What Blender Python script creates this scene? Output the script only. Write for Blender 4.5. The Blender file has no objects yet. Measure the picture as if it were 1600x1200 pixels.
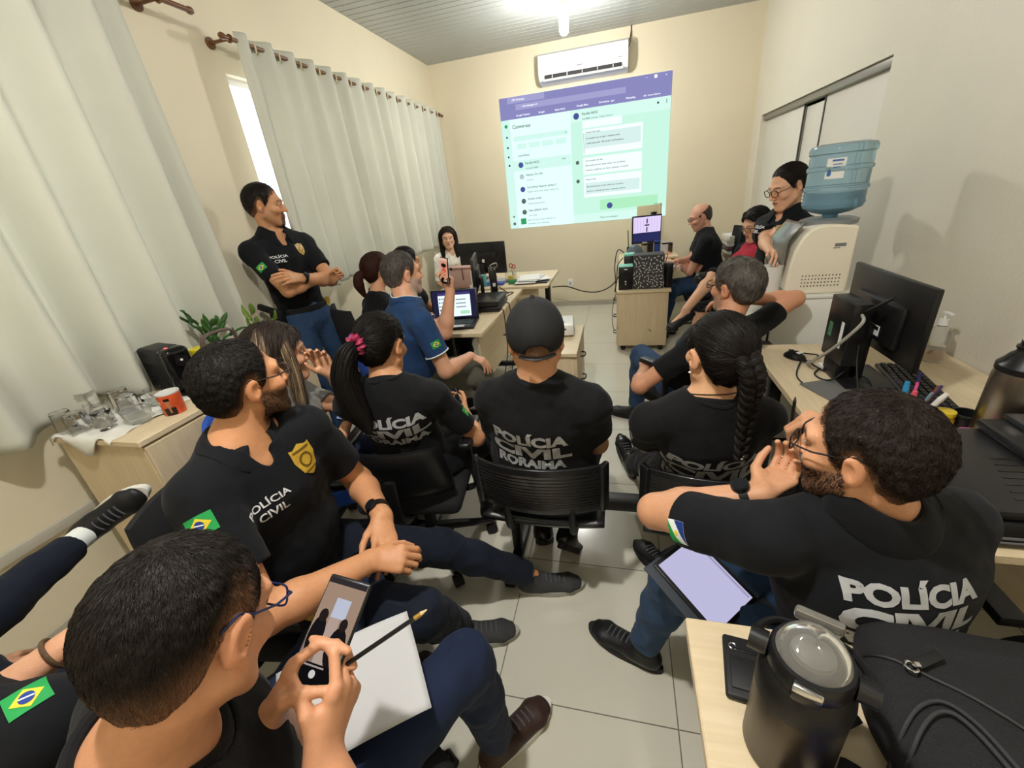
import bpy, bmesh, math, random
import numpy as np
from mathutils import Vector, Matrix
random.seed(7); RNG = np.random.default_rng(7)
SC = bpy.context.scene
COL = SC.collection
def A(*v): return np.array(v if len(v) > 1 else v[0], dtype=float)
def nrm(v):
    v = np.asarray(v, float); return v / max(np.linalg.norm(v), 1e-9)
def lerp(a, b, t): return np.asarray(a, float) * (1 - t) + np.asarray(b, float) * t
def frame(fwd, up):
    """columns right, forward, up"""
    f = nrm(fwd); r = nrm(np.cross(f, up)); u = np.cross(r, f)
    return np.stack([r, f, u], 1)
def rotz(a):
    c, s = math.cos(a), math.sin(a); return np.array([[c, -s, 0], [s, c, 0], [0, 0, 1.]])
def axis_rot(ax, ang):
    ax = nrm(ax); K = np.array([[0, -ax[2], ax[1]], [ax[2], 0, -ax[0]], [-ax[1], ax[0], 0]])
    return np.eye(3) + math.sin(ang) * K + (1 - math.cos(ang)) * K @ K

# ------------------------------------------------------------------ materials
MATS = {}
def srgb(h):
    if isinstance(h, str):
        h = h.lstrip('#'); c = [int(h[i:i + 2], 16) / 255 for i in (0, 2, 4)]
    else: c = list(h)
    return tuple(((x / 12.92) if x <= 0.04045 else ((x + 0.055) / 1.055) ** 2.4) for x in c) + (1.0,)
def mat(name, col, rough=0.6, metal=0.0, noise=0.0, nscale=20.0, bump=0.0, bscale=60.0, alpha=1.0, trans=0.0, ior=1.45, emit=None, estr=0.0, attr=None, spec=0.5, sss=0.0, stretch=None, sheen=0.0, coat=0.0):
    if name in MATS: return MATS[name]
    m = bpy.data.materials.new(name); m.use_nodes = True; nt = m.node_tree; N = nt.nodes; L = nt.links
    b = N['Principled BSDF']
    b.inputs['Roughness'].default_value = rough; b.inputs['Metallic'].default_value = metal
    b.inputs['IOR'].default_value = ior; b.inputs['Specular IOR Level'].default_value = spec
    b.inputs['Alpha'].default_value = alpha; b.inputs['Transmission Weight'].default_value = trans
    if coat: b.inputs['Coat Weight'].default_value = coat
    if sheen: b.inputs['Sheen Weight'].default_value = sheen
    if sss:
        b.inputs['Subsurface Weight'].default_value = sss; b.inputs['Subsurface Radius'].default_value = (0.012, 0.005, 0.003)
    c = srgb(col); b.inputs['Base Color'].default_value = c
    src = None
    tc = N.new('ShaderNodeTexCoord'); vec = tc.outputs['Object']
    if stretch:
        mp = N.new('ShaderNodeMapping'); mp.inputs['Scale'].default_value = stretch; L.new(vec, mp.inputs['Vector']); vec = mp.outputs['Vector']
    if attr:
        at = N.new('ShaderNodeAttribute'); at.attribute_name = attr; src = at.outputs['Color']
    if noise > 0:
        n = N.new('ShaderNodeTexNoise'); n.inputs['Scale'].default_value = nscale; n.inputs['Detail'].default_value = 5
        L.new(vec, n.inputs['Vector'])
        mr = N.new('ShaderNodeMapRange'); mr.inputs['From Min'].default_value = 0.25; mr.inputs['From Max'].default_value = 0.75
        mr.inputs['To Min'].default_value = 1 - noise; mr.inputs['To Max'].default_value = 1 + noise
        L.new(n.outputs['Fac'], mr.inputs['Value'])
        mx = N.new('ShaderNodeMix'); mx.data_type = 'RGBA'; mx.blend_type = 'MULTIPLY'; mx.inputs['Factor'].default_value = 1.0
        if src: L.new(src, mx.inputs['A'])
        else: mx.inputs['A'].default_value = c
        L.new(mr.outputs['Result'], mx.inputs['B']); src = mx.outputs['Result']
    if src: L.new(src, b.inputs['Base Color'])
    if bump > 0:
        n2 = N.new('ShaderNodeTexNoise'); n2.inputs['Scale'].default_value = bscale; n2.inputs['Detail'].default_value = 4
        L.new(vec, n2.inputs['Vector'])
        bp = N.new('ShaderNodeBump'); bp.inputs['Strength'].default_value = bump; bp.inputs['Distance'].default_value = 0.004
        L.new(n2.outputs['Fac'], bp.inputs['Height']); L.new(bp.outputs['Normal'], b.inputs['Normal'])
    if emit:
        b.inputs['Emission Color'].default_value = srgb(emit); b.inputs['Emission Strength'].default_value = estr
    MATS[name] = m; return m

def wood_mat(name, c1, c2, rough=0.45, axis='X'):
    if name in MATS: return MATS[name]
    m = mat(name, c1, rough); nt = m.node_tree; N = nt.nodes; L = nt.links; b = N['Principled BSDF']
    tc = N.new('ShaderNodeTexCoord'); mp = N.new('ShaderNodeMapping')
    sc = {'X': (1.5, 22, 22), 'Y': (22, 1.5, 22), 'Z': (22, 22, 1.5)}[axis]; mp.inputs['Scale'].default_value = sc
    L.new(tc.outputs['Object'], mp.inputs['Vector'])
    n = N.new('ShaderNodeTexNoise'); n.inputs['Scale'].default_value = 3; n.inputs['Detail'].default_value = 6; n.inputs['Distortion'].default_value = 0.6
    L.new(mp.outputs['Vector'], n.inputs['Vector'])
    cr = N.new('ShaderNodeValToRGB'); cr.color_ramp.elements[0].color = srgb(c1); cr.color_ramp.elements[1].color = srgb(c2)
    cr.color_ramp.elements[0].position = 0.3; cr.color_ramp.elements[1].position = 0.7
    L.new(n.outputs['Fac'], cr.inputs['Fac']); L.new(cr.outputs['Color'], b.inputs['Base Color'])
    return m

# ------------------------------------------------------------------ objects
def tag(o, label=None, cat=None, group=None, kind=None):
    if label: o['label'] = label
    if cat: o['category'] = cat
    if group: o['group'] = group
    if kind: o['kind'] = kind
    return o
def thing(name, label, cat, loc=(0, 0, 0), rz=0.0, group=None):
    o = bpy.data.objects.new(name, None); COL.objects.link(o); o.empty_display_size = 0.05
    o.location = loc; o.rotation_euler = (0, 0, rz)
    return tag(o, label, cat, group)
def mesh_obj(name, verts, faces, mats, parent=None, midx=None, smooth=True, angle=None, loc=None):
    me = bpy.data.meshes.new(name)
    verts = np.asarray(verts, dtype=np.float32).reshape(-1, 3)
    if loc is not None: verts = verts - np.asarray(loc, np.float32)
    if isinstance(faces, np.ndarray) and faces.ndim == 2:
        n, k = faces.shape
        me.vertices.add(len(verts)); me.vertices.foreach_set('co', verts.ravel())
        me.loops.add(n * k); me.loops.foreach_set('vertex_index', faces.astype(np.int32).ravel())
        me.polygons.add(n); me.polygons.foreach_set('loop_start', (np.arange(n) * k).astype(np.int32))
        me.update(calc_edges=True); me.validate()
    else:
        me.from_pydata(verts.tolist(), [], [list(map(int, f)) for f in faces]); me.update()
    if not isinstance(mats, (list, tuple)): mats = [mats]
    for m in mats: me.materials.append(m)
    if midx is not None: me.polygons.foreach_set('material_index', np.asarray(midx, np.int32))
    if smooth: me.polygons.foreach_set('use_smooth', np.ones(len(me.polygons), bool))
    if angle: me.set_sharp_from_angle(angle=math.radians(angle))
    o = bpy.data.objects.new(name, me); COL.objects.link(o)
    if parent is not None: o.parent = parent
    if loc is not None and parent is None: o.location = loc
    return o
def set_col(o, cols):
    at = o.data.color_attributes.new('col', 'FLOAT_COLOR', 'POINT')
    c = np.ones((len(cols), 4), np.float32); c[:, :3] = cols
    at.data.foreach_set('color', c.ravel())

class MB:
    def __init__(s): s.v = []; s.f = []; s.m = []; s.n = 0; s.cur = 0
    def add(s, verts, faces, xf=None, off=None):
        verts = np.asarray(verts, float).reshape(-1, 3)
        if xf is not None: verts = verts @ np.asarray(xf, float).T
        if off is not None: verts = verts + np.asarray(off, float)
        s.v.append(verts); s.f += [[i + s.n for i in f] for f in faces]; s.m += [s.cur] * len(faces); s.n += len(verts); return s
    def bm(s, b, xf=None, off=None):
        b.verts.index_update(); vs = [v.co[:] for v in b.verts]; fs = [[v.index for v in f.verts] for f in b.faces]; b.free(); return s.add(vs, fs, xf, off)
    def box(s, c, size, bev=0.0, xf=None, seg=2, off=None):
        b = bmesh.new(); bmesh.ops.create_cube(b, size=1.0)
        for v in b.verts: v.co = Vector((v.co.x * size[0], v.co.y * size[1], v.co.z * size[2]))
        if bev > 0: bmesh.ops.bevel(b, geom=b.edges[:], offset=min(bev, min(size) * 0.45), segments=seg, profile=0.5, affect='EDGES')
        vs = np.array([v.co[:] for v in b.verts]); b.verts.index_update(); fs = [[v.index for v in f.verts] for f in b.faces]; b.free()
        if xf is not None: vs = vs @ np.asarray(xf).T
        return s.add(vs + np.asarray(c, float), fs, None, off)
    def bb(s, lo, hi, bev=0.0, seg=2):
        lo = np.asarray(lo, float); hi = np.asarray(hi, float); return s.box((lo + hi) / 2, hi - lo, bev, seg=seg)
    def lathe(s, prof, seg=32, c=(0, 0, 0), xf=None, cap=True):
        prof = [p for p in prof]; n = len(prof); vs = []; fs = []
        for r, z in prof:
            for i in range(seg):
                a = 2 * math.pi * i / seg; vs.append((r * math.cos(a), r * math.sin(a), z))
        for j in range(n - 1):
            for i in range(seg):
                k = (i + 1) % seg; fs.append([j * seg + i, j * seg + k, (j + 1) * seg + k, (j + 1) * seg + i])
        if cap:
            if prof[0][0] > 1e-6: fs.append(list(range(seg))[::-1])
            if prof[-1][0] > 1e-6: fs.append(list(range((n - 1) * seg, n * seg)))
        vs = np.array(vs)
        if xf is not None: vs = vs @ np.asarray(xf).T
        return s.add(vs + np.asarray(c, float), fs)
    def cyl(s, a, b, r0, r1=None, seg=16):
        a = np.asarray(a, float); b = np.asarray(b, float); d = b - a; h = np.linalg.norm(d); u = d / h
        t = np.array([0, 0, 1.]) if abs(u[2]) < .9 else np.array([1., 0, 0]); x = nrm(np.cross(t, u)); y = np.cross(u, x)
        return s.lathe([(r0, 0), (r0 if r1 is None else r1, h)], seg, a, np.stack([x, y, u], 1))
    def tube(s, path, r, seg=8, closed=False, flat=1.0, upv=None):
        P = np.asarray(path, float); n = len(P); rs = np.broadcast_to(np.asarray(r, float), (n,))
        T = np.gradient(P, axis=0) if not closed else (np.roll(P, -1, 0) - np.roll(P, 1, 0))
        T /= np.maximum(np.linalg.norm(T, axis=1, keepdims=True), 1e-9)
        x = nrm(np.cross(T[0], [0.1, 0.2, 1] if abs(T[0][2]) < .95 else [1, 0, 0])) if upv is None else nrm(np.cross(T[0], upv))
        vs = []; fs = []
        for i in range(n):
            x = nrm(x - T[i] * (x @ T[i])); y = np.cross(T[i], x)
            for k in range(seg):
                a = 2 * math.pi * k / seg; vs.append(P[i] + rs[i] * (math.cos(a) * x + flat * math.sin(a) * y))
        m = n if closed else n - 1
        for i in range(m):
            j = (i + 1) % n
            for k in range(seg):
                l = (k + 1) % seg; fs.append([i * seg + k, i * seg + l, j * seg + l, j * seg + k])
        if not closed: fs.append(list(range(seg))[::-1]); fs.append(list(range((n - 1) * seg, n * seg)))
        return s.add(vs, fs)
    def prism(s, poly, t, xf=None, off=None):
        """2D outline (x,y) extruded z 0..t"""
        n = len(poly); vs = [(p[0], p[1], 0) for p in poly] + [(p[0], p[1], t) for p in poly]
        fs = [list(range(n))[::-1], list(range(n, 2 * n))] + [[i, (i + 1) % n, n + (i + 1) % n, n + i] for i in range(n)]
        return s.add(vs, fs, xf, off)
    def grid(s, fn, nu, nv, closed_u=False):
        vs = [fn(i / (nu if closed_u else nu - 1), j / (nv - 1)) for j in range(nv) for i in range(nu)]; fs = []
        for j in range(nv - 1):
            for i in range(nu if closed_u else nu - 1):
                k = (i + 1) % nu; fs.append([j * nu + i, j * nu + k, (j + 1) * nu + k, (j + 1) * nu + i])
        return s.add(vs, fs)
    def build(s, name, m, parent=None, smooth=True, angle=35, label=None, kind=None):
        o = mesh_obj(name, np.concatenate(s.v), s.f, m, parent, s.m, smooth, angle)
        if label: o['label'] = label
        if kind: o['kind'] = kind
        return o
def spline(pts, n=40, closed=False):
    P = np.asarray(pts, float); m = len(P); out = []
    segs = m if closed else m - 1
    for i in range(segs):
        g = (lambda k: P[k % m]) if closed else (lambda k: P[min(max(k, 0), m - 1)])
        p0, p1, p2, p3 = g(i - 1), g(i), g(i + 1), g(i + 2); k = max(2, n // segs)
        for t in np.arange(k) / k:
            out.append(0.5 * ((2 * p1) + (-p0 + p2) * t + (2 * p0 - 5 * p1 + 4 * p2 - p3) * t * t + (-p0 + 3 * p1 - 3 * p2 + p3) * t ** 3))
    if not closed: out.append(P[-1])
    return np.array(out)
def circ(c, r, n=24, ax=(0, 0, 1), x=None):
    ax = nrm(ax); t = np.array([0, 0, 1.]) if abs(ax[2]) < .9 else np.array([1., 0, 0]); u = nrm(np.cross(t, ax)) if x is None else nrm(x); v = np.cross(ax, u)
    return np.array([np.asarray(c) + r * (math.cos(a) * u + math.sin(a) * v) for a in np.arange(n) * 2 * math.pi / n])
def copy_thing(root, loc, rz=None, label=None, group=None):
    def cp(o, parent):
        c = o.copy(); COL.objects.link(c); c.parent = parent
        for ch in list(o.children): cp(ch, c)
        return c
    r = cp(root, None); r.location = loc
    if rz is not None: r.rotation_euler = (0, 0, rz)
    if label: r['label'] = label
    if group: r['group'] = group
    return r

# ------------------------------------------------------------------ implicit surfaces
def smin(a, b, k):
    if k <= 0: return np.minimum(a, b)
    h = np.maximum(k - np.abs(a - b), 0) / k
    return np.minimum(a, b) - h * h * k * 0.25
def smax(a, b, k): return -smin(-a, -b, k)
def hash3(i, j, k, seed):
    n = (i * 73856093) ^ (j * 19349663) ^ (k * 83492791) ^ (seed * 2654435761 & 0x7fffffff)
    n = (n ^ (n >> 13)) * 1274126177 & 0x7fffffff
    n = (n ^ (n >> 16)) & 0xffff
    return n / 65535.0
def vnoise(P, seed=1):
    F = np.floor(P); f = P - F; I = F.astype(np.int64); u = f * f * (3 - 2 * f); r = 0
    for dx in (0, 1):
        wx = u[..., 0] if dx else 1 - u[..., 0]
        for dy in (0, 1):
            wy = u[..., 1] if dy else 1 - u[..., 1]
            for dz in (0, 1):
                wz = u[..., 2] if dz else 1 - u[..., 2]
                r = r + wx * wy * wz * hash3(I[..., 0] + dx, I[..., 1] + dy, I[..., 2] + dz, seed)
    return r * 2 - 1
class Field:
    def __init__(s): s.p = []; s.post = []
    def cap(s, a, b, r0, r1=None, k=0.03, sub=False):
        s.p.append(('c', A(a), A(b), r0, r0 if r1 is None else r1, k, sub)); return s
    def ecap(s, a, b, w0, w1, side, k=0.03, sub=False):
        """elliptic tapered capsule: w=(half width along side, half depth)"""
        a = A(a); b = A(b); ax = nrm(b - a); sd = A(side); sd = nrm(sd - ax * (sd @ ax)); fr = np.cross(ax, sd)
        s.p.append(('e', a, b, w0, w1, sd, fr, k, sub)); return s
    def ell(s, c, r, R=None, k=0.03, sub=False):
        s.p.append(('o', A(c), A(r), np.eye(3) if R is None else np.asarray(R, float), k, sub)); return s
    def sph(s, c, r, k=0.03, sub=False): return s.ell(c, (r, r, r), None, k, sub)
    def cut(s, pt, n, k=0.004):
        """removes the half-space on the side n points to"""
        pt = A(pt); n = nrm(n); s.post.append(lambda P, d: smax(d, (P - pt) @ n, k)); return s
    def prim(s, q, P):
        if q[0] == 'c':
            ab = q[2] - q[1]; t = np.clip(((P - q[1]) @ ab) / max(ab @ ab, 1e-12), 0, 1)
            return np.linalg.norm(P - q[1] - t[:, None] * ab, axis=1) - (q[3] + (q[4] - q[3]) * t)
        if q[0] == 'e':
            ab = q[2] - q[1]; L2 = max(ab @ ab, 1e-12); t = np.clip(((P - q[1]) @ ab) / L2, 0, 1)
            v = P - q[1] - t[:, None] * ab; w = q[3][0] + (q[4][0] - q[3][0]) * t; d = q[3][1] + (q[4][1] - q[3][1]) * t
            mn = np.minimum(w, d); x = v @ q[5]; y = v @ q[6]; z = v @ (ab / math.sqrt(L2))
            k0 = np.sqrt((x / w) ** 2 + (y / d) ** 2 + (z / mn) ** 2); k1 = np.sqrt((x / w ** 2) ** 2 + (y / d ** 2) ** 2 + (z / mn ** 2) ** 2)
            return np.where(k1 > 1e-9, k0 * (k0 - 1) / np.maximum(k1, 1e-9), -mn)
        v = (P - q[1]) @ q[3]; r = q[2]
        k0 = np.linalg.norm(v / r, axis=1); k1 = np.linalg.norm(v / r ** 2, axis=1)
        return np.where(k1 > 1e-9, k0 * (k0 - 1) / np.maximum(k1, 1e-9), -r.min())
    def raw(s, P):
        d = np.full(len(P), 1e3)
        for q in s.p:
            di = s.prim(q, P)
            d = smax(d, -di, q[-2]) if q[-1] else smin(d, di, q[-2])
        return d
    def __call__(s, P):
        P = np.asarray(P, float); d = s.raw(P)
        for g in s.post: d = g(P, d)
        return d
    def bounds(s):
        lo = np.full(3, 1e9); hi = -lo
        for q in s.p:
            if q[-1]: continue
            if q[0] == 'c': r = max(q[3], q[4]); pts = [q[1], q[2]]
            elif q[0] == 'e': r = max(max(q[3]), max(q[4])); pts = [q[1], q[2]]
            else: r = q[2].max(); pts = [q[1]]
            for p in pts: lo = np.minimum(lo, p - r); hi = np.maximum(hi, p + r)
        return lo, hi
    def grad(s, P, e=1e-3):
        g = np.stack([s(P + np.eye(3)[i] * e) - s(P - np.eye(3)[i] * e) for i in range(3)], 1)
        return g / np.maximum(np.linalg.norm(g, axis=1, keepdims=True), 1e-9)
    def mesh(s, h, pad=0.01, B=8, slack=0.012):
        lo, hi = s.bounds(); lo -= pad; hi += pad
        S = B * h; n = np.maximum(np.ceil((hi - lo) / S).astype(int), 1)
        g = np.stack(np.meshgrid(*[np.arange(k) for k in n], indexing='ij'), -1).reshape(-1, 3)
        cen = lo + (g + 0.5) * S; diag = S * 0.8661
        PD = np.stack([s.prim(q, cen) for q in s.p], 1)
        dc = np.full(len(cen), 1e3)
        for i, q in enumerate(s.p): dc = smax(dc, -PD[:, i], q[-2]) if q[-1] else smin(dc, PD[:, i], q[-2])
        for f in s.post: dc = f(cen, dc)
        keep = np.abs(dc) < diag * 1.2 + slack
        g = g[keep]; PD = PD[keep]; nb = len(g)
        if nb == 0: return np.zeros((0, 3)), np.zeros((0, 4), int)
        loc = np.stack(np.meshgrid(*[np.arange(B + 1)] * 3, indexing='ij'), -1).reshape(-1, 3)
        m = len(loc); D = np.full((nb, m), 1e3)
        CH = max(1, 400000 // m)
        allw = np.min(np.where(np.array([q[-1] for q in s.p])[None], 1e9, PD), 1)
        for c0 in range(0, nb, CH):
            sl = slice(c0, min(nb, c0 + CH)); gg = g[sl]
            P = lo + (gg[:, None, :] * B + loc[None]) * h
            d = np.full(P.shape[:2], 1e3)
            for i, q in enumerate(s.p):
                if q[-1]: sel = np.where(PD[sl, i] < diag * 1.4 + q[-2] + .01)[0]
                else: sel = np.where(PD[sl, i] < allw[sl] + 2.25 * diag + q[-2] * 1.2)[0]
                if len(sel) == 0: continue
                di = s.prim(q, P[sel].reshape(-1, 3)).reshape(len(sel), m)
                d[sel] = smax(d[sel], -di, q[-2]) if q[-1] else smin(d[sel], di, q[-2])
            if s.post:
                Pf = P.reshape(-1, 3); df = d.reshape(-1)
                near = np.abs(df) < 3 * diag
                dn = df[near]; Pn = Pf[near]
                for f in s.post: dn = f(Pn, dn)
                df[near] = dn; d = df.reshape(d.shape)
            D[sl] = d
        D = D.reshape(nb, B + 1, B + 1, B + 1); ins = D < 0
        cor = [(a, b, c) for a in (0, 1) for b in (0, 1) for c in (0, 1)]
        val = [D[:, a:a + B, b:b + B, c:c + B] for a, b, c in cor]
        cnt = sum((v < 0).astype(np.int8) for v in val); act = (cnt > 0) & (cnt < 8)
        bi, ci, cj, ck = np.nonzero(act)
        vv = [v[bi, ci, cj, ck] for v in val]; acc = np.zeros((len(bi), 3)); num = np.zeros(len(bi))
        for x in range(8):
            for y in range(x + 1, 8):
                df_ = np.array(cor[y]) - np.array(cor[x])
                if np.abs(df_).sum() != 1: continue
                va, vb = vv[x], vv[y]; cr = (va < 0) != (vb < 0)
                t = np.where(cr, va / np.where(cr, va - vb, 1), 0)
                acc += np.where(cr[:, None], np.array(cor[x]) + t[:, None] * df_, 0); num += cr
        cell = g[bi] * B + np.stack([ci, cj, ck], 1)
        verts = lo + (cell + acc / num[:, None]) * h
        NN = n * B + 2
        key = lambda c: (c[:, 0] * NN[1] + c[:, 1]) * NN[2] + c[:, 2]
        kk = key(cell); order = np.argsort(kk); ks = kk[order]
        faces = []
        for ax in range(3):
            o1, o2 = [(1, 2), (2, 0), (0, 1)][ax]
            sa = [slice(0, B)] * 3; sb = [slice(0, B)] * 3; sb[ax] = slice(1, B + 1)
            ia = ins[(slice(None),) + tuple(sa)]; ib = ins[(slice(None),) + tuple(sb)]
            e = np.nonzero(ia != ib)
            if len(e[0]) == 0: continue
            c = g[e[0]] * B + np.stack(e[1:], 1); flip = ~ia[e]
            q = []
            ok = np.ones(len(c), bool)
            for d1, d2 in ((0, 0), (-1, 0), (-1, -1), (0, -1)):
                cc = c.copy(); cc[:, o1] += d1; cc[:, o2] += d2
                k_ = key(cc); pos = np.clip(np.searchsorted(ks, k_), 0, len(ks) - 1); ok &= ks[pos] == k_; q.append(order[pos])
            q = np.stack(q, 1); q[flip] = q[flip][:, ::-1]
            faces.append(q[ok])
        return verts, np.concatenate(faces)
    def project(s, P, dirn, steps=40, tmax=0.5):
        """sphere-trace points along dirn until they meet the surface"""
        P = np.array(P, float); dirn = nrm(dirn); t = np.zeros(len(P))
        for _ in range(steps):
            d = s(P + t[:, None] * dirn); t += np.clip(d * 0.8, -0.03, 0.05)
        return P + t[:, None] * dirn
def relax(verts, faces, it=2, lam=0.5):
    n = len(verts)
    e = np.concatenate([faces[:, [i, (i + 1) % 4]] for i in range(4)])
    for _ in range(it):
        acc = np.zeros_like(verts); c = np.zeros(n)
        for i, j in ((0, 1), (1, 0)):
            for k in range(3): acc[:, k] += np.bincount(e[:, i], verts[e[:, j], k], n)
            c += np.bincount(e[:, i], minlength=n)
        verts = verts * (1 - lam) + lam * acc / np.maximum(c, 1)[:, None]
    return verts
# ------------------------------------------------------------------ people
SKIN = mat('skin', '#c9946f', rough=0.5, attr='col', noise=0.05, nscale=90, bump=0.12, bscale=260, sss=0.12)
HAIRM = mat('hair', '#1a1513', rough=0.55, attr='col', spec=0.25, noise=0.18, nscale=40)
def cloth(name, col, rough=0.85, bump=0.25, bscale=500, sheen=0.04, noise=0.06): return mat(name, col, rough=rough, bump=bump, bscale=bscale, noise=noise, nscale=14, sheen=sheen, spec=0.25)
BLACK_T = cloth('black_cotton', '#111215'); NAVY_T = cloth('navy_cotton', '#26426c'); POLO_T = cloth('black_pique', '#101217', bscale=700)
DENIM = cloth('blue_denim', '#2f4767', noise=0.25, bscale=350); DENIM_D = cloth('dark_denim', '#1c2740', noise=0.18, bscale=350)
NAVY_P = cloth('navy_twill', '#171d2b'); OLIVE_P = cloth('olive_twill', '#5c5b50'); BLACK_P = cloth('black_twill', '#121317')
SILVER = mat('silver_print', '#b0b2b5', rough=0.45, noise=0.1, nscale=60); WHITE_PR = mat('white_print', '#e6e8ea', rough=0.6)
GOLD = mat('gold_print', '#c8a23c', rough=0.4, noise=0.15, nscale=120); GOLD_D = mat('dark_gold_print', '#6d5318', rough=0.5)
FL_G = mat('flag_green', '#1f9a4c', rough=0.7); FL_Y = mat('flag_yellow', '#e6cf3a', rough=0.7); FL_B = mat('flag_blue', '#1d3d8f', rough=0.7); FL_W = mat('flag_white', '#eef2ee', rough=0.7)
BLK_PL = mat('black_plastic', '#141416', rough=0.35); BLK_RUB = mat('black_rubber', '#0f0f10', rough=0.6)
LENS = mat('spectacle_lens', '#ffffff', rough=0.02, trans=1.0, alpha=0.08, ior=1.1)
STEELM = mat('polished_steel', '#c8c8c8', rough=0.2, metal=1.0)

def hand_prims(F, w, d, palm, side, pose, s=1.0):
    R = frame(d, -nrm(palm)); sg = -1 if side == 'R' else 1
    W = lambda l: A(w) + s * (R @ (A(l) * A(sg, 1, 1)))        # +x = thumb side
    RX = R * A(sg, 1, 1)
    F.ecap(W((0, -.01, 0)), W((.0, .078, 0)), (.026 * s, .018 * s), (.039 * s, .0135 * s), R[:, 0], k=.012 * s)
    F.cap(W((.018, .012, -.006)), W((.03, .045, -.012)), .015 * s, .014 * s, k=.012 * s)
    cur = pose.get('curl', [(25, 35, 20)] * 4); spread = pose.get('spread', 4)
    base = [(.0285, .084), (.0095, .089), (-.0095, .086), (-.027, .079)]
    leng = [(.043, .027, .021), (.047, .03, .022), (.044, .028, .021), (.034, .022, .019)]
    rad = [.0088, .009, .0085, .0077]
    for i in range(4):
        p = A(base[i][0], base[i][1] - .012, .0); a = 0; az = math.radians(spread * (1.5 - i)); pts = [p, A(base[i][0], base[i][1], .001)]
        for j in range(3):
            a += math.radians(cur[i][j]); dr = A(math.cos(a) * math.sin(az), math.cos(a) * math.cos(az), -math.sin(a)); pts.append(pts[-1] + dr * leng[i][j])
        r = rad[i] * s
        F.cap(W(pts[0]), W(pts[1]), r * 1.15, r * 1.1, k=.008 * s)
        for j in range(3): F.cap(W(pts[1 + j]), W(pts[2 + j]), r * (1.06 - .1 * j), r * (.98 - .1 * j), k=.0022 * s)
    th = pose.get('thumb', [(.022, .02, -.006), (.046, .05, -.014), (.058, .08, -.02), (.061, .104, -.024)])
    for j in range(3): F.cap(W(th[j]), W(th[j + 1]), (.0145, .0108, .0098)[j] * s, (.0112, .01, .0078)[j] * s, k=.006 * s if j == 0 else .003 * s)
POSES = {
 'relax': dict(curl=[(18, 28, 15), (22, 32, 18), (26, 36, 20), (30, 38, 22)], spread=3),
 'flat': dict(curl=[(10, 10, 6), (8, 9, 6), (9, 10, 6), (12, 12, 8)], spread=6),
 'drape': dict(curl=[(30, 18, 10), (32, 20, 12), (34, 22, 12), (36, 24, 14)], spread=6),
 'fist': dict(curl=[(72, 95, 55), (78, 98, 58), (80, 98, 58), (82, 95, 55)], spread=1, thumb=[(.022, .02, -.008), (.042, .05, -.024), (.03, .07, -.045), (.008, .078, -.052)]),
 'grip': dict(curl=[(38, 48, 28), (42, 52, 30), (46, 54, 30), (50, 54, 30)], spread=3, thumb=[(.022, .02, -.006), (.046, .046, -.022), (.05, .076, -.036), (.046, .1, -.05)]),
 'phone': dict(curl=[(42, 50, 30), (46, 52, 34), (50, 54, 36), (54, 54, 36)], spread=2, thumb=[(.024, .018, -.004), (.052, .046, -.014), (.062, .078, -.022), (.056, .104, -.03)]),
 'edgegrip': dict(curl=[(28, 38, 26), (42, 46, 30), (48, 50, 32), (54, 52, 34)], spread=3, thumb=[(.022, .018, -.006), (.044, .044, -.02), (.05, .066, -.042), (.044, .078, -.064)]),
 'pinch': dict(curl=[(55, 55, 20), (60, 62, 28), (66, 66, 34), (70, 68, 36)], spread=1, thumb=[(.022, .02, -.008), (.042, .048, -.03), (.04, .07, -.054), (.03, .082, -.07)]),
 'point': dict(curl=[(20, 25, 15), (60, 75, 45), (66, 80, 50), (70, 80, 50)], spread=1, thumb=[(.022, .02, -.008), (.042, .048, -.026), (.038, .072, -.044), (.03, .09, -.05)]),
}
ZL = [(0, .088), (25, .084), (45, .066), (58, .04), (68, .0), (78, -.012), (84, .03), (100, .034), (112, .012), (125, -.03), (150, -.058), (180, -.066)]
ZLA = np.radians([a for a, _ in ZL]); ZLZ = np.array([z for _, z in ZL])
CRC, CRR = A(0, -.012, .036), A(.0765, .098, .088)

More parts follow.
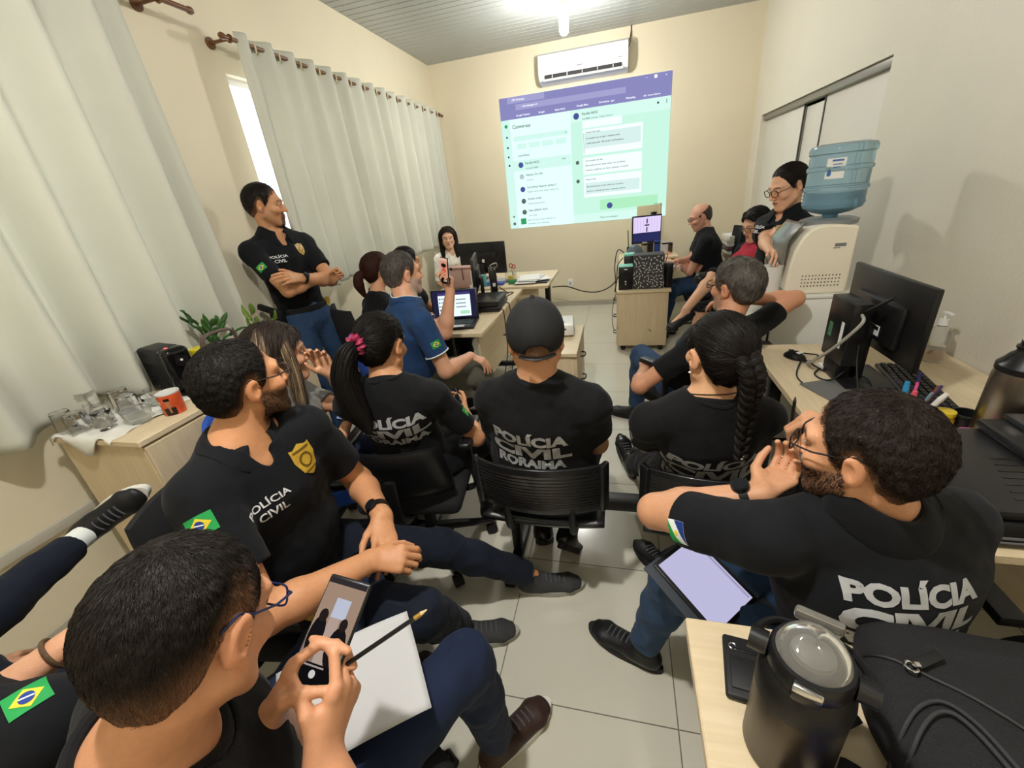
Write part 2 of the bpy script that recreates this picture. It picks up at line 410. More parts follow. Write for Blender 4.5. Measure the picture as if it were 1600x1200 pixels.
def head_prims(F, W, RX, s, jaw=1.0, nose=1.0, fem=False):
    e = lambda c, r, k=.02, sub=False, R=None: F.ell(W(c), A(r) * s, (RX if R is None else RX @ R), k * s, sub)
    c_ = lambda a, b, r0, r1, k=.015, sub=False: F.cap(W(a), W(b), r0 * s, r1 * s, k * s, sub)
    e(CRC, CRR)
    e((0, .034, -.022), (.062 * (.96 if fem else 1), .058, .07), .03)
    for sx in (-1, 1):
        c_((sx * .058, .004, -.048), (sx * .022 * jaw, .07, -.092), .017, .016, .03)
        c_((sx * .016, .086, .034), (sx * .046, .074, .034), .011 if fem else .0135, .011, .018)
        e((sx * .043, .066, -.018), (.022, .022, .02), .02)
    e((0, .077, -.094), (.022 * jaw, .018, .016), .025)
    e((0, .074, -.056), (.03, .024, .028), .02)
    for sx in (-1, 1): e((sx * .0325, .102, .012), (.017, .016, .012), .012, True)
    c_((0, .09, .024), (0, .104 + .010 * nose, -.016), .0075, .0105, .012)
    e((0, .106 + .009 * nose, -.02), (.0115, .011, .0095), .008)
    for sx in (-1, 1): e((sx * .0125, .099 + .004 * nose, -.023), (.0085, .0105, .0075), .006)
    for sx in (-1, 1): e((sx * .032, .0795, .0125), (.0135, .0125, .0115), .002)
    for sx in (-1, 1): c_((sx * .019, .0895, .019), (sx * .044, .0815, .0175), .0042, .0042, .004)
    e((0, .0965, -.0475), (.021, .0075, .0055), .007); e((0, .0955, -.0575), (.018, .0078, .0062), .007)
    e((0, .107, -.0525), (.02, .012, .0011), .003, True)
    for sx in (-1, 1):
        R = axis_rot((0, 0, 1), -sx * .42) @ axis_rot((1, 0, 0), -.18)
        e((sx * .081, -.01, .003), (.0085, .0195, .033), .006, False, R)
        e((sx * .092, -.003, .004), (.009, .0115, .02), .005, True, R)
        e((sx * .0785, .001, -.028), (.006, .009, .009), .006, False, R)

def sstep(x, a, b):
    t = np.clip((x - a) / (b - a), 0, 1); return t * t * (3 - 2 * t)
def face_cols(L, skin, hairc, o):
    n = len(L); x, y, z = L[:, 0], L[:, 1], L[:, 2]; ax = np.abs(x)
    C = np.tile(A(srgb(skin)[:3]) * 1.22 + .004, (n, 1)); hc = A(srgb(hairc)[:3]); lip = A(srgb(o.get('lip', '#9c5a4c'))[:3])
    mixc = lambda m, c: C * (1 - m[:, None]) + m[:, None] * A(c)
    head = (z > -.13) & (np.linalg.norm(L, axis=1) < .2)
    red = np.exp(-((ax - .045) / .025) ** 2 - ((z + .02) / .03) ** 2) * (y > .04) * .35 + np.exp(-(x / .014) ** 2 - ((z + .018) / .014) ** 2) * (y > .09) * .35
    red = red + (ax > .074) * (np.abs(z) < .045) * (np.abs(y + .01) < .03) * .4
    C = mixc(np.clip(red * head, 0, 1) * .6, A(srgb(skin)[:3]) * A(1.38, .95, .88))
    if o.get('beard'):
        b = o['beard']; line = -.004 - .26 * np.clip(y, 0, .09)
        m = sstep(line - z, -.004, .012) * sstep(y, -.012, .008)
        m = m * (1 - sstep(-z, .112, .135) * (1 - .0))
        if b.get('goatee'): m = m * (.35 + .65 * (1 - sstep(ax, .022, .036)))
        mo = (1 - sstep(ax, .024, .034)) * (1 - sstep(np.abs(z + .037), .006, .010)) * (y > .08)
        m = np.maximum(m, mo * b.get('mou', 1.0)) * head
        m = m * (.82 + .18 * vnoise(L * 900, 5))
        C = mixc(np.clip(m * b.get('d', .85), 0, 1), A(srgb(b.get('c', hairc))[:3]))
    fr = (y > .07)
    lm = (1 - sstep(((x / .0235) ** 2 + ((z + .0525) / .0095) ** 2), .75, 1.1)) * fr
    C = mixc(lm * o.get('lips', .75), lip)
    # brows
    t = np.clip((ax - .014) / .036, 0, 1); bz = .0335 + .007 * np.sin(t * 2.4) - .004 * t; m = (1 - sstep(np.abs(z - bz), .0025, .0055 if not o.get('fem') else .004)) * ((ax > .012) & (ax < .052)) * (y > .05)
    C = mixc(m * .85, hc)
    gx = o.get('gaze', 0) * .005; exx = (ax - .032) / .0142; open_ = o.get('eye', 1.0)
    ez = (z - .0125 + .0 * ax) / (.0062 * open_); q = exx ** 2 + ez ** 2
    C = mixc((1 - sstep(q, 1.0, 1.9)) * (y > .06) * .8, hc * .5)
    C = mixc((1 - sstep(q, .7, .95)) * (y > .06), A(.72, .70, .67))
    iris = ((ax - .032 - gx * np.sign(x)) ** 2 + (z - .0125) ** 2) ** .5
    C = mixc((1 - sstep(iris, .0048, .006)) * (q < 1.0) * (y > .06), A(.03, .017, .01))
    return C

def strands(name, F, V, n, flow, length, width, col, parent, segs=4, lift=0.0015, jit=0.25, var=0.35, loc=None, rng=None, sel=None):
    rng = rng or np.random.default_rng(3)
    idx = np.arange(len(V)) if sel is None else np.nonzero(sel)[0]
    if len(idx) == 0: return None
    pick = V[rng.choice(idx, n)] + rng.normal(0, .0012, (n, 3))
    L = (length if np.isscalar(length) else np.asarray(length)) * rng.uniform(.6, 1.25, n)
    pts = [pick]; p = pick; nm0 = None
    for i in range(segs):
        d = F(p); g = F.grad(p); 
        if nm0 is None: nm0 = g
        f = flow(p) + rng.normal(0, jit, (n, 3)); f = f - g * np.sum(f * g, 1, keepdims=True); f /= np.maximum(np.linalg.norm(f, axis=1, keepdims=True), 1e-6)
        p = p - g * np.clip(d - lift * (1 + i * .4), -.004, .004)[:, None] * .8 + f * (L / segs)[:, None]; pts.append(p)
    Q = np.stack(pts, 1)
    Q[:, 0] -= nm0 * .001
    T = np.gradient(Q, axis=1); S = np.cross(T, nm0[:, None, :]); S /= np.maximum(np.linalg.norm(S, axis=2, keepdims=True), 1e-9)
    w = width * np.concatenate([np.linspace(1, .8, segs), [.15]]); 
    tilt = rng.normal(0, .5, (n, 1, 1)) * nm0[:, None, :]
    S = S + tilt; S /= np.linalg.norm(S, axis=2, keepdims=True)
    a = Q - S * w[None, :, None] * .5; b = Q + S * w[None, :, None] * .5
    m = segs + 1; verts = np.stack([a, b], 2).reshape(-1, 3)
    base = (np.arange(n) * m * 2)[:, None]; k = np.arange(segs)[None] * 2
    fc = np.stack([base + k, base + k + 1, base + k + 3, base + k + 2], -1).reshape(-1, 4)
    o = mesh_obj(name, verts, fc, HAIRM, parent, loc=loc)
    cv = np.clip(rng.normal(1, var, n), .35, 2.2)
    cc = col(pick) if callable(col) else np.tile(np.asarray(col, float), (n, 1))
    set_col(o, np.repeat(cc * cv[:, None], m * 2, 0)); return o
def ribbons(name, guide, rad, n, width, col, parent, loc=None, var=.35, seed=1, flat=(1., 1.), up=(0, 0, 1), wave=.0, shell=False, taper=True):
    """hair ribbons filling a tube round a guide curve"""
    rng = np.random.default_rng(seed); G = np.asarray(guide, float); m = len(G); rad = np.broadcast_to(np.asarray(rad, float), (m,))
    T = np.gradient(G, axis=0); T /= np.linalg.norm(T, axis=1, keepdims=True)
    x = nrm(np.cross(T[0], up)); X = []
    for i in range(m): x = nrm(x - T[i] * (x @ T[i])); X.append(x)
    X = np.array(X); Y = np.cross(T, X)
    a = rng.uniform(0, 2 * math.pi, n); r = np.sqrt(rng.uniform(.55 if shell else 0, 1, n)); ph = rng.uniform(0, 6.28, n)
    aa = a[:, None] + wave * np.sin(np.linspace(0, 7, m)[None] + ph[:, None]); rr = (r[:, None] * (1 + .12 * np.sin(np.linspace(0, 5, m)[None] * 1.3 + ph[:, None])))
    ox = rr * np.cos(aa) * rad[None] * flat[0]; oy = rr * np.sin(aa) * rad[None] * flat[1]
    Q = G[None] + ox[..., None] * X[None] + oy[..., None] * Y[None]
    end = np.clip(rng.normal(.95, .08, n), .6, 1.0) if taper else np.ones(n)
    ti = np.linspace(0, 1, m)[None] * end[:, None] * (m - 1); i0 = np.clip(ti.astype(int), 0, m - 2); fr = (ti - i0)[..., None]
    ar = np.arange(n)[:, None]; Q = Q[ar, i0] * (1 - fr) + Q[ar, i0 + 1] * fr
    out = np.stack([np.cos(a), np.sin(a)], 1); Nn = out[:, :1, None] * X[None] + out[:, 1:, None] * Y[None] + rng.normal(0, .4, (n, 1, 3))
    S = np.cross(np.gradient(Q, axis=1), Nn); S /= np.maximum(np.linalg.norm(S, axis=2, keepdims=True), 1e-9)
    w = width * np.concatenate([np.ones(m - 1), [.3]])
    verts = np.stack([Q - S * w[None, :, None] / 2, Q + S * w[None, :, None] / 2], 2).reshape(-1, 3)
    base = (np.arange(n) * m * 2)[:, None]; k = np.arange(m - 1)[None] * 2
    fc = np.stack([base + k, base + k + 1, base + k + 3, base + k + 2], -1).reshape(-1, 4)
    o = mesh_obj(name, verts, fc, HAIRM, parent, loc=loc)
    cc = A(col) if np.ndim(col) == 1 else np.asarray(col)[rng.choice(len(col), n)]
    set_col(o, np.repeat(np.clip(rng.normal(1, var, n), .3, 2)[:, None] * np.broadcast_to(cc, (n, 3)), m * 2, 0)); return o
def largest_island(v, f):
    lab = np.arange(len(v)); i, j = np.concatenate([f[:, [k, (k + 1) % 4]] for k in range(4)]).T
    for _ in range(200):
        m = np.minimum(lab[i], lab[j]); n = lab.copy(); np.minimum.at(n, i, m); np.minimum.at(n, j, m); np.minimum.at(n, lab[i], m); np.minimum.at(n, lab[j], m); n = n[n]
        if (n == lab).all(): break
        lab = n
    big = np.bincount(lab).argmax(); keep = lab == big; idx = np.cumsum(keep) - 1
    return v[keep], idx[f[keep[f].all(1)]]
def field_obj(name, F, h, m, parent, loc, it=1, cols=None, one=False):
    v, f = F.mesh(h)
    if one: v, f = largest_island(v, f)
    if it: v = relax(v, f, it)
    o = mesh_obj(name, v, f, m, parent, loc=loc)
    if cols is not None: set_col(o, cols(v))
    return o, v

# --- flat prints that follow a garment
def tri_poly(polys, res):
    b = bmesh.new()
    for poly in polys:
        try: b.faces.new([b.verts.new((p[0], p[1], 0)) for p in poly])
        except Exception: pass
    return sub_flat(b, res)
def sub_flat(b, res):
    bmesh.ops.triangulate(b, faces=b.faces[:])
    for _ in range(6):
        es = [e for e in b.edges if e.calc_length() > res]
        if not es: break
        bmesh.ops.subdivide_edges(b, edges=es, cuts=1); bmesh.ops.triangulate(b, faces=[f for f in b.faces if len(f.verts) > 3])
    b.verts.index_update(); v = np.array([q.co[:] for q in b.verts]); f = [[q.index for q in fc.verts] for fc in b.faces]; b.free(); return v, f
TXT = {}
def text_flat(s, res=None, bold=0.02, align='CENTER'):
    """unit-height text as a flat triangulated mesh, (verts, faces), centred"""
    key = (s, res, bold)
    if key in TXT: return TXT[key]
    cu = bpy.data.curves.new('text', 'FONT'); cu.body = s; cu.size = 1.0; cu.offset = bold; cu.resolution_u = 3; cu.align_x = align; cu.align_y = 'CENTER'; cu.fill_mode = 'FRONT'
    o = bpy.data.objects.new('text', cu); COL.objects.link(o); dg = bpy.context.evaluated_depsgraph_get()
    me = bpy.data.meshes.new_from_object(o.evaluated_get(dg)); bpy.data.objects.remove(o); b = bmesh.new(); b.from_mesh(me); bpy.data.meshes.remove(me); bpy.data.curves.remove(cu)
    bmesh.ops.remove_doubles(b, verts=b.verts[:], dist=1e-4)
    if res: v, f = sub_flat(b, res)
    else:
        b.verts.index_update(); v = np.array([q.co[:] for q in b.verts]); f = [[q.index for q in fc.verts] for fc in b.faces]; b.free()
    if len(v):
        lo, hi = v.min(0), v.max(0); v = v - (lo + hi) / 2
    TXT[key] = (v, f); return v, f
def fit_text(s, w, h, res=None, bold=0.02):
    v, f = text_flat(s, res / max(h, 1e-6) * 1.0 if res else None, bold); v = v.copy()
    sz = v.max(0) - v.min(0); v[:, 0] *= w / sz[0]; v[:, 1] *= h / sz[1]; return v, f
def decal(name, F, parent, loc, org, u, v, n, parts, m, off=.0012, reach=.14):
    """parts: list of (verts2d, faces) in metres; laid on surface F, seen from +n"""
    u, v, n = nrm(u), nrm(v), nrm(n); V = []; Fs = []; k = 0
    for pv, pf in parts: V.append(pv); Fs += [[i + k for i in f] for f in pf]; k += len(pv)
    V = np.concatenate(V); P = A(org) + V[:, :1] * u + V[:, 1:2] * v + n * reach
    Q = F.project(P, -n); dd = (P - Q) @ n; lim = np.percentile(dd, 60) + .10; Q = np.where((dd > lim)[:, None], P - n * lim, Q) + n * off
    return mesh_obj(name, Q, Fs, m, parent, loc=loc)
def rect_poly(w, h): return [(-w / 2, -h / 2), (w / 2, -h / 2), (w / 2, h / 2), (-w / 2, h / 2)]
def circ_poly(r, n=20, c=(0, 0)): return [(c[0] + r * math.cos(a), c[1] + r * math.sin(a)) for a in np.arange(n) * 2 * math.pi / n]
def flag(F, parent, loc, org, u, v, n, w=.07, h=.048, res=.008):
    p = decal('flag_patch', F, parent, loc, org, u, v, n, [tri_poly([rect_poly(w, h)], res)], FL_G, .0016); p['label'] = 'green flag patch with yellow rhombus on the sleeve'
    decal('rhombus', F, p, loc, org, u, v, n, [tri_poly([[(-w * .4, 0), (0, -h * .4), (w * .4, 0), (0, h * .4)]], res)], FL_Y, .0024)
    decal('disc', F, p, loc, org, u, v, n, [tri_poly([circ_poly(h * .22)], res)], FL_B, .0031)
    decal('band', F, p, loc, org, u, v, n, [tri_poly([[(-h * .2, h * .04), (h * .2, -h * .08), (h * .2, -h * .02), (-h * .2, h * .1)]], res)], FL_W, .0037)
    return p
def state_flag(F, parent, loc, org, u, v, n, w=.06, h=.045, res=.008):
    p = decal('flag_patch', F, parent, loc, org, u, v, n, [tri_poly([rect_poly(w, h)], res)], FL_W, .0016); p['label'] = 'flag patch in blue, white and green on the sleeve'
    for nm, poly, mm in (('blue_field', [(-w / 2, h / 2), (w / 2, h / 2), (-w / 2, -h * .1)], FL_B), ('green_field', [(-w / 2, -h / 2), (w / 2, -h / 2), (w / 2, h * .1)], FL_G), ('star', circ_poly(h * .13, 8), FL_Y)):
        q = decal(nm, F, p, loc, org, u, v, n, [tri_poly([poly], res)], mm, .0024 if nm != 'star' else .003); q.location = (0, 0, 0)
    return p
def badge(F, parent, loc, org, u, v, n, s=.07, res=.008):
    sh = [(0, .62), (.28, .5), (.42, .55), (.46, .1), (.34, -.35), (0, -.62), (-.34, -.35), (-.46, .1), (-.42, .55), (-.28, .5)]
    p = decal('chest_badge', F, parent, loc, org, u, v, n, [tri_poly([[(a * s, b * s) for a, b in sh]], res)], GOLD, .0016); p['label'] = 'gold shield badge on the chest'
    q = decal('ring', F, p, loc, org, u, v, n, [tri_poly([circ_poly(s * .27)], res)], GOLD_D, .0024); q.location = (0, 0, 0)
    q = decal('centre_disc', F, p, loc, org, u, v, n, [tri_poly([circ_poly(s * .19)], res)], GOLD, .003); q.location = (0, 0, 0)
    q = decal('banner', F, p, loc, org, u, v, n, [tri_poly([[(-s * .34, s * .36), (s * .34, s * .36), (s * .34, s * .44), (-s * .34, s * .44)]], res), tri_poly([[(-s * .3, -s * .36), (s * .3, -s * .36), (s * .27, -s * .42), (-s * .27, -s * .42)]], res)], GOLD_D, .0024); q.location = (0, 0, 0)
    return p

def shoe(parent, loc, ank, toe, up, upper, solem, h=.005, s=1.0, boot=False, laces=True, low=False):
    """ank = ankle joint, about 0.085 above the underside of the sole"""
    R = frame(toe, up); W = lambda l: A(ank) + R @ (A(l) * s) ; dz = -.088
    F = Field(); e = lambda a, b, w0, w1, k=.02: F.ecap(W((a[0], a[1], a[2] + dz)), W((b[0], b[1], b[2] + dz)), A(w0) * s, A(w1) * s, R[:, 0], k)
    e((0, -.035, .04), (0, .03, .045), (.034, .036), (.04, .036)); e((0, .03, .04), (0, .15, .03), (.041, .038), (.046, .026)); e((0, .15, .028), (0, .185, .026), (.045, .024), (.036, .02))
    if boot: F.cap(W((0, -.01, .06 + dz)), W((0, -.012, .2 + dz)), .044 * s, .05 * s, .03)
    elif low: pass
    else: F.cap(W((0, -.012, .05 + dz)), W((0, -.012, .078 + dz)), .04 * s, .041 * s, .02)
    F.cut(W((0, 0, .02 + dz)), -R[:, 2], .006)
    if low:
        F.p.append(('o', W((0, .035, .085 + dz)), A(.034, .085, .05) * s, R.T.T, .01, True))
    o, _ = field_obj('shoe', F, h, upper, parent, loc)
    b = MB(); out = []
    for t in np.linspace(0, 1, 28, endpoint=False):
        a = t * 2 * math.pi; y = .072 + .148 * math.cos(a); wv = .049 - .012 * math.cos(a - math.pi) * 0; ww = .036 + .012 * sstep(np.array([y]), -.03, .14)[0] - .0 * y
        out.append((ww * math.sin(a) * (1.0 if abs(math.cos(a)) < .97 else 1.0), y))
    out = [(p[0] * s, p[1] * s) for p in out][::-1]
    b.prism(out, .024 * s, R, W((0, 0, dz)) - A(loc)); q = b.build('sole', solem, o, angle=50); q.location = (0, 0, 0)
    if laces:
        b = MB()
        for i in range(5):
            y = .055 + .019 * i; z = .083 - .007 * i + dz
            P = np.array([W((x, y, z + .006)) for x in np.linspace(-.022, .022, 5)]); P0 = P + R[:, 2] * .03; P = F.project(P0, -R[:, 2]) + R[:, 2] * .002
            if np.linalg.norm(P - P0, axis=1).max() > .07: continue
            b.tube(P - A(loc), .0028 * s, 6)
        if b.v: b.build('laces', mats_lace(solem), o)
    return o
def mats_lace(s): return mat('lace_grey', '#55565a', rough=.8)

def glasses(parent, loc, W, RX, s, m=None, shape='rect', lensm=None):
    b = MB(); m = m or BLK_PL; lens = MB()
    for sx in (-1, 1):
        pts = []
        for a in np.arange(24) * 2 * math.pi / 24:
            p = 4 if shape == 'rect' else 2.3; ca, sa = math.cos(a), math.sin(a); x = abs(ca) ** (2 / p) * np.sign(ca) * .0255; z = abs(sa) ** (2 / p) * np.sign(sa) * (.0165 if shape == 'rect' else .0205)
            pts.append(W((sx * .0335 + x, .112 - .12 * max(0, abs(sx * .0335 + x) - .02) , .011 + z)) - A(loc))
        b.tube(pts, .0017 * s if shape == 'rect' else .0022 * s, 6, True); lens.add([np.mean(pts, 0)] + pts, [[0, 1 + i, 1 + (i + 1) % 24] for i in range(24)])
        b.tube(np.array([W(q) for q in ((sx * .058, .108, .018), (sx * .073, .098, .02), (sx * .079, .06, .018), (sx * .0835, .012, .026), (sx * .0835, -.012, .036), (sx * .0775, -.034, .022))]) - A(loc), .0019 * s, 6)
    b.tube(np.array([W(q) for q in ((-.009, .113, .014), (0, .116, .016), (.009, .113, .014))]) - A(loc), .0017 * s, 6)
    g = b.build('glasses', m, parent); lens.build('lens', lensm or LENS, g); return g

def watch(parent, loc, a, b_, r, nrm_, m=BLK_RUB, face=None, size=.019):
    """band round the wrist; a->b_ is the forearm axis at the band"""
    ax = nrm(A(b_) - A(a)); c = A(a) - A(loc); b = MB(); n = nrm(nrm_ - ax * (A(nrm_) @ ax))
    R = np.stack([np.cross(n, ax), n, ax], 1)
    b.lathe([(r, -.010), (r + .0035, -.010), (r + .004, 0), (r + .0035, .010), (r, .010)], 32, c, R, cap=False)
    w = b.build('watch', m, parent)
    d = MB(); R2 = np.stack([R[:, 0], ax, -n], 1) if False else np.stack([np.cross(n, ax) * -1, ax, n], 1)
    d.lathe([(size, 0), (size, .007), (size * .93, .010)], 28, c + n * r, R2); q = d.build('watch_case', BLK_PL, w); q.location = (0, 0, 0)
    d = MB(); d.lathe([(size * .8, 0), (size * .8, .0008)], 28, c + n * (r + .010), R2); q = d.build('watch_face', face or mat('watch_glass', '#1c1d22', rough=.08), w); q.location = (0, 0, 0)
    return w

def person(sp):
    g = lambda k, d=None: sp.get(k, d)
    h = g('h', .005); fat = g('fat', 1.0); hs = g('hs', 1.0); fem = g('fem', False); skin = g('skin', '#c08a66'); hc = g('haircol', '#17120f')
    H, N, Hd = A(sp['H']), A(sp['N']), A(sp['Hd']); sR, sL = A(sp['sR']), A(sp['sL'])
    side = nrm(sR - sL); up = nrm(N - H); fwd = nrm(np.cross(up, side)); RX = frame(sp['face'], g('hup', (0, 0, 1)))
    pside = nrm(A(g('pside', side))); pf = nrm(np.cross(up, pside)) if abs(up @ pside) < .9 else fwd
    loc = A(g('base', (H[0], H[1], 0)))
    W = lambda l: Hd + hs * (RX @ A(l))
    wl = lambda P: (P - Hd) @ RX / hs
    bow = g('bow', 0.0); M = lerp(H, N, .42) - fwd * bow; Cc = lerp(H, N, .76) - fwd * bow * .6
    ws = (.86 if fem else 1.0)
    hipL = A(g('hipL', H - pside * .095)); hipR = A(g('hipR', H + pside * .095))
    arms = {'R': (sR, A(sp['eR']), A(sp['wR'])), 'L': (sL, A(sp['eL']), A(sp['wL']))}
    legs = {'R': (hipR, A(sp['kR']), A(sp['aR'])), 'L': (hipL, A(sp['kL']), A(sp['aL']))}
    bare = g('bare_legs', False); ra = g('arm', 1.0) * (.84 if fem else 1.0)
    def torso(F, o, lw=0.0):
        bel = g('belly', 1.0); shr = .046 * ws * g('sh', 1.0)
        F.ecap(H - up * .03, lerp(H, M, .6), (.155 * ws * fat + o, .105 * fat + o), (.142 * ws * fat + o + lw, .1 * fat * bel + o + lw * .4), pside, k=.05)
        F.ecap(M, Cc, (.142 * ws * fat + o + lw, .1 * fat * bel + o + lw * .4), (.158 * ws * fat + o + lw * .5, .108 * fat + o), side, k=.06)
        F.ecap(Cc, lerp(Cc, N, .7), (.16 * ws * fat + o, .108 * fat + o), (.115 * ws + o, .07 + o), side, k=.05)
        F.cap(lerp(sL, N - up * .03, .0), lerp(sR, N - up * .03, .0), shr + o, k=.05)
        for s_ in (sL, sR):
            F.cap(lerp(N, Hd, .12), lerp(s_, N, .12) + up * .012, .042 * ws + o, shr * .9 + o, k=.05)
        if fem:
            for sx in (-1, 1): F.ell(Cc + fwd * .085 + side * sx * .065 - up * .01, A(.062, .055, .058) + o, None, .04)
    # ---- body
    B = Field(); torso(B, -.004)
    B.cap(W((0, -.02, -.055)), lerp(N, Hd, .05), .055 * hs * (.86 if fem else 1.0) * g('neck', 1), .06 * (.85 if fem else 1) * g('neck', 1), k=.03)
    for s_, (a, b, c) in arms.items():
        B.cap(a, b, .047 * ra, .039 * ra, k=.03); m1 = lerp(b, c, .28)
        B.cap(b, m1, .04 * ra, .042 * ra, k=.02); B.ecap(m1, c, (.042 * ra, .04 * ra), (.028 * ra, .023 * ra), np.cross(c - b, g('palm' + s_, (0, 0, -1))), k=.02)
        hand_prims(B, c, g('hd' + s_, c - b), g('palm' + s_, (0, 0, -1)), s_, POSES[g('pose' + s_, 'relax')] if isinstance(g('pose' + s_, 'relax'), str) else g('pose' + s_), g('hand', .9 if fem else 1.0))
    lo_ = 1.0 if bare else .8
    for s_, (a, b, c) in legs.items():
        B.cap(a, b, .078 * lo_ * fat, .052 * lo_, k=.04); m1 = lerp(b, c, .3)
        B.cap(b, m1, .05 * lo_, .05 * lo_, k=.03); B.cap(m1, c, .05 * lo_, .034 * lo_, k=.03)
        if bare:
            td = nrm(A(g('t' + s_))); B.cap(c - A(0, 0, .03), c + td * .13 - A(0, 0, .055), .03, .024, k=.03)
    head_prims(B, W, RX, hs, g('jaw', 1.0), g('nose', .7), fem)
    o = g('facecol', {}); o.setdefault('fem', fem)
    body, _ = field_obj('person', B, h, SKIN, None, loc, it=1, cols=lambda v: face_cols(wl(v), skin, g('browcol', hc), o))
    tag(body, sp['label'], 'person', g('group'))
    if g('beard_strands'):
        bo = o['beard']; hb_ = A(srgb(bo.get('c', hc))[:3]); bv = np.array([v.co[:] for v in body.data.vertices]) + loc; near = np.linalg.norm(bv - Hd, axis=1) < .2; bv = bv[near]; l = wl(bv); ax_ = np.abs(l[:, 0]); y_, z_ = l[:, 1], l[:, 2]
        mk = ((z_ < -.012 - .26 * np.clip(y_, 0, .09)) & (y_ > .0) & (z_ > -.118)) | ((ax_ < .028) & (np.abs(z_ + .0385) < .006) & (y_ > .08)); mk &= ~((ax_ < .02) & (np.abs(z_ + .0525) < .008) & (y_ > .07))
        if bo.get('goatee'): mk &= (ax_ < .03)
        strands('beard', B, bv, g('beard_strands'), lambda P: (np.stack([wl(P)[:, 0] * .3, 0 * P[:, 0] + .03, 0 * P[:, 0] - .1], 1)) @ RX.T, .0045, .0008, hb_ * .7, body, 2, .0012, .02, .3, loc=loc, sel=mk)
    ctx = dict(body=body, B=B, W=W, wl=wl, RX=RX, loc=loc, side=side, up=up, fwd=fwd, H=H, N=N, Hd=Hd, M=M, Cc=Cc, arms=arms, legs=legs, hs=hs, h=h, RXp=pside)
    # ---- top
    T = g('top')
    if T:
        S = Field(); off = T.get('off', .009); torso(S, off, T.get('loose', .014))
        S.cap(N - nrm(Hd - N) * .05, N - nrm(Hd - N) * .004, .062 * g('neck', 1) * (.86 if fem else 1) + .009, k=.03)
        fr = T.get('sleeve', .62); cuffs = []
        for s_, (a, b, c) in arms.items():
            r0, r1 = .052 * ra + off, (.052 * ra + off) * T.get('cuffw', 1.0)
            if fr <= 1: e = lerp(a, b, fr); S.cap(a, lerp(a, b, fr + .12), r0, r1, k=.03); ax_ = nrm(b - a)
            else:
                S.cap(a, b, r0, .048 * ra + off, k=.03); e = lerp(b, c, fr - 1); S.cap(b, lerp(b, c, min(1, fr - 1 + .1)), .05 * ra + off, .036 * ra + off, k=.02); ax_ = nrm(c - b)
            cuffs.append((e, ax_, r1, a, s_))
        nd = nrm(Hd - N)
        amp = T.get('wr', .006); fq = T.get('fq', 13); sd_ = abs(hash(sp['label'][:9])) % 97 if False else len(sp['label'])
        S.post.append(lambda P, d: d + amp * (np.abs(vnoise(P * A(fq, fq, fq * .55) + 3, sd_)) - .35) + amp * .35 * vnoise(P * fq * 2.7, sd_ + 2))
        for e, ax_, r1, a, s_ in cuffs:
            S.post.append(lambda P, d, e=e, ax_=ax_, r1=r1: np.where(np.linalg.norm(P - e - np.clip((P - e) @ ax_, 0, .2)[:, None] * ax_, axis=1) < r1 * 1.45, smax(d, (P - e) @ ax_, .006), d))
        ncut = T.get('ncut', .025); tilt = T.get('ntilt', .35)
        nrad = T.get('nrad', .082 * (.9 if fem else 1)); ncn = nrm(nd + fwd * tilt)
        def neckcut(P, d):
            q = P - N - nd * ncut; pl = q @ ncn; rad = np.linalg.norm(q - pl[:, None] * ncn, axis=1)
            return smax(d, np.minimum(pl, nrad - rad), .005)
        S.post.append(neckcut)
        if T.get('vneck'):
            S.p.append(('c', N + fwd * (.085 if not fem else .075) + up * .02, Cc + fwd * T['vneck'] + up * .05, .03, .008, .008, True))
        hem = T.get('hem', -.06); S.post.append(lambda P, d: smax(d, (H + up * hem - P) @ up, .01))
        sh, sv = field_obj(T.get('name', 'tee_shirt'), S, T.get('h', h * 1.15), T['m'], body, loc, it=1, one=True); sh.location = (0, 0, 0)
        ctx.update(S=S, shirt=sh)
        x_ = side; y_ = nrm(np.cross(nd, x_)); yf = -y_ if y_ @ fwd < 0 else y_
        def nring(a, r, lift):
            """points on the shirt round the neck, a = 0 at the front"""
            d0 = np.cos(a)[:, None] * yf + np.sin(a)[:, None] * x_; r = np.broadcast_to(np.asarray(r, float), a.shape).copy()
            for _ in range(9):
                Q = S.project(N + nd * .09 + d0 * r[:, None], -nd, 30); bad = (Q - N) @ nd < -.022 - .05 * np.maximum(np.cos(a), 0)
                if not bad.any(): break
                r[bad] *= .9
            return Q + nd * lift, d0
        if T.get('rib', True) and not T.get('collar'):
            a = np.arange(40) * 2 * math.pi / 40; ring, _ = nring(a, nrad + .003, .0)
            for _ in range(14): ring = (np.roll(ring, 1, 0) + ring * 2 + np.roll(ring, -1, 0)) / 4
            b = MB(); b.tube(ring - loc, .0085, 8, True, upv=nd); b.build('neck_rib', T['m'], sh)
        if T.get('collar'):
            gp = math.radians(T.get('gap', 22)); a = np.linspace(gp, 2 * math.pi - gp, 49); fr_ = np.abs(np.linspace(-1, 1, 49)); nr = T.get('cr', .066 * (.88 if fem else 1))
            Bs, d0 = nring(a, nrad + .004, 0); O, _ = nring(a, nrad + .030 + .022 * fr_ ** 4, .006)
            dv = O - Bs; ln = np.linalg.norm(dv, axis=1, keepdims=True); O = Bs + dv * np.minimum(1, (.034 + .02 * fr_[:, None] ** 4) / np.maximum(ln, 1e-6))
            for _ in range(3): O[1:-1] = (O[:-2] + 2 * O[1:-1] + O[2:]) / 4
            hgt = (.028 if T['collar'] == 1 else .036) * (1 - .25 * fr_ ** 3)
            hb = (Bs - N) @ nd
            for _ in range(4): hb = np.convolve(np.pad(hb, 2, 'edge'), np.ones(5) / 5, 'valid')
            ax_p = lambda r, hh: N + nd * hh[:, None] + d0 * r
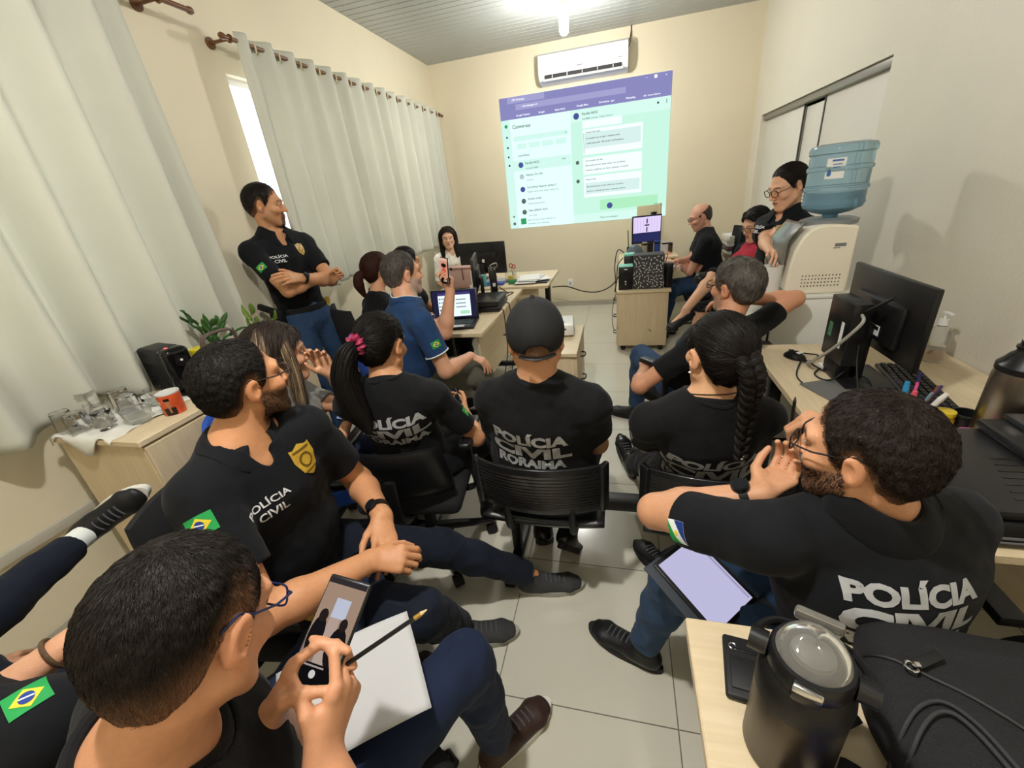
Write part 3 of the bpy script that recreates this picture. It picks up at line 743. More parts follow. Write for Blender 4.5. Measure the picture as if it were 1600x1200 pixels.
            rows = [ax_p(nr, hb - .02), ax_p(nr, hb + hgt * .5), ax_p(nr + .001, hb + hgt), ax_p(nr + .007, hb + hgt + .004), ax_p(nr + .013, hb + hgt), lerp(ax_p(nr + .018, hb + hgt * .7), O, .35), lerp(ax_p(nr + .022, hb + hgt * .5), O, .75), O, O - nd * .004]
            V_ = np.concatenate(rows) - loc; n_ = 49; fs = [[k * n_ + i, k * n_ + i + 1, (k + 1) * n_ + i + 1, (k + 1) * n_ + i] for k in range(len(rows) - 1) for i in range(n_ - 1)]
            q = mesh_obj('collar', V_, fs, T.get('cm', T['m']), sh, smooth=True, angle=70); md = q.modifiers.new('t', 'SOLIDIFY'); md.thickness = .0025
            ctx['collar_top'] = rows[3] - loc
        for e, ax_, r1, a, s_ in cuffs:
            if T.get('cuffband'):
                b = MB(); t = np.cross(ax_, [0.3, .2, 1]); x_ = nrm(t); y_ = np.cross(ax_, x_); rg = []
                for an in np.arange(28) * 2 * math.pi / 28:
                    d0 = math.cos(an) * x_ + math.sin(an) * y_; tt = np.linspace(.01, .12, 50); dd = S(e - ax_ * .006 + tt[:, None] * d0); rg.append(e - ax_ * .006 + d0 * (tt[np.argmax(dd > 0)] + .0005))
                b.tube(np.array(rg) - loc, .004, 6, True); q = b.build('sleeve_band', T['cuffband'], sh); q.location = (0, 0, 0)
    # ---- trousers
    Bt = g('bottom')
    if Bt:
        S2 = Field(); of = Bt.get('off', .012)
        S2.ecap(H - up * .035, H + up * Bt.get('rise', .05), (.155 * ws * fat + of * .7, .108 * fat + of * .7), (.148 * ws * fat + of * .6, .104 * fat * g('belly', 1) ** .5 + of * .6), pside, k=.05)
        for s_, (a, b, c) in legs.items():
            S2.cap(a, b, (.082 * fat + of) * Bt.get('w', 1), (.055 + of) * Bt.get('w', 1), k=.04); m1 = lerp(b, c, .35)
            S2.cap(b, m1, (.053 + of) * Bt.get('w', 1), (.05 + of) * Bt.get('w', 1), k=.035)
            e = lerp(b, c, Bt.get('len', g('tlen', .93))); S2.cap(m1, lerp(b, c, min(1.05, Bt.get('len', g('tlen', .93)) + .08)), (.05 + of) * Bt.get('w', 1), (.036 + of * 1.2) * Bt.get('wa', 1), k=.03)
            ax_ = nrm(c - b)
            S2.post.append(lambda P, d, e=e, ax_=ax_: np.where(np.linalg.norm(P - e - np.clip((P - e) @ ax_, 0, .3)[:, None] * ax_, axis=1) < .09, smax(d, (P - e) @ ax_, .005), d))
        am = Bt.get('wr', .006); S2.post.append(lambda P, d: d + am * (np.abs(vnoise(P * 15 + 11, 21)) - .35) + am * .4 * vnoise(P * 38, 23))
        tr, _ = field_obj(Bt.get('name', 'trousers'), S2, max(h * 1.2, .0045), Bt['m'], body, loc, it=1, one=True); tr.location = (0, 0, 0)
        ctx.update(TR=S2, trousers=tr)
    # ---- shoes
    Sh = g('shoes')
    if Sh:
        for s_ in 'RL':
            if g('no' + s_): continue
            c = legs[s_][2]; q = shoe(body, loc, c, g('t' + s_), g('u' + s_, (0, 0, 1)), Sh['m'], Sh['s'], max(h, .005), Sh.get('sc', 1.0), Sh.get('boot', False), Sh.get('laces', True), Sh.get('low', False)); q.location = (0, 0, 0)
    # ---- hair
    hr = g('hair', {}); st = hr.get('style', 'short'); hcl = A(srgb(hc)[:3])
    t0 = hr.get('t', .012)
    Fh = Field(); Fh.ell(W(CRC + A(0, -.002, .0)), (CRR + t0) * hs, RX, .02)
    Fh.ell(W((0, -.045, -.018)), (A(.062, .052, .062) + t0 * .5) * hs, RX, .03)
    for q in hr.get('extra', []): Fh.ell(W(q[0]), A(q[1]) * hs, RX, q[2] if len(q) > 2 else .03)
    zo = hr.get('zl', ZLZ) if not isinstance(hr.get('zl'), list) else np.array(hr['zl']); fade = hr.get('fade', .03)
    def hairline(P, d):
        l = wl(P); az = np.arctan2(np.abs(l[:, 0]), l[:, 1]); zl = np.interp(az, ZLA, zo) + hr.get('dz', 0) * (az < 1.2)
        up_ = (l[:, 2] - zl); thin = (1 - sstep(up_, -.005, fade)) * t0 * hs * hr.get('thin', .85)
        if hr.get('bald'):
            bx = hr['bald']; top = sstep(l[:, 2] - (bx[0] + bx[1] * np.clip(-l[:, 1], -.1, .12)), 0, .03); thin = np.maximum(thin, top * (t0 + .006) * hs)
        nz = hr.get('nz', .002) * (vnoise(P * hr.get('nf', 90), 4) + .6 * vnoise(P * hr.get('nf', 90) * 2.3, 6))
        return np.maximum(d + thin + nz, -up_ * .7 * hs)
    Fh.post.append(hairline)
    hh = hr.get('h', h * 1.1)
    colf0 = g('hairvar'); fc = hr.get('fadecol', .03 if st == 'short' and not hr.get('bald') else 0); skc = A(srgb(skin)[:3])
    def colf(l, h0):
        c_ = np.tile(h0, (len(l), 1)) if colf0 is None else colf0(l, h0)
        if fc:
            az = np.arctan2(np.abs(l[:, 0]), l[:, 1]); zl = np.interp(az, ZLA, zo); m = sstep(l[:, 2] - zl, -.004, fc)[:, None]; m = .25 + .75 * m; c_ = c_ * m + skc * .55 * (1 - m)
        return c_
    hm, hv = field_obj('hair', Fh, hh, HAIRM, body, loc, it=0, cols=lambda v: colf(wl(v), hcl)); hm.location = (0, 0, 0)
    ctx.update(hair=hm, Fh=Fh)
    if hr.get('n', 0) and len(hv):
        crown = A(hr.get('crown', (0.01, -.045, .125)))
        def flow(P):
            l = wl(P)
            if st in ('pony', 'bun'): f = A(hr.get('tie', (0, -.1, .04))) - l
            elif st == 'long': f = np.stack([l[:, 0] * .5, -np.abs(l[:, 1]) * .1 - .02, -np.abs(l[:, 0]) * 2 - .04], 1)
            elif st == 'side': f = np.stack([np.full(len(l), .6), .3 * np.ones(len(l)), -.2 + 0 * l[:, 0]], 1)
            else: f = l - crown + A(0, 0, -.02); 
            if st == 'fwd': f = np.stack([l[:, 0] * .2, .1 + 0 * l[:, 1], -.4 * np.abs(l[:, 0])], 1)
            return (f / np.maximum(np.linalg.norm(f, axis=1, keepdims=True), 1e-6)) @ RX.T
        vi = np.array(hv); sl = None
        q = strands('strands', Fh, vi, hr['n'], flow, hr.get('len', .012), hr.get('w', .0008), (lambda p: colf(wl(p), hcl)), hm, hr.get('segs', 3), hr.get('lift', .0012), hr.get('jit', .25), hr.get('var', .35), loc=loc)
        if q: q.location = (0, 0, 0)
    if g('glasses'): ctx['glasses'] = glasses(body, loc, W, RX, hs, **(g('glasses') if isinstance(g('glasses'), dict) else {})); 
    return ctx
# ------------------------------------------------------------------ room shell (metres; floor tiles are 0.6 m)
XL, XR, YB, YF, HC = -1.947, 1.872, 5.239, -1.75, 3.13
def struct(o): o['kind'] = 'structure'; return o
WALLM = mat('cream_wall_paint', '#e3d9bf', rough=0.62, bump=0.10, bscale=28, noise=0.02, nscale=3)
WALLR = mat('pale_wall_paint', '#e0dacb', rough=0.5, bump=0.28, bscale=55, noise=0.02, nscale=3)
TRIMM = mat('beige_tile_trim', '#b9b3a4', rough=0.4); WHITE_PL = mat('white_plastic', '#e9e9e6', rough=0.35); CREAM_PL = mat('cream_plastic', '#ece5d3', rough=0.35)
CEILM = mat('grey_pvc', '#a4a8a6', rough=0.35); DARKGAP = mat('dark_gap', '#57554f', rough=0.8)
def floor_mat():
    m = mat('ceramic_floor', '#d3cfbf', rough=0.16, spec=0.5); nt = m.node_tree; N = nt.nodes; L = nt.links; b = N['Principled BSDF']
    tc = N.new('ShaderNodeTexCoord'); sx = N.new('ShaderNodeSeparateXYZ'); L.new(tc.outputs['Object'], sx.inputs[0]); ms = []
    for ax in 'XY':
        a = N.new('ShaderNodeMath'); a.operation = 'PINGPONG'; a.inputs[1].default_value = 0.3; L.new(sx.outputs[ax], a.inputs[0])
        c = N.new('ShaderNodeMath'); c.operation = 'LESS_THAN'; c.inputs[1].default_value = 0.0019; L.new(a.outputs[0], c.inputs[0]); ms.append(c)
    mx = N.new('ShaderNodeMath'); mx.operation = 'MAXIMUM'; L.new(ms[0].outputs[0], mx.inputs[0]); L.new(ms[1].outputs[0], mx.inputs[1])
    n = N.new('ShaderNodeTexNoise'); n.inputs['Scale'].default_value = 2.2; n.inputs['Detail'].default_value = 4; L.new(tc.outputs['Object'], n.inputs['Vector'])
    cr = N.new('ShaderNodeValToRGB'); cr.color_ramp.elements[0].color = srgb('#cfcab8'); cr.color_ramp.elements[1].color = srgb('#dcd8ca'); L.new(n.outputs['Fac'], cr.inputs[0])
    mm = N.new('ShaderNodeMix'); mm.data_type = 'RGBA'; L.new(mx.outputs[0], mm.inputs['Factor']); L.new(cr.outputs[0], mm.inputs['A']); mm.inputs['B'].default_value = srgb('#6f6a5e')
    L.new(mm.outputs['Result'], b.inputs['Base Color'])
    r = N.new('ShaderNodeMath'); r.operation = 'MULTIPLY_ADD'; r.inputs[1].default_value = .5; r.inputs[2].default_value = .15; L.new(mx.outputs[0], r.inputs[0]); L.new(r.outputs[0], b.inputs['Roughness'])
    return m
b = MB(); b.bb((XL - .15, YF - .1, -.05), (XR + .7, YB + .1, 0)); struct(b.build('floor', floor_mat()))
b = MB(); k = 0; y = YF - .1                                     # narrow PVC ceiling boards running across the room
while y < YB + .1:
    b.bb((XL - .1, y + .004, HC), (XR + .1, y + .096, HC + .012), .003, 1); y += .1
b.cur = 1; b.bb((XL - .1, YF - .1, HC + .010), (XR + .1, YB + .1, HC + .03)); struct(b.build('ceiling', [CEILM, mat('ceiling_groove', '#7d7f7c', rough=.8)]))
b = MB(); b.bb((XL - .15, YB, 0), (XR + .8, YB + .1, HC + .05)); struct(b.build('wall_back', WALLM))
b = MB(); b.bb((XL - .15, YF - .1, 0), (XR + .8, YF, HC + .05)); struct(b.build('wall_front', WALLM))
WIN = [(-.55, 1.1), (1.85, 4.45)]; WZ0, WZ1 = 1.12, 2.42
b = MB(); t = XL - .15
b.bb((t, YF, 0), (XL, YB, WZ0)); b.bb((t, YF, WZ1), (XL, YB, HC + .05)); ys = [YF] + [v for w in WIN for v in w] + [YB]
for i in range(0, len(ys), 2): b.bb((t, ys[i], WZ0), (XL, ys[i + 1], WZ1))
struct(b.build('wall_left', WALLM))
PANE = mat('daylit_frosted_pane', '#f4f8ff', rough=.3, emit='#f6f8ff', estr=2.2)
for i, (a, c) in enumerate(WIN):
    b = MB(); fr = .04; x0, x1 = XL - .11, XL - .06
    b.bb((x0, a, WZ0), (x1, a + fr, WZ1)); b.bb((x0, c - fr, WZ0), (x1, c, WZ1)); b.bb((x0, a, WZ0), (x1, c, WZ0 + fr)); b.bb((x0, a, WZ1 - fr), (x1, c, WZ1)); b.bb((x0, (a + c) / 2 - .02, WZ0), (x1, (a + c) / 2 + .02, WZ1))
    o = struct(b.build('window_%d' % (i + 1), WHITE_PL)); b = MB(); b.bb((x0 + .02, a + .01, WZ0 + .01), (x0 + .028, c - .01, WZ1 - .01)); b.build('window_pane', PANE, o)
OY0, OY1, OZ = 2.48, 4.95, 2.07                                   # built-in cupboard opening in the right wall
t = XR + .1
for lo_, hi_ in (((XR, YF, 0), (t, OY0, HC + .05)), ((XR, OY1, 0), (t, YB, HC + .05)), ((XR, OY0, OZ), (t, OY1, HC + .05))):
    b = MB(); b.bb(lo_, hi_); struct(b.build('wall_right', WALLR))
b = MB(); b.bb((XR + .62, OY0 - .1, 0), (XR + .66, OY1 + .1, OZ + .2)); b.bb((XR + .1, OY0 - .12, 0), (XR + .66, OY0 - .08, OZ + .2)); b.bb((XR + .1, OY1 + .08, 0), (XR + .66, OY1 + .12, OZ + .2)); b.bb((XR + .1, OY0 - .1, OZ + .1), (XR + .66, OY1 + .1, OZ + .14)); struct(b.build('wall_recess', WALLR))
b = MB(); b.bb((XL, YB - .012, 0), (XR, YB, .07)); struct(b.build('baseboard_back', TRIMM))
b = MB(); b.bb((XR - .012, YF, 0), (XR, OY0, .07)); struct(b.build('baseboard_right', TRIMM))
b = MB(); b.bb((XL, YF, 0), (XL + .012, YB, .07)); struct(b.build('baseboard_left', TRIMM))
b = MB(); b.bb((XL, YF, .445), (XL + .022, .62, .492), .004); struct(b.build('trim_1', mat('cable_trunking', '#bdb9ad', rough=.45)))

# sliding cupboard doors
DOORM = mat('white_laminate_door', '#ddd9cf', rough=.4, noise=.02, nscale=4)
t = thing('sliding_wardrobe', 'white built-in wardrobe with sliding doors in the right wall', 'wardrobe', (XR, OY0, 0))
b = MB(); b.bb((.02, 0, OZ - .05), (.11, OY1 - OY0, OZ), .004); b.bb((.075, .0, OZ - .075), (.1, OY1 - OY0, OZ - .05)); b.build('top_track', mat('aluminium_track', '#8f8a80', rough=.4, metal=.4), t)
for y0, y1, x in ((0.0, .98, .06), (1.0, 1.4, .075), (1.42, 2.47, .06)):
    b = MB(); b.bb((x, y0, .02), (x + .02, y1, OZ - .05), .003); b.build('door', DOORM, t)
for y0 in (.98, 1.4):
    b = MB(); b.bb((.055, y0, .02), (.062, y0 + .02, OZ - .05)); b.build('stile', mat('dark_stile', '#3c3833', rough=.5), t)
b = MB(); b.box((0, 0, 0), (.002, .20, .29)); n = b.build('paper_notice', mat('paper_white', '#eceae6', rough=.8)); n.location = (XR + .07, 3.62, 1.36)
tag(n, 'printed paper notice taped to the wardrobe door behind the blue bottle', 'notice')
b = MB()
for i in range(9): b.box((-.0016, .0 + (.03 if i % 3 == 0 else 0), .11 - .027 * i), (.0006, .15 - (.06 if i % 3 == 0 else .01 * (i % 4)), .008))
b.build('print_lines', mat('print_grey', '#8d8f9a', rough=.8), n)

# wall socket
t = thing('wall_socket', 'white wall socket low on the back wall between the desks', 'socket', (-.275, YB - .001, .33))
b = MB(); b.box((0, -.006, 0), (.075, .012, .115), .004); b.build('cover_plate', WHITE_PL, t)
b = MB(); b.box((0, -.013, 0), (.03, .004, .045), .002); b.build('outlet_insert', mat('grey_plastic', '#b5b5b3', rough=.4), t)

# ------------------------------------------------------------------ curtains and rods
CURT = mat('pale_curtain', '#dcdcd0', rough=.9, bump=.2, bscale=700, noise=.03, nscale=5, sheen=.1)
def curtain_trans():
    nt = CURT.node_tree; N = nt.nodes; L = nt.links; b = N['Principled BSDF']; tr = N.new('ShaderNodeBsdfTranslucent'); tr.inputs['Color'].default_value = srgb('#e4e5d6')
    mx = N.new('ShaderNodeMixShader'); mx.inputs[0].default_value = .22; L.new(b.outputs[0], mx.inputs[1]); L.new(tr.outputs[0], mx.inputs[2]); L.new(mx.outputs[0], N['Material Output'].inputs['Surface'])
curtain_trans()
ROD = mat('brown_rod', '#6f4a2e', rough=.4); RING = mat('cream_grommet', '#d9cfae', rough=.3)
def curtain(name, label, y0, y1, z0, z1, lam, amp, seed, xc, flare=1.35, top_off=.03):
    rg = np.random.default_rng(seed); nw = int(round((y1 - y0) / lam)); nu, nv = nw * 14 + 1, 46
    ph = rg.uniform(-.5, .5, nw + 2); am = rg.uniform(.75, 1.3, nw + 2)
    def f(u, v):
        s = u * nw; i = int(s); fr = s - i; p = ph[i] * (1 - fr) + ph[min(i + 1, nw + 1)] * fr; a = am[i] * (1 - fr) + am[min(i + 1, nw + 1)] * fr
        grow = .8 + (flare - .8) * (1 - v) ** .8; wob = (1 - v) * (.5 * p)
        x = xc + amp * a * grow * math.sin(2 * math.pi * (s + wob * .5)) + (1 - v) * .014 * math.sin(7 * u * nw * .37 + seed) + .006 * math.sin(2 * math.pi * s * 2 + p * 6) * (1 - v)
        y = y0 + u * (y1 - y0) + (1 - v) * .03 * math.sin(s * 2.1 + seed)
        z = z0 + v * (z1 - z0) + (1 - v) * .012 * math.sin(s * 3.1)
        return (x, y, z)
    b = MB(); b.grid(f, nu, nv); o = b.build(name, CURT, None, angle=None); tag(o, label, 'curtain')
    md = o.modifiers.new('thick', 'SOLIDIFY'); md.thickness = .002
    for i in range(nw * 2):
        b = MB()
        yy = y0 + (i + .5) / (nw * 2) * (y1 - y0); ang = .9 if i % 2 else -.9
        ax = A(math.sin(ang) * 1.0, math.cos(ang), 0); b.tube(circ((xc, yy, z1 - .045), .024, 16, ax), .006, 6, True); b.build('grommet', RING, o)
    return o
def rod(label, y0, y1, x, z, brackets, finial0=True):
    t = thing('curtain_rod', label, 'curtain rod', (x, y0, z)); b = MB(); b.cyl((0, 0, 0), (0, y1 - y0, 0), .0125, seg=16); b.build('pole', ROD, t)
    for yb in brackets:
        b = MB(); b.cyl((0, yb - y0, 0), (XL - x, yb - y0, 0), .009, seg=10); b.cyl((XL - x + .012, yb - y0, 0), (XL - x, yb - y0, 0), .03, seg=20); b.tube(circ((0, yb - y0, 0), .018, 16, (0, 1, 0)), .005, 6, True); b.build('bracket', ROD, t)
    for e, s in ((0, -1), (y1 - y0, 1)):
        b = MB(); b.lathe([(.0125, 0), (.017, .004), (.018, .02), (.012, .03), (.0, .033)], 16, (0, e, 0), np.stack([A(1, 0, 0), A(0, 0, 1), A(0, s, 0)], 1)); b.build('finial', ROD, t)
curtain('curtain', 'wide pale green curtain behind the standing officer with crossed arms', 1.84, 4.98, 1.06, 2.60, .205, .040, 5, -1.80)
curtain('curtain', 'near pale curtain beside the coffee machine, with a sagging fold', -.75, 1.20, .90, 2.66, .26, .066, 11, -1.83)
rod('brown curtain rod carrying the wide far curtain', 1.76, 5.08, -1.80, 2.555, (1.80, 3.4, 5.0))
rod('brown curtain rod above the near curtain, end showing at the top', -.9, 1.56, -1.80, 2.62, (-.7, 1.40))

# ------------------------------------------------------------------ lamps on the ceiling
LAMPM = mat('lit_lamp', '#ffffff', emit='#fffaf0', estr=45.0)
def lamp(label, x, y, L=.26):
    t = thing('ceiling_lamp', label, 'lamp', (x, y, HC))
    b = MB(); b.lathe([(.0, 0), (.05, 0), (.05, -.012), (.022, -.03), (.022, -.06), (.0, -.06)][::-1], 24); b.build('socket', WHITE_PL, t)
    b = MB(); b.lathe([(0, -.125), (.03, -.125), (.034, -.11), (.028, -.07), (.018, -.055), (.0, -.055)], 24); b.build('lamp_base', WHITE_PL, t)
    b = MB(); b.lathe([(0, -.06 - L), (.02, -.058 - L), (.034, -.045 - L), (.04, -.02 - L), (.04, -.13), (.034, -.118), (0, -.118)], 24); b.build('bulb', LAMPM, t)
    return t
lamp('lit white lamp hanging from the ceiling in front of the air conditioner', -.09, 3.9)
def light(kind, loc, energy, size, col=(1, .97, .92), rot=None):
    l = bpy.data.lights.new('lamp_light', kind); l.energy = energy; l.color = col
    if kind == 'POINT': l.shadow_soft_size = size
    else: l.size = size
    o = bpy.data.objects.new('lamp_light', l); COL.objects.link(o); o.location = loc
    if rot: o.rotation_euler = rot
    return o

# ------------------------------------------------------------------ air conditioner
t = thing('air_conditioner', 'white wall-mounted air conditioner above the projected image', 'air conditioner', (-.02, YB, 2.84))
prof = [(0, -.14), (0, .145), (-.17, .145), (-.215, .12), (-.225, .0), (-.215, -.07), (-.18, -.115), (-.10, -.14)]
b = MB(); w = 1.0; n = len(prof); vs = [(sx * w / 2, p[0], p[1]) for sx in (-1, 1) for p in prof]; fs = [list(range(n)), list(range(n, 2 * n))[::-1]] + [[(i + 1) % n, i, n + i, n + (i + 1) % n] for i in range(n)]
b.add(vs, fs); b.build('housing', mat('white_gloss_plastic', '#e4e6ea', rough=.22), t, angle=25)
b = MB(); b.box((0, -.213, -.088), (.86, .03, .035), 0); b.build('outlet_slot', mat('dark_slot', '#2b2b2d', rough=.7), t)
b = MB(); b.box((0, -.214, -.115), (.9, .012, .03), .003, axis_rot((1, 0, 0), -.5)); b.build('louver', WHITE_PL, t)
for i in range(5):
    b = MB(); b.box((-.34 + .17 * i, -.22, -.09), (.006, .02, .03)); b.build('vane', WHITE_PL, t)
M_YN = A([[1, 0, 0], [0, 0, -1], [0, 1, 0]])                       # text standing on a wall, read from -y
b = MB(); v, f = fit_text('88', .05, .03); b.add(v, f, M_YN, (.06, -.2265, .06)); b.box((-.05, -.2258, .055), (.08, .002, .035)); b.box((.2, -.2255, .085), (.03, .002, .015)); b.build('display', mat('ac_display', '#ffffff', emit='#ffffff', estr=1.6), t)
b = MB(); b.box((-.03, -.2255, -.025), (.07, .001, .012)); b.box((.42, -.223, -.02), (.05, .001, .006)); b.build('logo', mat('grey_print', '#77797e', rough=.6), t)
b = MB(); b.tube(spline([(.47, -.03, .12), (.52, -.02, .18), (.535, -.01, .29)], 14), .005, 6); b.tube(spline([(.48, -.05, .05), (.53, -.03, .16), (.53, -.01, .29)], 14), .004, 6); b.build('cable', BLK_RUB, t)

# ------------------------------------------------------------------ projected chat window on the back wall
def emat(name, c, s): return mat(name, '#000000', rough=1, spec=0, emit=c, estr=s)
PJ = thing('projected_screen', 'large bright projected chat window on the back wall', 'projection', (-.05, YB - .001, 1.89))
PW, PH = 2.04, 1.53
def pj(name, m, items, dy, parent=PJ):
    """items: rectangles (x0,y0,x1,y1) or ('text', s, x, y, h) in a 0..1 frame, y up"""
    X = lambda x: (x - .5) * PW; Z = lambda y: (y - .5) * PH; o = None
    for it in items:
        b = MB()
        if it[0] == 'c':
            _, x, y, r = it; b.add([(X(x) + r * math.cos(a), -dy, Z(y) + r * math.sin(a)) for a in np.arange(24) * 2 * math.pi / 24], [list(range(24))])
        elif isinstance(it[0], str):
            _, s, x, y, h = it; v, f = text_flat(s, None, .012); v = v * h; v[:, 0] -= v[:, 0].min(); b.add(v, f, M_YN, (X(x), -dy, Z(y)))
        else:
            x0, y0, x1, y1 = it; b.add([(X(x0), -dy, Z(y0)), (X(x1), -dy, Z(y0)), (X(x1), -dy, Z(y1)), (X(x0), -dy, Z(y1))], [[0, 1, 2, 3]])
        o = b.build(name, m, parent, smooth=False, angle=None)
    return o
b = MB(); b.box((0, -.002, 0), (PW, .004, PH)); b.build('light_field', emat('pj_white', '#d9f6f0', .98), PJ)
pj('browser_bar', emat('pj_purple', '#8f8ec4', .8), [(0, .845, 1, 1)], .006)
pj('tab', emat('pj_lilac', '#a9a8d6', .8), [(.05, .955, .28, 1), (.1, .905, .75, .945)], .007)
pj('side_bar', emat('pj_mint', '#c8ece2', .95), [(0, 0, .055, .845), (.07, .685, .415, .72), (.055, .46, .425, .54), (.09, .625, .15, .665), (.165, .625, .235, .665), (.25, .625, .32, .665), (.335, .625, .4, .665)], .006)
pj('chat_panel', emat('pj_green', '#c3eedb', .92), [(.43, 0, 1, .845)], .0055)
pj('chat_header', emat('pj_head', '#cdeee4', .95), [(.43, .76, 1, .845), (.43, 0, 1, .07)], .0065)
pj('message', emat('pj_bubble', '#e6f5f3', .98), [(.5, .71, .73, .76), (.5, .52, .85, .7), (.5, .375, .85, .5), (.5, .2, .85, .36)], .007)
pj('quote', emat('pj_quote', '#cfe6e2', .93), [(.51, .565, .84, .675), (.51, .225, .84, .31)], .008)
pj('voice_note', emat('pj_note', '#a9e3b9', .95), [(.6, .09, .95, .17)], .007)
DKE = emat('pj_dark', '#46605f', .5)
pj('dark_lettering', DKE, [('t', 'Conversas', .07, .79, .055), ('t', 'CONVERSAS', .09, .575, .028), ('t', 'Família NOC', .135, .515, .036), ('t', 'Fabiano De Oliv', .135, .425, .034), ('t', 'Cerimônia Fazendo Justiça 2', .135, .325, .034), ('t', 'Família Unida', .135, .235, .034), ('t', 'Pátio BRENT ADV', .135, .14, .034),
   ('t', 'Família NOC', .5, .81, .036), ('t', '14:28', .37, .515, .022), ('t', 'Anexo não visto', .52, .68, .026), ('t', 'O inspetor vai corrigir o horário onde', .52, .635, .026), ('t', 'confirmado pelo 190 horário de Roraima e', .52, .6, .026), ('t', 'Convocação do Dia:', .515, .475, .026), ('t', 'Boa tarde pessoal, avisar ações com os dentes', .515, .44, .026), ('t', 'horários, confirmar por favor, somente o horário', .515, .405, .026),
   ('t', 'Boa tarde pessoal, enviar todos com os dentes', .52, .28, .024), ('t', 'horários, confirmar por favor, somente o horário', .52, .245, .024), ('t', 'Hoje no dia', .515, .335, .026)], .009)
pj('grey_lettering', emat('pj_grey', '#7f9a98', .65), [('t', 'ok tarde 9 ABR', .135, .475, .026), ('t', 'vi tardou', .135, .385, .024), ('t', 'Organiz. Vamos de fé, vencer, mandar dia 2', .135, .29, .024), ('t', 'abraços até quinta-feira', .135, .195, .024), ('t', 'Seu recado', .135, .1, .024), ('t', 'Não é dia para arrumar o histórico do', .125, .06, .024), ('t', 'computador hoje, combinado', .125, .03, .024), ('t', 'ALDEMIR, Amanda, Cristina, Paulo S...', .5, .775, .024), ('t', '0:08', .93, .1, .022), ('t', 'Digite uma mensagem', .6, .03, .026)], .009)
pj('white_lettering', emat('pj_lit', '#f4f6ff', 1.1), [('t', '(78) WhatsApp', .08, .975, .026), ('t', 'web.whatsapp.com', .14, .925, .026), ('t', 'Google Tradutor', .1, .865, .026), ('t', 'Google', .24, .865, .026), ('t', 'Rádio NOC', .34, .865, .026), ('t', 'Google Meet', .47, .868, .026), ('t', 'Dicionários - gov', .6, .868, .026), ('t', 'WhatsApp', .75, .868, .026), ('t', 'SEI - Acesso Externo', .85, .868, .022), ('t', '–', .86, .98, .03), ('t', '×', .965, .98, .03), (.905, .97, .92, .99)], .009)
pj('avatar', emat('pj_avatar', '#5a66b4', .6), [('c', .105, .505, .033), ('c', .105, .315, .033), ('c', .465, .8, .035), ('c', .66, .12, .036)], .009)
pj('photo_avatar', emat('pj_avatar2', '#6d7d78', .6), [('c', .105, .22, .031), ('c', .105, .13, .031), ('c', .465, .47, .022), ('c', .465, .33, .022), ('c', .03, .04, .02), ('c', .03, .1, .012)], .009)
pj('pale_avatar', emat('pj_avatar3', '#b9cfd0', .8), [('c', .105, .415, .031)], .009)
pj('green_icon', emat('pj_icon', '#3fae6e', .7), [('c', .03, .8, .02), (.075, .03, .112, .08)], .009)
pj('icon', DKE, [('c', .03, .72, .012), ('c', .03, .645, .012), ('c', .03, .575, .012), ('c', .03, .51, .013), (.975, .80, .978, .83), ('c', .93, .81, .012), (.395, .70, .402, .705), (.505, .53, .507, .675)], .0095)
# ------------------------------------------------------------------ furniture
MAPLE = wood_mat('maple_laminate', '#e2d0b0', '#d8c4a1', axis='Y'); MAPLE_E = mat('maple_edge', '#e6d5b4', rough=.45); MAPLE_X = wood_mat('maple_laminate_across', '#e2d0b0', '#d8c4a1', axis='X'); MAPLE_V = wood_mat('maple_laminate_upright', '#dfccaa', '#d5bf9b', axis='Z')
FAB_BLK = mat('black_upholstery', '#18181b', rough=.9, bump=.4, bscale=600); FAB_BLUE = mat('blue_upholstery', '#1f4fae', rough=.85, bump=.3, bscale=600); PL_GREY = mat('dark_grey_plastic', '#303338', rough=.4); STEEL_B = mat('black_steel', '#1b1b1d', rough=.4, metal=.3)
SCREEN_OFF = mat('screen_off', '#08080a', rough=.12); PAPER = MATS['paper_white']; GLASSM = mat('clear_glass', '#ffffff', rough=.0, trans=1, ior=1.45, spec=.5)
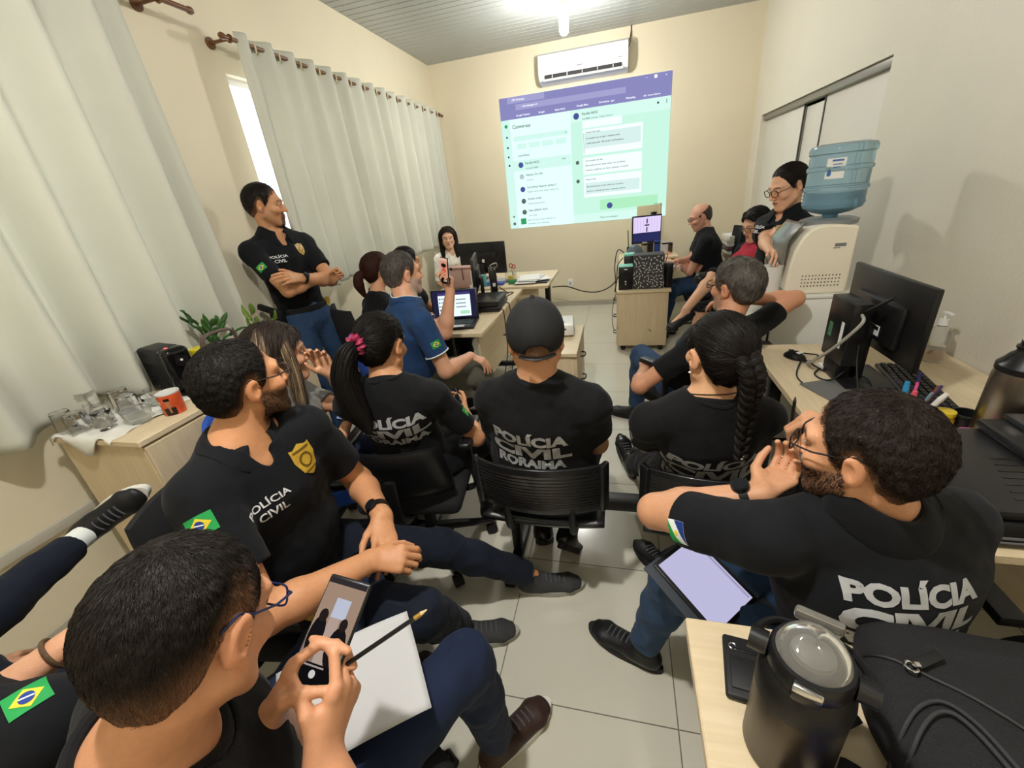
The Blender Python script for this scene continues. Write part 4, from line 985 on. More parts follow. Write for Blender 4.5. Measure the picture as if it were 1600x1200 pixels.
def chair(label, x, y, a, seatm=FAB_BLK, backm=None, arms=True, back=(.58, .98), sh=.46, group='office chairs', wide=.46, armm=None):
    t = thing('office_chair', label, 'chair', (x, y, 0), -math.radians(a), group); backm = backm or seatm; am = armm or BLK_PL
    b = MB(); b.box((0, .03, sh - .045), (wide, .46, .075), .035, seg=4); b.build('seat', seatm, t)
    z0, z1 = back; w = wide * .94
    def bf(u, v):
        e = (2 * abs(u - .5)) ; cz = z0 + v * (z1 - z0); rw = w * (1 - .12 * v ** 3) ; return ((u - .5) * rw, -.21 - .05 * v + .05 * e ** 2, cz)
    b = MB(); n, m = 17, 9; vs = []; fs = []
    for s in (0, 1):
        for j in range(m):
            for i in range(n):
                u, v = i / (n - 1), j / (m - 1); p = A(bf(u, v)); ed = min(1, min(u, 1 - u) * 9 + .15, min(v, 1 - v) * 7 + .15); p[1] += (-.028 if s else .022) * math.sqrt(ed); vs.append(p)
    q = lambda s, i, j: s * n * m + j * n + i
    for j in range(m - 1):
        for i in range(n - 1): fs += [[q(0, i, j), q(0, i, j + 1), q(0, i + 1, j + 1), q(0, i + 1, j)], [q(1, i, j), q(1, i + 1, j), q(1, i + 1, j + 1), q(1, i, j + 1)]]
    for i in range(n - 1): fs += [[q(0, i, 0), q(0, i + 1, 0), q(1, i + 1, 0), q(1, i, 0)], [q(0, i, m - 1), q(1, i, m - 1), q(1, i + 1, m - 1), q(0, i + 1, m - 1)]]
    for j in range(m - 1): fs += [[q(0, 0, j), q(1, 0, j), q(1, 0, j + 1), q(0, 0, j + 1)], [q(0, n - 1, j), q(0, n - 1, j + 1), q(1, n - 1, j + 1), q(1, n - 1, j)]]
    b.add(vs, fs); b.build('backrest', backm, t, angle=60)
    b = MB(); b.tube(spline([(0, .0, sh - .09), (0, -.2, sh - .09), (0, -.275, sh), (0, -.275, z0 + .12)], 16), .025, 8, flat=.5); b.build('back_support', STEEL_B, t)
    b = MB(); b.cyl((0, .02, .12), (0, .02, sh - .08), .028); b.cyl((0, .02, sh - .12), (0, .02, sh - .08), .09, .11); b.build('gas_lift', STEEL_B, t)
    st = MB()
    for k in range(5):
        an = k * 2 * math.pi / 5 + .3; d = A(math.cos(an), math.sin(an), 0); st.tube([A(0, .02, .12) + d * .02, A(0, .02, .10) + d * .15, A(0, .02, .075) + d * .29], [.026, .022, .016], 8)
    base = st.build('star_base', BLK_PL, t)
    for k in range(5):
        an = k * 2 * math.pi / 5 + .3; d = A(math.cos(an), math.sin(an), 0); p = A(0, .02, 0) + d * .29; nn = A(-d[1], d[0], 0); b = MB(); b.cyl(p + A(0, 0, .028) - nn * .02, p + A(0, 0, .028) + nn * .02, .028, seg=14); b.cyl(p + A(0, 0, .03), p + A(0, 0, .075), .01); b.build('caster', BLK_RUB, base)
    if arms:
        for sx in (-1, 1):
            x0 = sx * (wide / 2 + .035); b = MB(); b.box((x0, .02, sh + .20), (.055, .26, .03), .014, seg=3); r = b.build('armrest', am, t)
            b = MB(); b.tube(spline([(x0, -.02, sh + .19), (x0, -.03, sh + .05), (x0 - sx * .01, -.01, sh - .07), (sx * .12, .0, sh - .085)], 14), .02, 8, flat=.5); b.build('arm_bracket', STEEL_B, r)
    return t
chair('black armchair under the woman with the scrunchie', -.48, .60, -8, FAB_BLK, BLK_PL, True, (.50, .735))
chair('blue-seated office chair under the man in navy polo', -.92, 1.40, 52, FAB_BLUE, FAB_BLUE, False, (.58, .90))
chair('blue-seated chair under the woman with highlighted hair', -1.04, .52, 58, FAB_BLUE, FAB_BLUE, False, (.56, .86))
chair('black office armchair under the bearded man with clasped hands', -.66, -.02, 82, FAB_BLK, FAB_BLK, True, (.56, .88))
chair('dark grey office armchair under the man photographing with his phone', -.255, -.49, 32, FAB_BLK, PL_GREY, True, (.56, .84), armm=PL_GREY)
chair('black office chair at the left edge under the half-hidden man', -.93, -.66, -40, FAB_BLK, FAB_BLK, False)
chair('black office chair under the man with the stylus', .985, -.03, -52, FAB_BLK, FAB_BLK, False, (.50, .62))
chair('black armchair under the salt and pepper haired man', .83, 1.56, -42, FAB_BLK, BLK_PL, True, (.54, .84))
chair('black high-backed chair behind the bald man', 1.33, 3.95, -88, FAB_BLK, FAB_BLK, False, (.58, 1.06))
chair('black chair under the woman in the red top', 1.55, 3.2, -100, FAB_BLK, FAB_BLK, False)
chair('black office chair under the woman in the pale blouse', -1.65, 4.37, 150, FAB_BLK, FAB_BLK, False, (.56, .86))
chair('black fabric chair with high back behind the auburn-haired woman', -1.27, 1.77, 40, FAB_BLK, FAB_BLK, False, (.58, 1.0))
chair('black chair under the person hidden by the man in navy polo', -1.36, 2.4, 60, FAB_BLK, FAB_BLK, False)

# linked bench with two moulded seats
t = thing('waiting_bench', 'two-seat black linked bench with perforated curved backs on a beam', 'bench', (.42, .56, 0))
b = MB(); b.box((0, .06, .365), (1.16, .07, .045), .006); b.build('beam', STEEL_B, t)
for sx in (-.47, .5):
    b = MB(); b.box((sx, .06, .19), (.04, .04, .33), .004); b.box((sx, .06, .02), (.05, .40, .035), .01); b.build('leg', STEEL_B, t)
RIBBED = mat('ribbed_black_plastic', '#1a1a1c', rough=.32, coat=.2)
for sx in (-.29, .31):
    b = MB()
    def sf(u, v): return (sx + (u - .5) * .46, -.18 + v * .42, .425 + .02 * (2 * abs(u - .5)) ** 2 - .03 * math.exp(-((v - 1) / .12) ** 2) + .015 * (1 - v))
    b.grid(sf, 15, 13); s_ = b.build('seat', RIBBED, t); md = s_.modifiers.new('t', 'SOLIDIFY'); md.thickness = .018
    b = MB(); nb = 15
    def bf(u, v):
        e = 2 * (u - .5); rb = .002 * math.cos(v * nb * 2 * math.pi) if .12 < v < .88 else 0; return (sx + e * .235, -.235 + .085 * e * e - .012 * v + rb - .01 * math.sin(v * math.pi), .53 + v * .20 - .02 * e * e)
    b.grid(bf, 33, 61); k = b.build('backrest', RIBBED, t, angle=60); md = k.modifiers.new('t', 'SOLIDIFY'); md.thickness = .012
    for e in (-1, 1):
        b = MB(); b.box((sx + e * .232, -.16, .615), (.022, .045, .20), .009, axis_rot((0, 0, 1), e * -.5)); b.build('end_bracket', RIBBED, k)
        for i in range(3):
            b = MB(); b.cyl((sx + e * .185, -.196, .58 + .05 * i), (sx + e * .185, -.190, .58 + .05 * i), .005, seg=10); b.build('hole', BLK_RUB, k)
        b = MB(); b.tube(spline([(sx + e * .12, .05, .40), (sx + e * .12, -.15, .40), (sx + e * .12, -.205, .46), (sx + e * .12, -.198, .60)], 16), .014, 8); b.build('back_strut', STEEL_B, t)

def slab(b, x0, x1, y0, y1, z, th=.028): b.bb((x0, y0, z - th), (x1, y1, z), .003, 1)
def desk(label, x0, x1, y0, y1, z, legs, panels, m=MAPLE):
    t = thing('desk', label, 'desk', ((x0 + x1) / 2, (y0 + y1) / 2, 0)); o = t.location; L = lambda b, nm, mm: b.build(nm, mm, t)
    b = MB(); slab(b, x0 - o.x, x1 - o.x, y0 - o.y, y1 - o.y, z); L(b, 'desktop', m)
    for lx, ly, axis in legs:
        b = MB(); dx, dy = (.06, .62) if axis == 'y' else (.62, .06)
        b.box((lx - o.x, ly - o.y, .02), (dx, dy, .03), .008); b.box((lx - o.x, ly - o.y, z / 2), (.05, .09, z - .06), .006); b.box((lx - o.x, ly - o.y, z - .04), (min(dx, .05) if axis == 'y' else .5, .5 if axis == 'y' else .05, .025), .004); L(b, 'leg', STEEL_B)
    for p in panels:
        b = MB(); b.bb((p[0] - o.x, p[1] - o.y, p[2]), (p[3] - o.x, p[4] - o.y, p[5]), .002, 1); L(b, 'modesty_panel', MAPLE)
    return t
desk('maple desk carrying the laptop and black monitor, left of the room', -1.14, -.505, 1.80, 3.15, .73, [(-.82, 1.95, 'x'), (-.82, 3.0, 'x')], [(-.575, 1.88, .30, -.557, 3.07, .70)])
desk('maple desk with papers in front of the back wall', -1.42, -.27, 3.25, 4.08, .73, [(-.34, 3.66, 'y'), (-1.35, 3.66, 'y')], [(-1.30, 3.42, .28, -.40, 3.438, .70)], MAPLE_X)
desk('maple desk of the bald man at the back right', .40, 1.00, 3.72, 4.92, .73, [(.7, 3.85, 'x'), (.7, 4.8, 'x')], [(.44, 3.8, .30, .458, 4.85, .70)])
desk('long maple desk against the right wall with monitor and printer', 1.085, 1.865, .12, 1.53, .72, [(1.2, .22, 'y'), (1.2, 1.42, 'y')], [(1.62, .2, .25, 1.638, 1.48, .69)])
desk('maple table in the foreground under the backpack and flask', .55, 1.80, -1.15, -.155, .73, [(.75, -.9, 'x'), (1.6, -.5, 'y')], [], MAPLE_X)
def pedestal(label, x0, x1, y0, y1, z0, z1, front, n=3, m=MAPLE_V, over=.02):
    t = thing('drawer_pedestal', label, 'drawer unit', ((x0 + x1) / 2, (y0 + y1) / 2, 0)); w, d = x1 - x0, y1 - y0
    b = MB(); b.box((0, 0, (z0 + z1) / 2 - .012), (w, d, z1 - z0 - .025), .003); b.build('carcass', m, t)
    b = MB(); b.box((0, 0, z1 - .0125), (w + over * 2, d + over * 2, .025), .004); b.build('top_board', MAPLE_X, t)
    hgt = (z1 - z0 - .04) / n
    for k in range(n):
        zc = z0 + .01 + hgt * (k + .5); b = MB()
        if front == '+x':
            b.box((w / 2 + .009, 0, zc), (.018, d - .01, hgt - .008), .002); f = b.build('drawer', m, t); b = MB(); b.tube(spline([(w / 2 + .018, -.045, zc), (w / 2 + .045, -.035, zc), (w / 2 + .05, 0, zc), (w / 2 + .045, .035, zc), (w / 2 + .018, .045, zc)], 16), .005, 8); b.build('handle', STEEL_B, f)
        else:
            b.box((-w / 2 - .009, 0, zc), (.018, d - .01, hgt - .008), .002); f = b.build('drawer', m, t); b = MB(); b.tube(spline([(-w / 2 - .018, -.045, zc), (-w / 2 - .045, -.035, zc), (-w / 2 - .045, .035, zc), (-w / 2 - .018, .045, zc)], 16), .005, 8); b.build('handle', STEEL_B, f)
    for sx in (-1, 1):
        for sy in (-1, 1):
            b = MB(); p = A(sx * (w / 2 - .05), sy * (d / 2 - .05), .026); b.cyl(p - A(0, .014, 0), p + A(0, .014, 0), .026, seg=14); b.cyl(p, A(p[0], p[1], z0), .008); b.build('caster', BLK_RUB, t)
    return t
pedestal('three-drawer maple pedestal behind the man in the cap', -.26, .13, 1.70, 2.26, .06, .62, '+x')
pd = pedestal('maple pedestal carrying the patterned box and speaker', .40, .86, 3.34, 3.69, .06, .62, '-x')
b = MB(); b.tube([(.06, -.178, .23), (.085, -.178, .21)], .004, 6); b.build('scratch', mat('dark_scratch', '#5a4a3a', rough=.8), pd)

# cabinet under the near curtain
t = thing('low_cabinet', 'maple cabinet by the near curtain holding the glasses and coffee machine', 'cabinet', (-1.59, .66, 0))
b = MB(); b.bb((-.225, -.49, .05), (.225, .49, .845), .002, 1); b.build('carcass', MAPLE_V, t)
b = MB(); b.bb((-.235, -.505, .845), (.245, .505, .87), .003, 1); b.build('top_board', MAPLE, t)
for y0 in (-.488, .003):
    b = MB(); b.bb((.225, y0, .06), (.243, y0 + .485, .835), .002, 1); d = b.build('door', MAPLE_V, t); b = MB(); yy = y0 + (.43 if y0 < 0 else .055); b.tube(spline([(.243, yy, .60), (.27, yy, .61), (.27, yy, .69), (.243, yy, .70)], 12), .005, 8); b.build('handle', STEEL_B, d)
b = MB(); b.bb((-.22, -.48, 0), (.2, .48, .05)); b.build('plinth', BLK_PL, t)

# ------------------------------------------------------------------ fridge and water dispenser
FR = mat('fridge_enamel', '#e4e4de', rough=.3)
t = thing('mini_fridge', 'white mini fridge under the water dispenser', 'fridge', (1.5, 1.93, 0))
b = MB(); b.bb((-.27, -.22, .03), (.27, .22, .91), .008); b.build('body', FR, t)
b = MB(); b.bb((-.33, -.22, .05), (-.278, .22, .91), .012); d = b.build('door', FR, t); b = MB(); b.bb((-.278, -.215, .05), (-.27, .215, .905)); b.build('door_seal', BLK_RUB, t)
b = MB(); b.bb((-.335, -.225, .91), (.275, .225, .93), .006); b.build('top', FR, t); b = MB(); b.bb((-.345, -.2, .5), (-.33, -.17, .75), .005); b.build('handle', WHITE_PL, d)
b = MB(); b.bb((-.25, -.2, 0), (.25, .2, .03)); b.build('foot', BLK_PL, t)
t = thing('water_dispenser', 'cream water dispenser with perforated side on the mini fridge', 'water dispenser', (1.41, 1.88, .93))
prof = [(-.135, .0), (.155, .0), (.155, .335), (.0, .35), (-.05, .34), (-.09, .30), (-.115, .24), (-.135, .12)]
b = MB(); n = len(prof); P2 = prof[:3] + [tuple(p[:2]) for p in spline([(.155, .335), (.02, .352), (-.06, .33), (-.11, .25), (-.13, .12), (-.135, .0)], 30)[1:-1]] + []
P2 = [(-.135, 0)] + P2[1:]
n = len(P2); vs = [(p[0], s * .15, p[1]) for s in (-1, 1) for p in P2]; fs = [list(range(n)), list(range(n, 2 * n))[::-1]] + [[(i + 1) % n, i, n + i, n + (i + 1) % n] for i in range(n)]; b.add(vs, fs); o = b.build('housing', CREAM_PL, t, angle=30)
md = o.modifiers.new('bev', 'BEVEL'); md.width = .012; md.segments = 3; md.limit_method = 'ANGLE'
for i in range(4):
    for j in range(12): b = MB(); b.box((-.06 + j * .0155, -.1505, .045 + i * .018), (.005, .002, .006)); b.build('perforation', mat('vent_dark', '#4a4338', rough=.8), o)
b = MB(); b.box((.085, -.1505, .25), (.05, .002, .016)); b.box((.07, -.1505, .236), (.03, .002, .004)); b.build('logo', mat('grey_print', '#77797e'), o)
GREYT = mat('smoked_grey_plastic', '#8f918c', rough=.15, trans=.35)
b = MB(); b.grid(lambda u, v: ((-.145 - .012 * math.sin(u * math.pi)) - .0 + .11 * max(0, v - .55) ** 1.2 * 1.6, (u - .5) * .24, .16 + v * .20), 17, 17); o = b.build('front_visor', GREYT, t); o.modifiers.new('t', 'SOLIDIFY').thickness = .012
for yy in (-.05, .05):
    b = MB(); b.lathe([(0, 0), (.018, 0), (.024, -.03), (.02, -.06), (.012, -.075), (0, -.075)][::-1], 16, (-.17, yy, .19)); b.build('tap', STEELM, t)
b = MB(); b.bb((-.23, -.13, .0), (-.13, .13, .03), .008); b.build('drip_tray', GREYT, t)
b = MB(); b.lathe([(0, .34), (.125, .34), (.13, .362), (.10, .372), (0, .372)], 36, (.07, 0, 0)); b.build('neck_collar', mat('grey_collar', '#8b8f90', rough=.3), t)
b = MB(); 
for zz in (.06, .14, .2): b.tube(circ((.162, .0, zz + .06), .022, 14, (0, 1, 0)), .004, 6, True)
b.tube(spline([(.16, .1, .3), (.185, .1, .28), (.18, .1, .1), (.17, .1, 0)], 16), .004, 6); b.build('power_cord', BLK_RUB, t)
BOT = mat('blue_bottle_plastic', '#a9cbdc', rough=.12, trans=.72, ior=1.2, alpha=.92); WATER = mat('bottle_water', '#8fc0d8', rough=.05, trans=.8, ior=1.25)
t = thing('water_bottle', 'large blue water bottle upside down on the dispenser', 'bottle', (1.48, 1.88, 1.285))
pr = [(.03, .0), (.035, .03), (.09, .045), (.128, .065), (.137, .085), (.133, .10), (.133, .145), (.14, .15), (.14, .165), (.133, .17), (.133, .235), (.14, .24), (.14, .255), (.133, .26), (.133, .31), (.14, .318), (.14, .338), (.132, .352), (.10, .36), (0, .352)]
b = MB(); b.lathe(pr, 48); b.build('shell', BOT, t)
b = MB(); b.lathe([(0, .01), (.026, .01), (.03, .035), (.085, .05), (.124, .068), (.131, .09), (.128, .10), (.128, .14), (0, .14)], 40); b.build('water', WATER, t)
b = MB(); n = 12; vs = []; fs = []
for j, z in enumerate((.205, .295)):
    for i in range(n): a = math.radians(225 + i * 3.0); vs.append((.1345 * math.cos(a), .1345 * math.sin(a), z + .0 * i))
fs = [[i, i + 1, n + i + 1, n + i] for i in range(n - 1)]; b.add(vs, fs); lb = b.build('bottle_label', WHITE_PL, t)
b = MB(); a = math.radians(232); c_ = A(.1355 * math.cos(a), .1355 * math.sin(a), .235); b.prism([(x * .012, y * .02) for x, y in [(0, 1), (.5, .2), (.8, -.4), (.5, -.9), (-.5, -.9), (-.8, -.4), (-.5, .2)]], .001, np.stack([A(-math.sin(a), math.cos(a), 0), A(0, 0, 1), A(math.cos(a), math.sin(a), 0)], 1), c_); b.build('drop_logo', mat('label_blue', '#3b67b0', rough=.5), lb)
b = MB()
for i, zz in enumerate((.285, .268, .255)):
    a = math.radians(244); b.box(A(.1355 * math.cos(a), .1355 * math.sin(a), zz), (.001, .045 - .008 * i, .008 if i == 0 else .004), 0, np.stack([A(math.cos(a), math.sin(a), 0), A(-math.sin(a), math.cos(a), 0), A(0, 0, 1)], 1))
b.build('label_bars', MATS['label_blue'], lb)
t = thing('plastic_jug', 'white plastic jug standing in front of the dispenser taps', 'jug', (1.215, 1.775, .93))
b = MB(); b.lathe([(0, 0), (.042, 0), (.046, .01), (.05, .15), (.052, .155), (.049, .155), (.045, .012), (0, .01)], 28); b.build('jug_body', WHITE_PL, t)
b = MB(); b.tube(spline([(-.048, 0, .135), (-.085, 0, .13), (-.09, 0, .08), (-.08, 0, .035), (-.046, 0, .03)], 20), .009, 8, flat=.7); b.build('handle', WHITE_PL, t)
b = MB(); b.box((0, 0, .004), (.16, .12, .006), .002); o = b.build('folded_napkins', PAPER); o.location = (1.225, 1.93, .931); tag(o, 'white folded napkins on the fridge edge beside the jug', 'napkins')
# ------------------------------------------------------------------ screens and electronics
def monitor(label, loc, rz, w, h, z0, content=None, stand=True, parts=True, tilt=0):
    """screen looks along local -y; loc is the foot on the desk, z0 the height of the lower edge"""
    t = thing('monitor', label, 'monitor', loc, rz); b = MB(); b.box((0, 0, z0 + h / 2), (w, .022, h), .006); b.box((0, .018, z0 + h * .42), (w * .62, .025, h * .55), .012); b.build('housing', BLK_PL, t)
    b = MB(); b.box((0, -.0115, z0 + h / 2 + .005), (w - .02, .002, h - .03)); s = b.build('display', content or SCREEN_OFF, t)
    b = MB(); b.box((0, .045, z0 * .5 + .06), (.07, .03, z0 + .10), .008); b.build('stand', BLK_PL, t); b = MB(); b.box((0, .03, .008), (.25, .19, .014), .006); b.build('foot', BLK_PL, t)
    return t, s
mt, s = monitor('black monitor seen from behind on the right desk with asset sticker', (1.425, 1.10, .72), math.radians(90), .54, .30, .14)
st = mat('white_sticker', '#e6e6e6', rough=.6)
b = MB(); b.box((-.03, .0335, .23), (.07, .001, .04)); o = b.build('asset_sticker', st, mt); b = MB(); b.box((-.03, .0342, .238), (.055, .0006, .014)); b.build('sticker_print', BLK_PL, o)
b = MB(); b.cyl((.06, .031, .25), (.06, .034, .25), .008); b.build('port', STEEL_B, mt)
t = thing('mini_computer', 'small black computer tower hung behind the right desk monitor', 'computer', (1.325, 1.13, .80))
b = MB(); b.bb((-.035, -.095, .0), (.035, .095, .26), .006); b.build('case', BLK_PL, t)
b = MB(); b.box((0, -.02, .261), (.03, .05, .002)); b.build('badge', PL_GREY, t); b = MB(); b.box((-.0355, .05, .12), (.001, .03, .06)); b.build('green_sticker', mat('green_sticker', '#4d7a5c', rough=.5), t)
b = MB(); b.box((-.0355, -.045, .12), (.001, .022, .11)); b.build('white_label', st, t); b = MB(); b.tube([(0, -.097, .23), (0, -.11, .235), (.03, -.20, .31)], .006, 8); b.build('antenna', BLK_RUB, t)
b = MB(); b.bb((-.03, -.06, -.078), (.02, .06, 0), .004); b.build('bracket', STEEL_B, t)
def cables(label, paths, r, m=BLK_RUB, name='cable', cat='cable'):
    for i, (lb, p) in enumerate(zip(label, paths)):
        b = MB(); b.tube(spline(p, 50), r if np.isscalar(r) else r[i], 8); o = b.build(name, m if not isinstance(m, list) else m[i]); tag(o, lb, cat)
z = .724
cables(['thick grey network cable drooping from the small computer to the desk', 'black cable looping widest across the bare desktop', 'black cable hanging from the small computer over the desk edge papers', 'black cable coil around the mouse on the right desk', 'black power cable tangled under the hung computer'],
 [[(1.32, 1.03, 1.02), (1.30, .98, 1.0), (1.26, 1.05, .88), (1.24, 1.18, .76), (1.27, 1.27, z + .01)], [(1.27, 1.33, z + .01), (1.17, 1.10, z), (1.22, .93, z), (1.32, .96, z), (1.37, 1.07, z + .02), (1.40, 1.12, .85)], [(1.33, 1.02, .9), (1.31, .96, .84), (1.30, .88, .75), (1.28, .80, z), (1.22, .70, z)],
  [(1.24, 1.36, z + .02), (1.21, 1.30, z + .05), (1.25, 1.25, z + .01), (1.31, 1.28, z + .03), (1.29, 1.36, z + .01), (1.23, 1.33, z + .03), (1.30, 1.16, z), (1.36, 1.06, z + .01)], [(1.37, 1.12, .9), (1.33, 1.07, .78), (1.27, 1.05, z + .01), (1.25, 1.14, z), (1.33, 1.2, z + .01), (1.40, 1.05, z + .02), (1.38, .95, z), (1.34, .9, z)]], [.006, .0032, .003, .0034, .0036], [mat('grey_cable', '#a5a29a', rough=.5), BLK_RUB, BLK_RUB, BLK_RUB, BLK_RUB])
t = thing('computer_mouse', 'black computer mouse near the far corner of the right desk', 'mouse', (1.235, 1.335, .722), .6)
b = MB(); 
def mf(u, v): a = u * 2 * math.pi; q = v * math.pi / 2; return (.032 * math.cos(a) * math.cos(q), .055 * math.sin(a) * math.cos(q), .034 * math.sin(q))
b.grid(mf, 24, 9, True); o = b.build('mouse_shell', BLK_PL, t); b = MB(); b.box((0, .025, .031), (.005, .02, .01), .002); b.build('scroll_wheel', PL_GREY, t); b = MB(); b.box((0, -.02, .0325), (.03, .02, .004), .001); b.build('white_label', st, t)
t = thing('keyboard', 'black keyboard behind the monitor on the right desk', 'keyboard', (1.545, 1.0, .722), math.radians(80))
b = MB(); b.bb((-.22, -.07, 0), (.22, .07, .016), .005); b.build('keyboard_base', BLK_PL, t); KEY = mat('black_key', '#232326', rough=.5)
for r_ in range(5):
    for k in range(15): b = MB(); b.box((-.2 + k * .0286, -.05 + r_ * .024, .019), (.023, .019, .008), .002, seg=1); b.build('key', KEY, t)
t = thing('folder', 'grey folder lying under the cables on the right desk', 'folder', (1.30, .93, .7205), .35); b = MB(); b.box((0, 0, .004), (.20, .29, .006), .001); b.build('cover', mat('grey_card', '#6d6d6b', rough=.7), t)
o = MB().box((0, 0, .001), (.14, .2, .002)).build('paper_sheet', PAPER); o.location = (1.27, .72, .724); o.rotation_euler = (0, 0, -.4); tag(o, 'white paper sheet by the stylus man at the right desk', 'paper')
o = MB().bb((-.02, -.025, 0), (.02, .025, .022), .004).build('charger_block', WHITE_PL); o.location = (1.31, 1.2, .722); tag(o, 'small white charger block among the cables on the right desk', 'charger')
# sanitiser, thermos, pen cup and small things
CLEARP = mat('clear_plastic', '#f2f4f2', rough=.08, trans=.9, ior=1.2)
t = thing('sanitizer_bottle', 'clear pump bottle with white top by the right wall', 'bottle', (1.76, 1.30, .72))
b = MB(); b.lathe([(0, 0), (.034, 0), (.036, .006), (.036, .13), (.03, .15), (.016, .16), (.016, .17), (0, .17)], 28); b.build('bottle_body', CLEARP, t); b = MB(); b.lathe([(0, .001), (.032, .001), (.032, .06), (0, .06)], 24); b.build('gel', mat('pink_gel', '#e8d4c8', rough=.1, trans=.8), t)
b = MB(); b.cyl((0, 0, .165), (0, 0, .19), .018, .016); b.cyl((0, 0, .19), (0, 0, .215), .005); b.box((0, -.012, .218), (.016, .05, .012), .004); b.build('pump', WHITE_PL, t)
t = thing('thermos', 'brushed steel thermos with black collar beside the printer', 'thermos', (1.575, .63, .72))
b = MB(); b.lathe([(0, 0), (.066, 0), (.07, .006), (.07, .22), (.064, .25), (0, .25)], 48); b.build('steel_body', mat('brushed_steel', '#a39d92', rough=.32, metal=1, noise=.1, nscale=8, stretch=(30, 30, .6)), t)
b = MB(); b.lathe([(.064, .235), (.07, .24), (.07, .256), (.06, .268), (.05, .285), (.04, .295), (.038, .305), (.042, .307), (.042, .313), (.036, .317), (.036, .33), (0, .33)], 40); b.build('collar', BLK_PL, t)
b = MB(); b.lathe([(0, .328), (.034, .328), (.036, .333), (.036, .352), (.033, .358), (.025, .36), (.025, .375), (0, .378)], 32); b.build('stopper', mat('pinkish_white', '#ead9d4', rough=.4), t)
t = thing('pen_holder', 'pen pot full of pens and markers behind the stylus man', 'pen holder', (1.385, .74, .72))
b = MB(); b.lathe([(0, 0), (.038, 0), (.04, .09), (.037, .09), (.035, .004), (0, .004)], 24); b.build('pot', PL_GREY, t)
for i, (nm, c, x, y, dx, dy, L) in enumerate([('marker', '#2f8fc4', -.018, .0, -.01, .0, .145), ('pink_pen', '#e0559c', .012, .012, .008, .02, .165), ('ballpoint', '#7a4b3a', .02, -.008, .03, -.01, .14), ('ballpoint', '#6f8896', .0, -.02, .018, -.03, .13), ('ballpoint', '#3b3478', .024, .004, .05, .0, .13), ('marker', '#e8e6e2', .015, -.018, .045, -.03, .125), ('highlighter', '#e05a68', -.004, .0, .0, -.01, .115)]):
    p = thing(nm if nm != 'pink_pen' else 'ballpoint', {0: 'light blue marker in the pen pot', 1: 'tall pink pen in the pen pot', 2: 'brown pen in the pen pot', 3: 'grey-blue pen in the pen pot', 4: 'purple pen leaning in the pen pot', 5: 'white marker leaning in the pen pot', 6: 'short red highlighter in the pen pot'}[i], 'pen', (1.385 + x, .74 + y, .726)); q = mat('pen_' + c[1:], c, rough=.4); r = .0085 if nm in ('marker', 'highlighter') else .0045
    b = MB(); b.cyl((0, 0, 0), (dx * .8, dy * .8, L * .8), r); b.build('barrel', q, p); b = MB(); b.cyl((dx * .8, dy * .8, L * .8), (dx, dy, L), r * 1.1, r * .8); b.build('pen_cap', q if i != 1 else mat('navy_tip', '#27275e', rough=.4), p)
t = thing('small_pot', 'small yellow lidded pot beside the black cup on the right desk', 'pot', (1.465, .70, .72)); b = MB(); b.lathe([(0, 0), (.024, 0), (.028, .012), (.028, .04), (.022, .05), (0, .05)], 24); b.build('pot_body', mat('amber_glass', '#b98e22', rough=.15), t); b = MB(); b.lathe([(0, .05), (.027, .05), (.027, .064), (0, .066)], 24); b.build('lid', mat('yellow_lid', '#e0c22e', rough=.35), t)
t = thing('cup', 'black cup beside the yellow pot on the right desk', 'cup', (1.525, .70, .72)); b = MB(); b.lathe([(0, 0), (.03, 0), (.033, .01), (.034, .045), (.04, .05), (.04, .058), (.034, .058), (.028, .012), (0, .012)], 28); b.build('cup_body', BLK_PL, t)
o = MB().box((0, 0, .018), (.036, .02, .05), .007, axis_rot((1, 0, 0), .5)).build('binder_clip', mat('hot_pink', '#e86bb6', rough=.5)); o.location = (1.455, .60, .74); tag(o, 'hot pink plastic clip in front of the black cup', 'clip')
# printer / scanner
t = thing('printer', 'large black flatbed printer on the near end of the right desk', 'printer', (1.50, .34, .72))
PRN = mat('printer_black', '#1d1d1f', rough=.3, noise=.05)
b = MB(); b.bb((-.30, -.20, 0), (.34, .20, .075), .012); b.build('printer_base', PRN, t); b = MB(); b.bb((-.30, -.195, .078), (.34, .185, .105), .01); l = b.build('scanner_lid', PRN, t)
b = MB(); b.bb((-.08, -.06, .105), (.30, .19, .135), .012); b.build('feeder', PRN, t); b = MB(); b.bb((-.02, .02, .135), (.30, .19, .152), .006); b.build('feeder_cover', mat('printer_satin', '#2a2a2d', rough=.35), t)
for i in range(7): b = MB(); b.bb((-.2 + .01 * i, -.15 + .028 * i, .105), (-.1, -.146 + .028 * i, .1065)); b.build('lid_rib', PRN, l)
b = MB(); b.bb((-.26, -.202, .03), (.0, -.199, .036)); b.bb((-.24, -.202, .018), (-.06, -.199, .022)); b.build('front_lettering', mat('grey_print', '#77797e'), t)

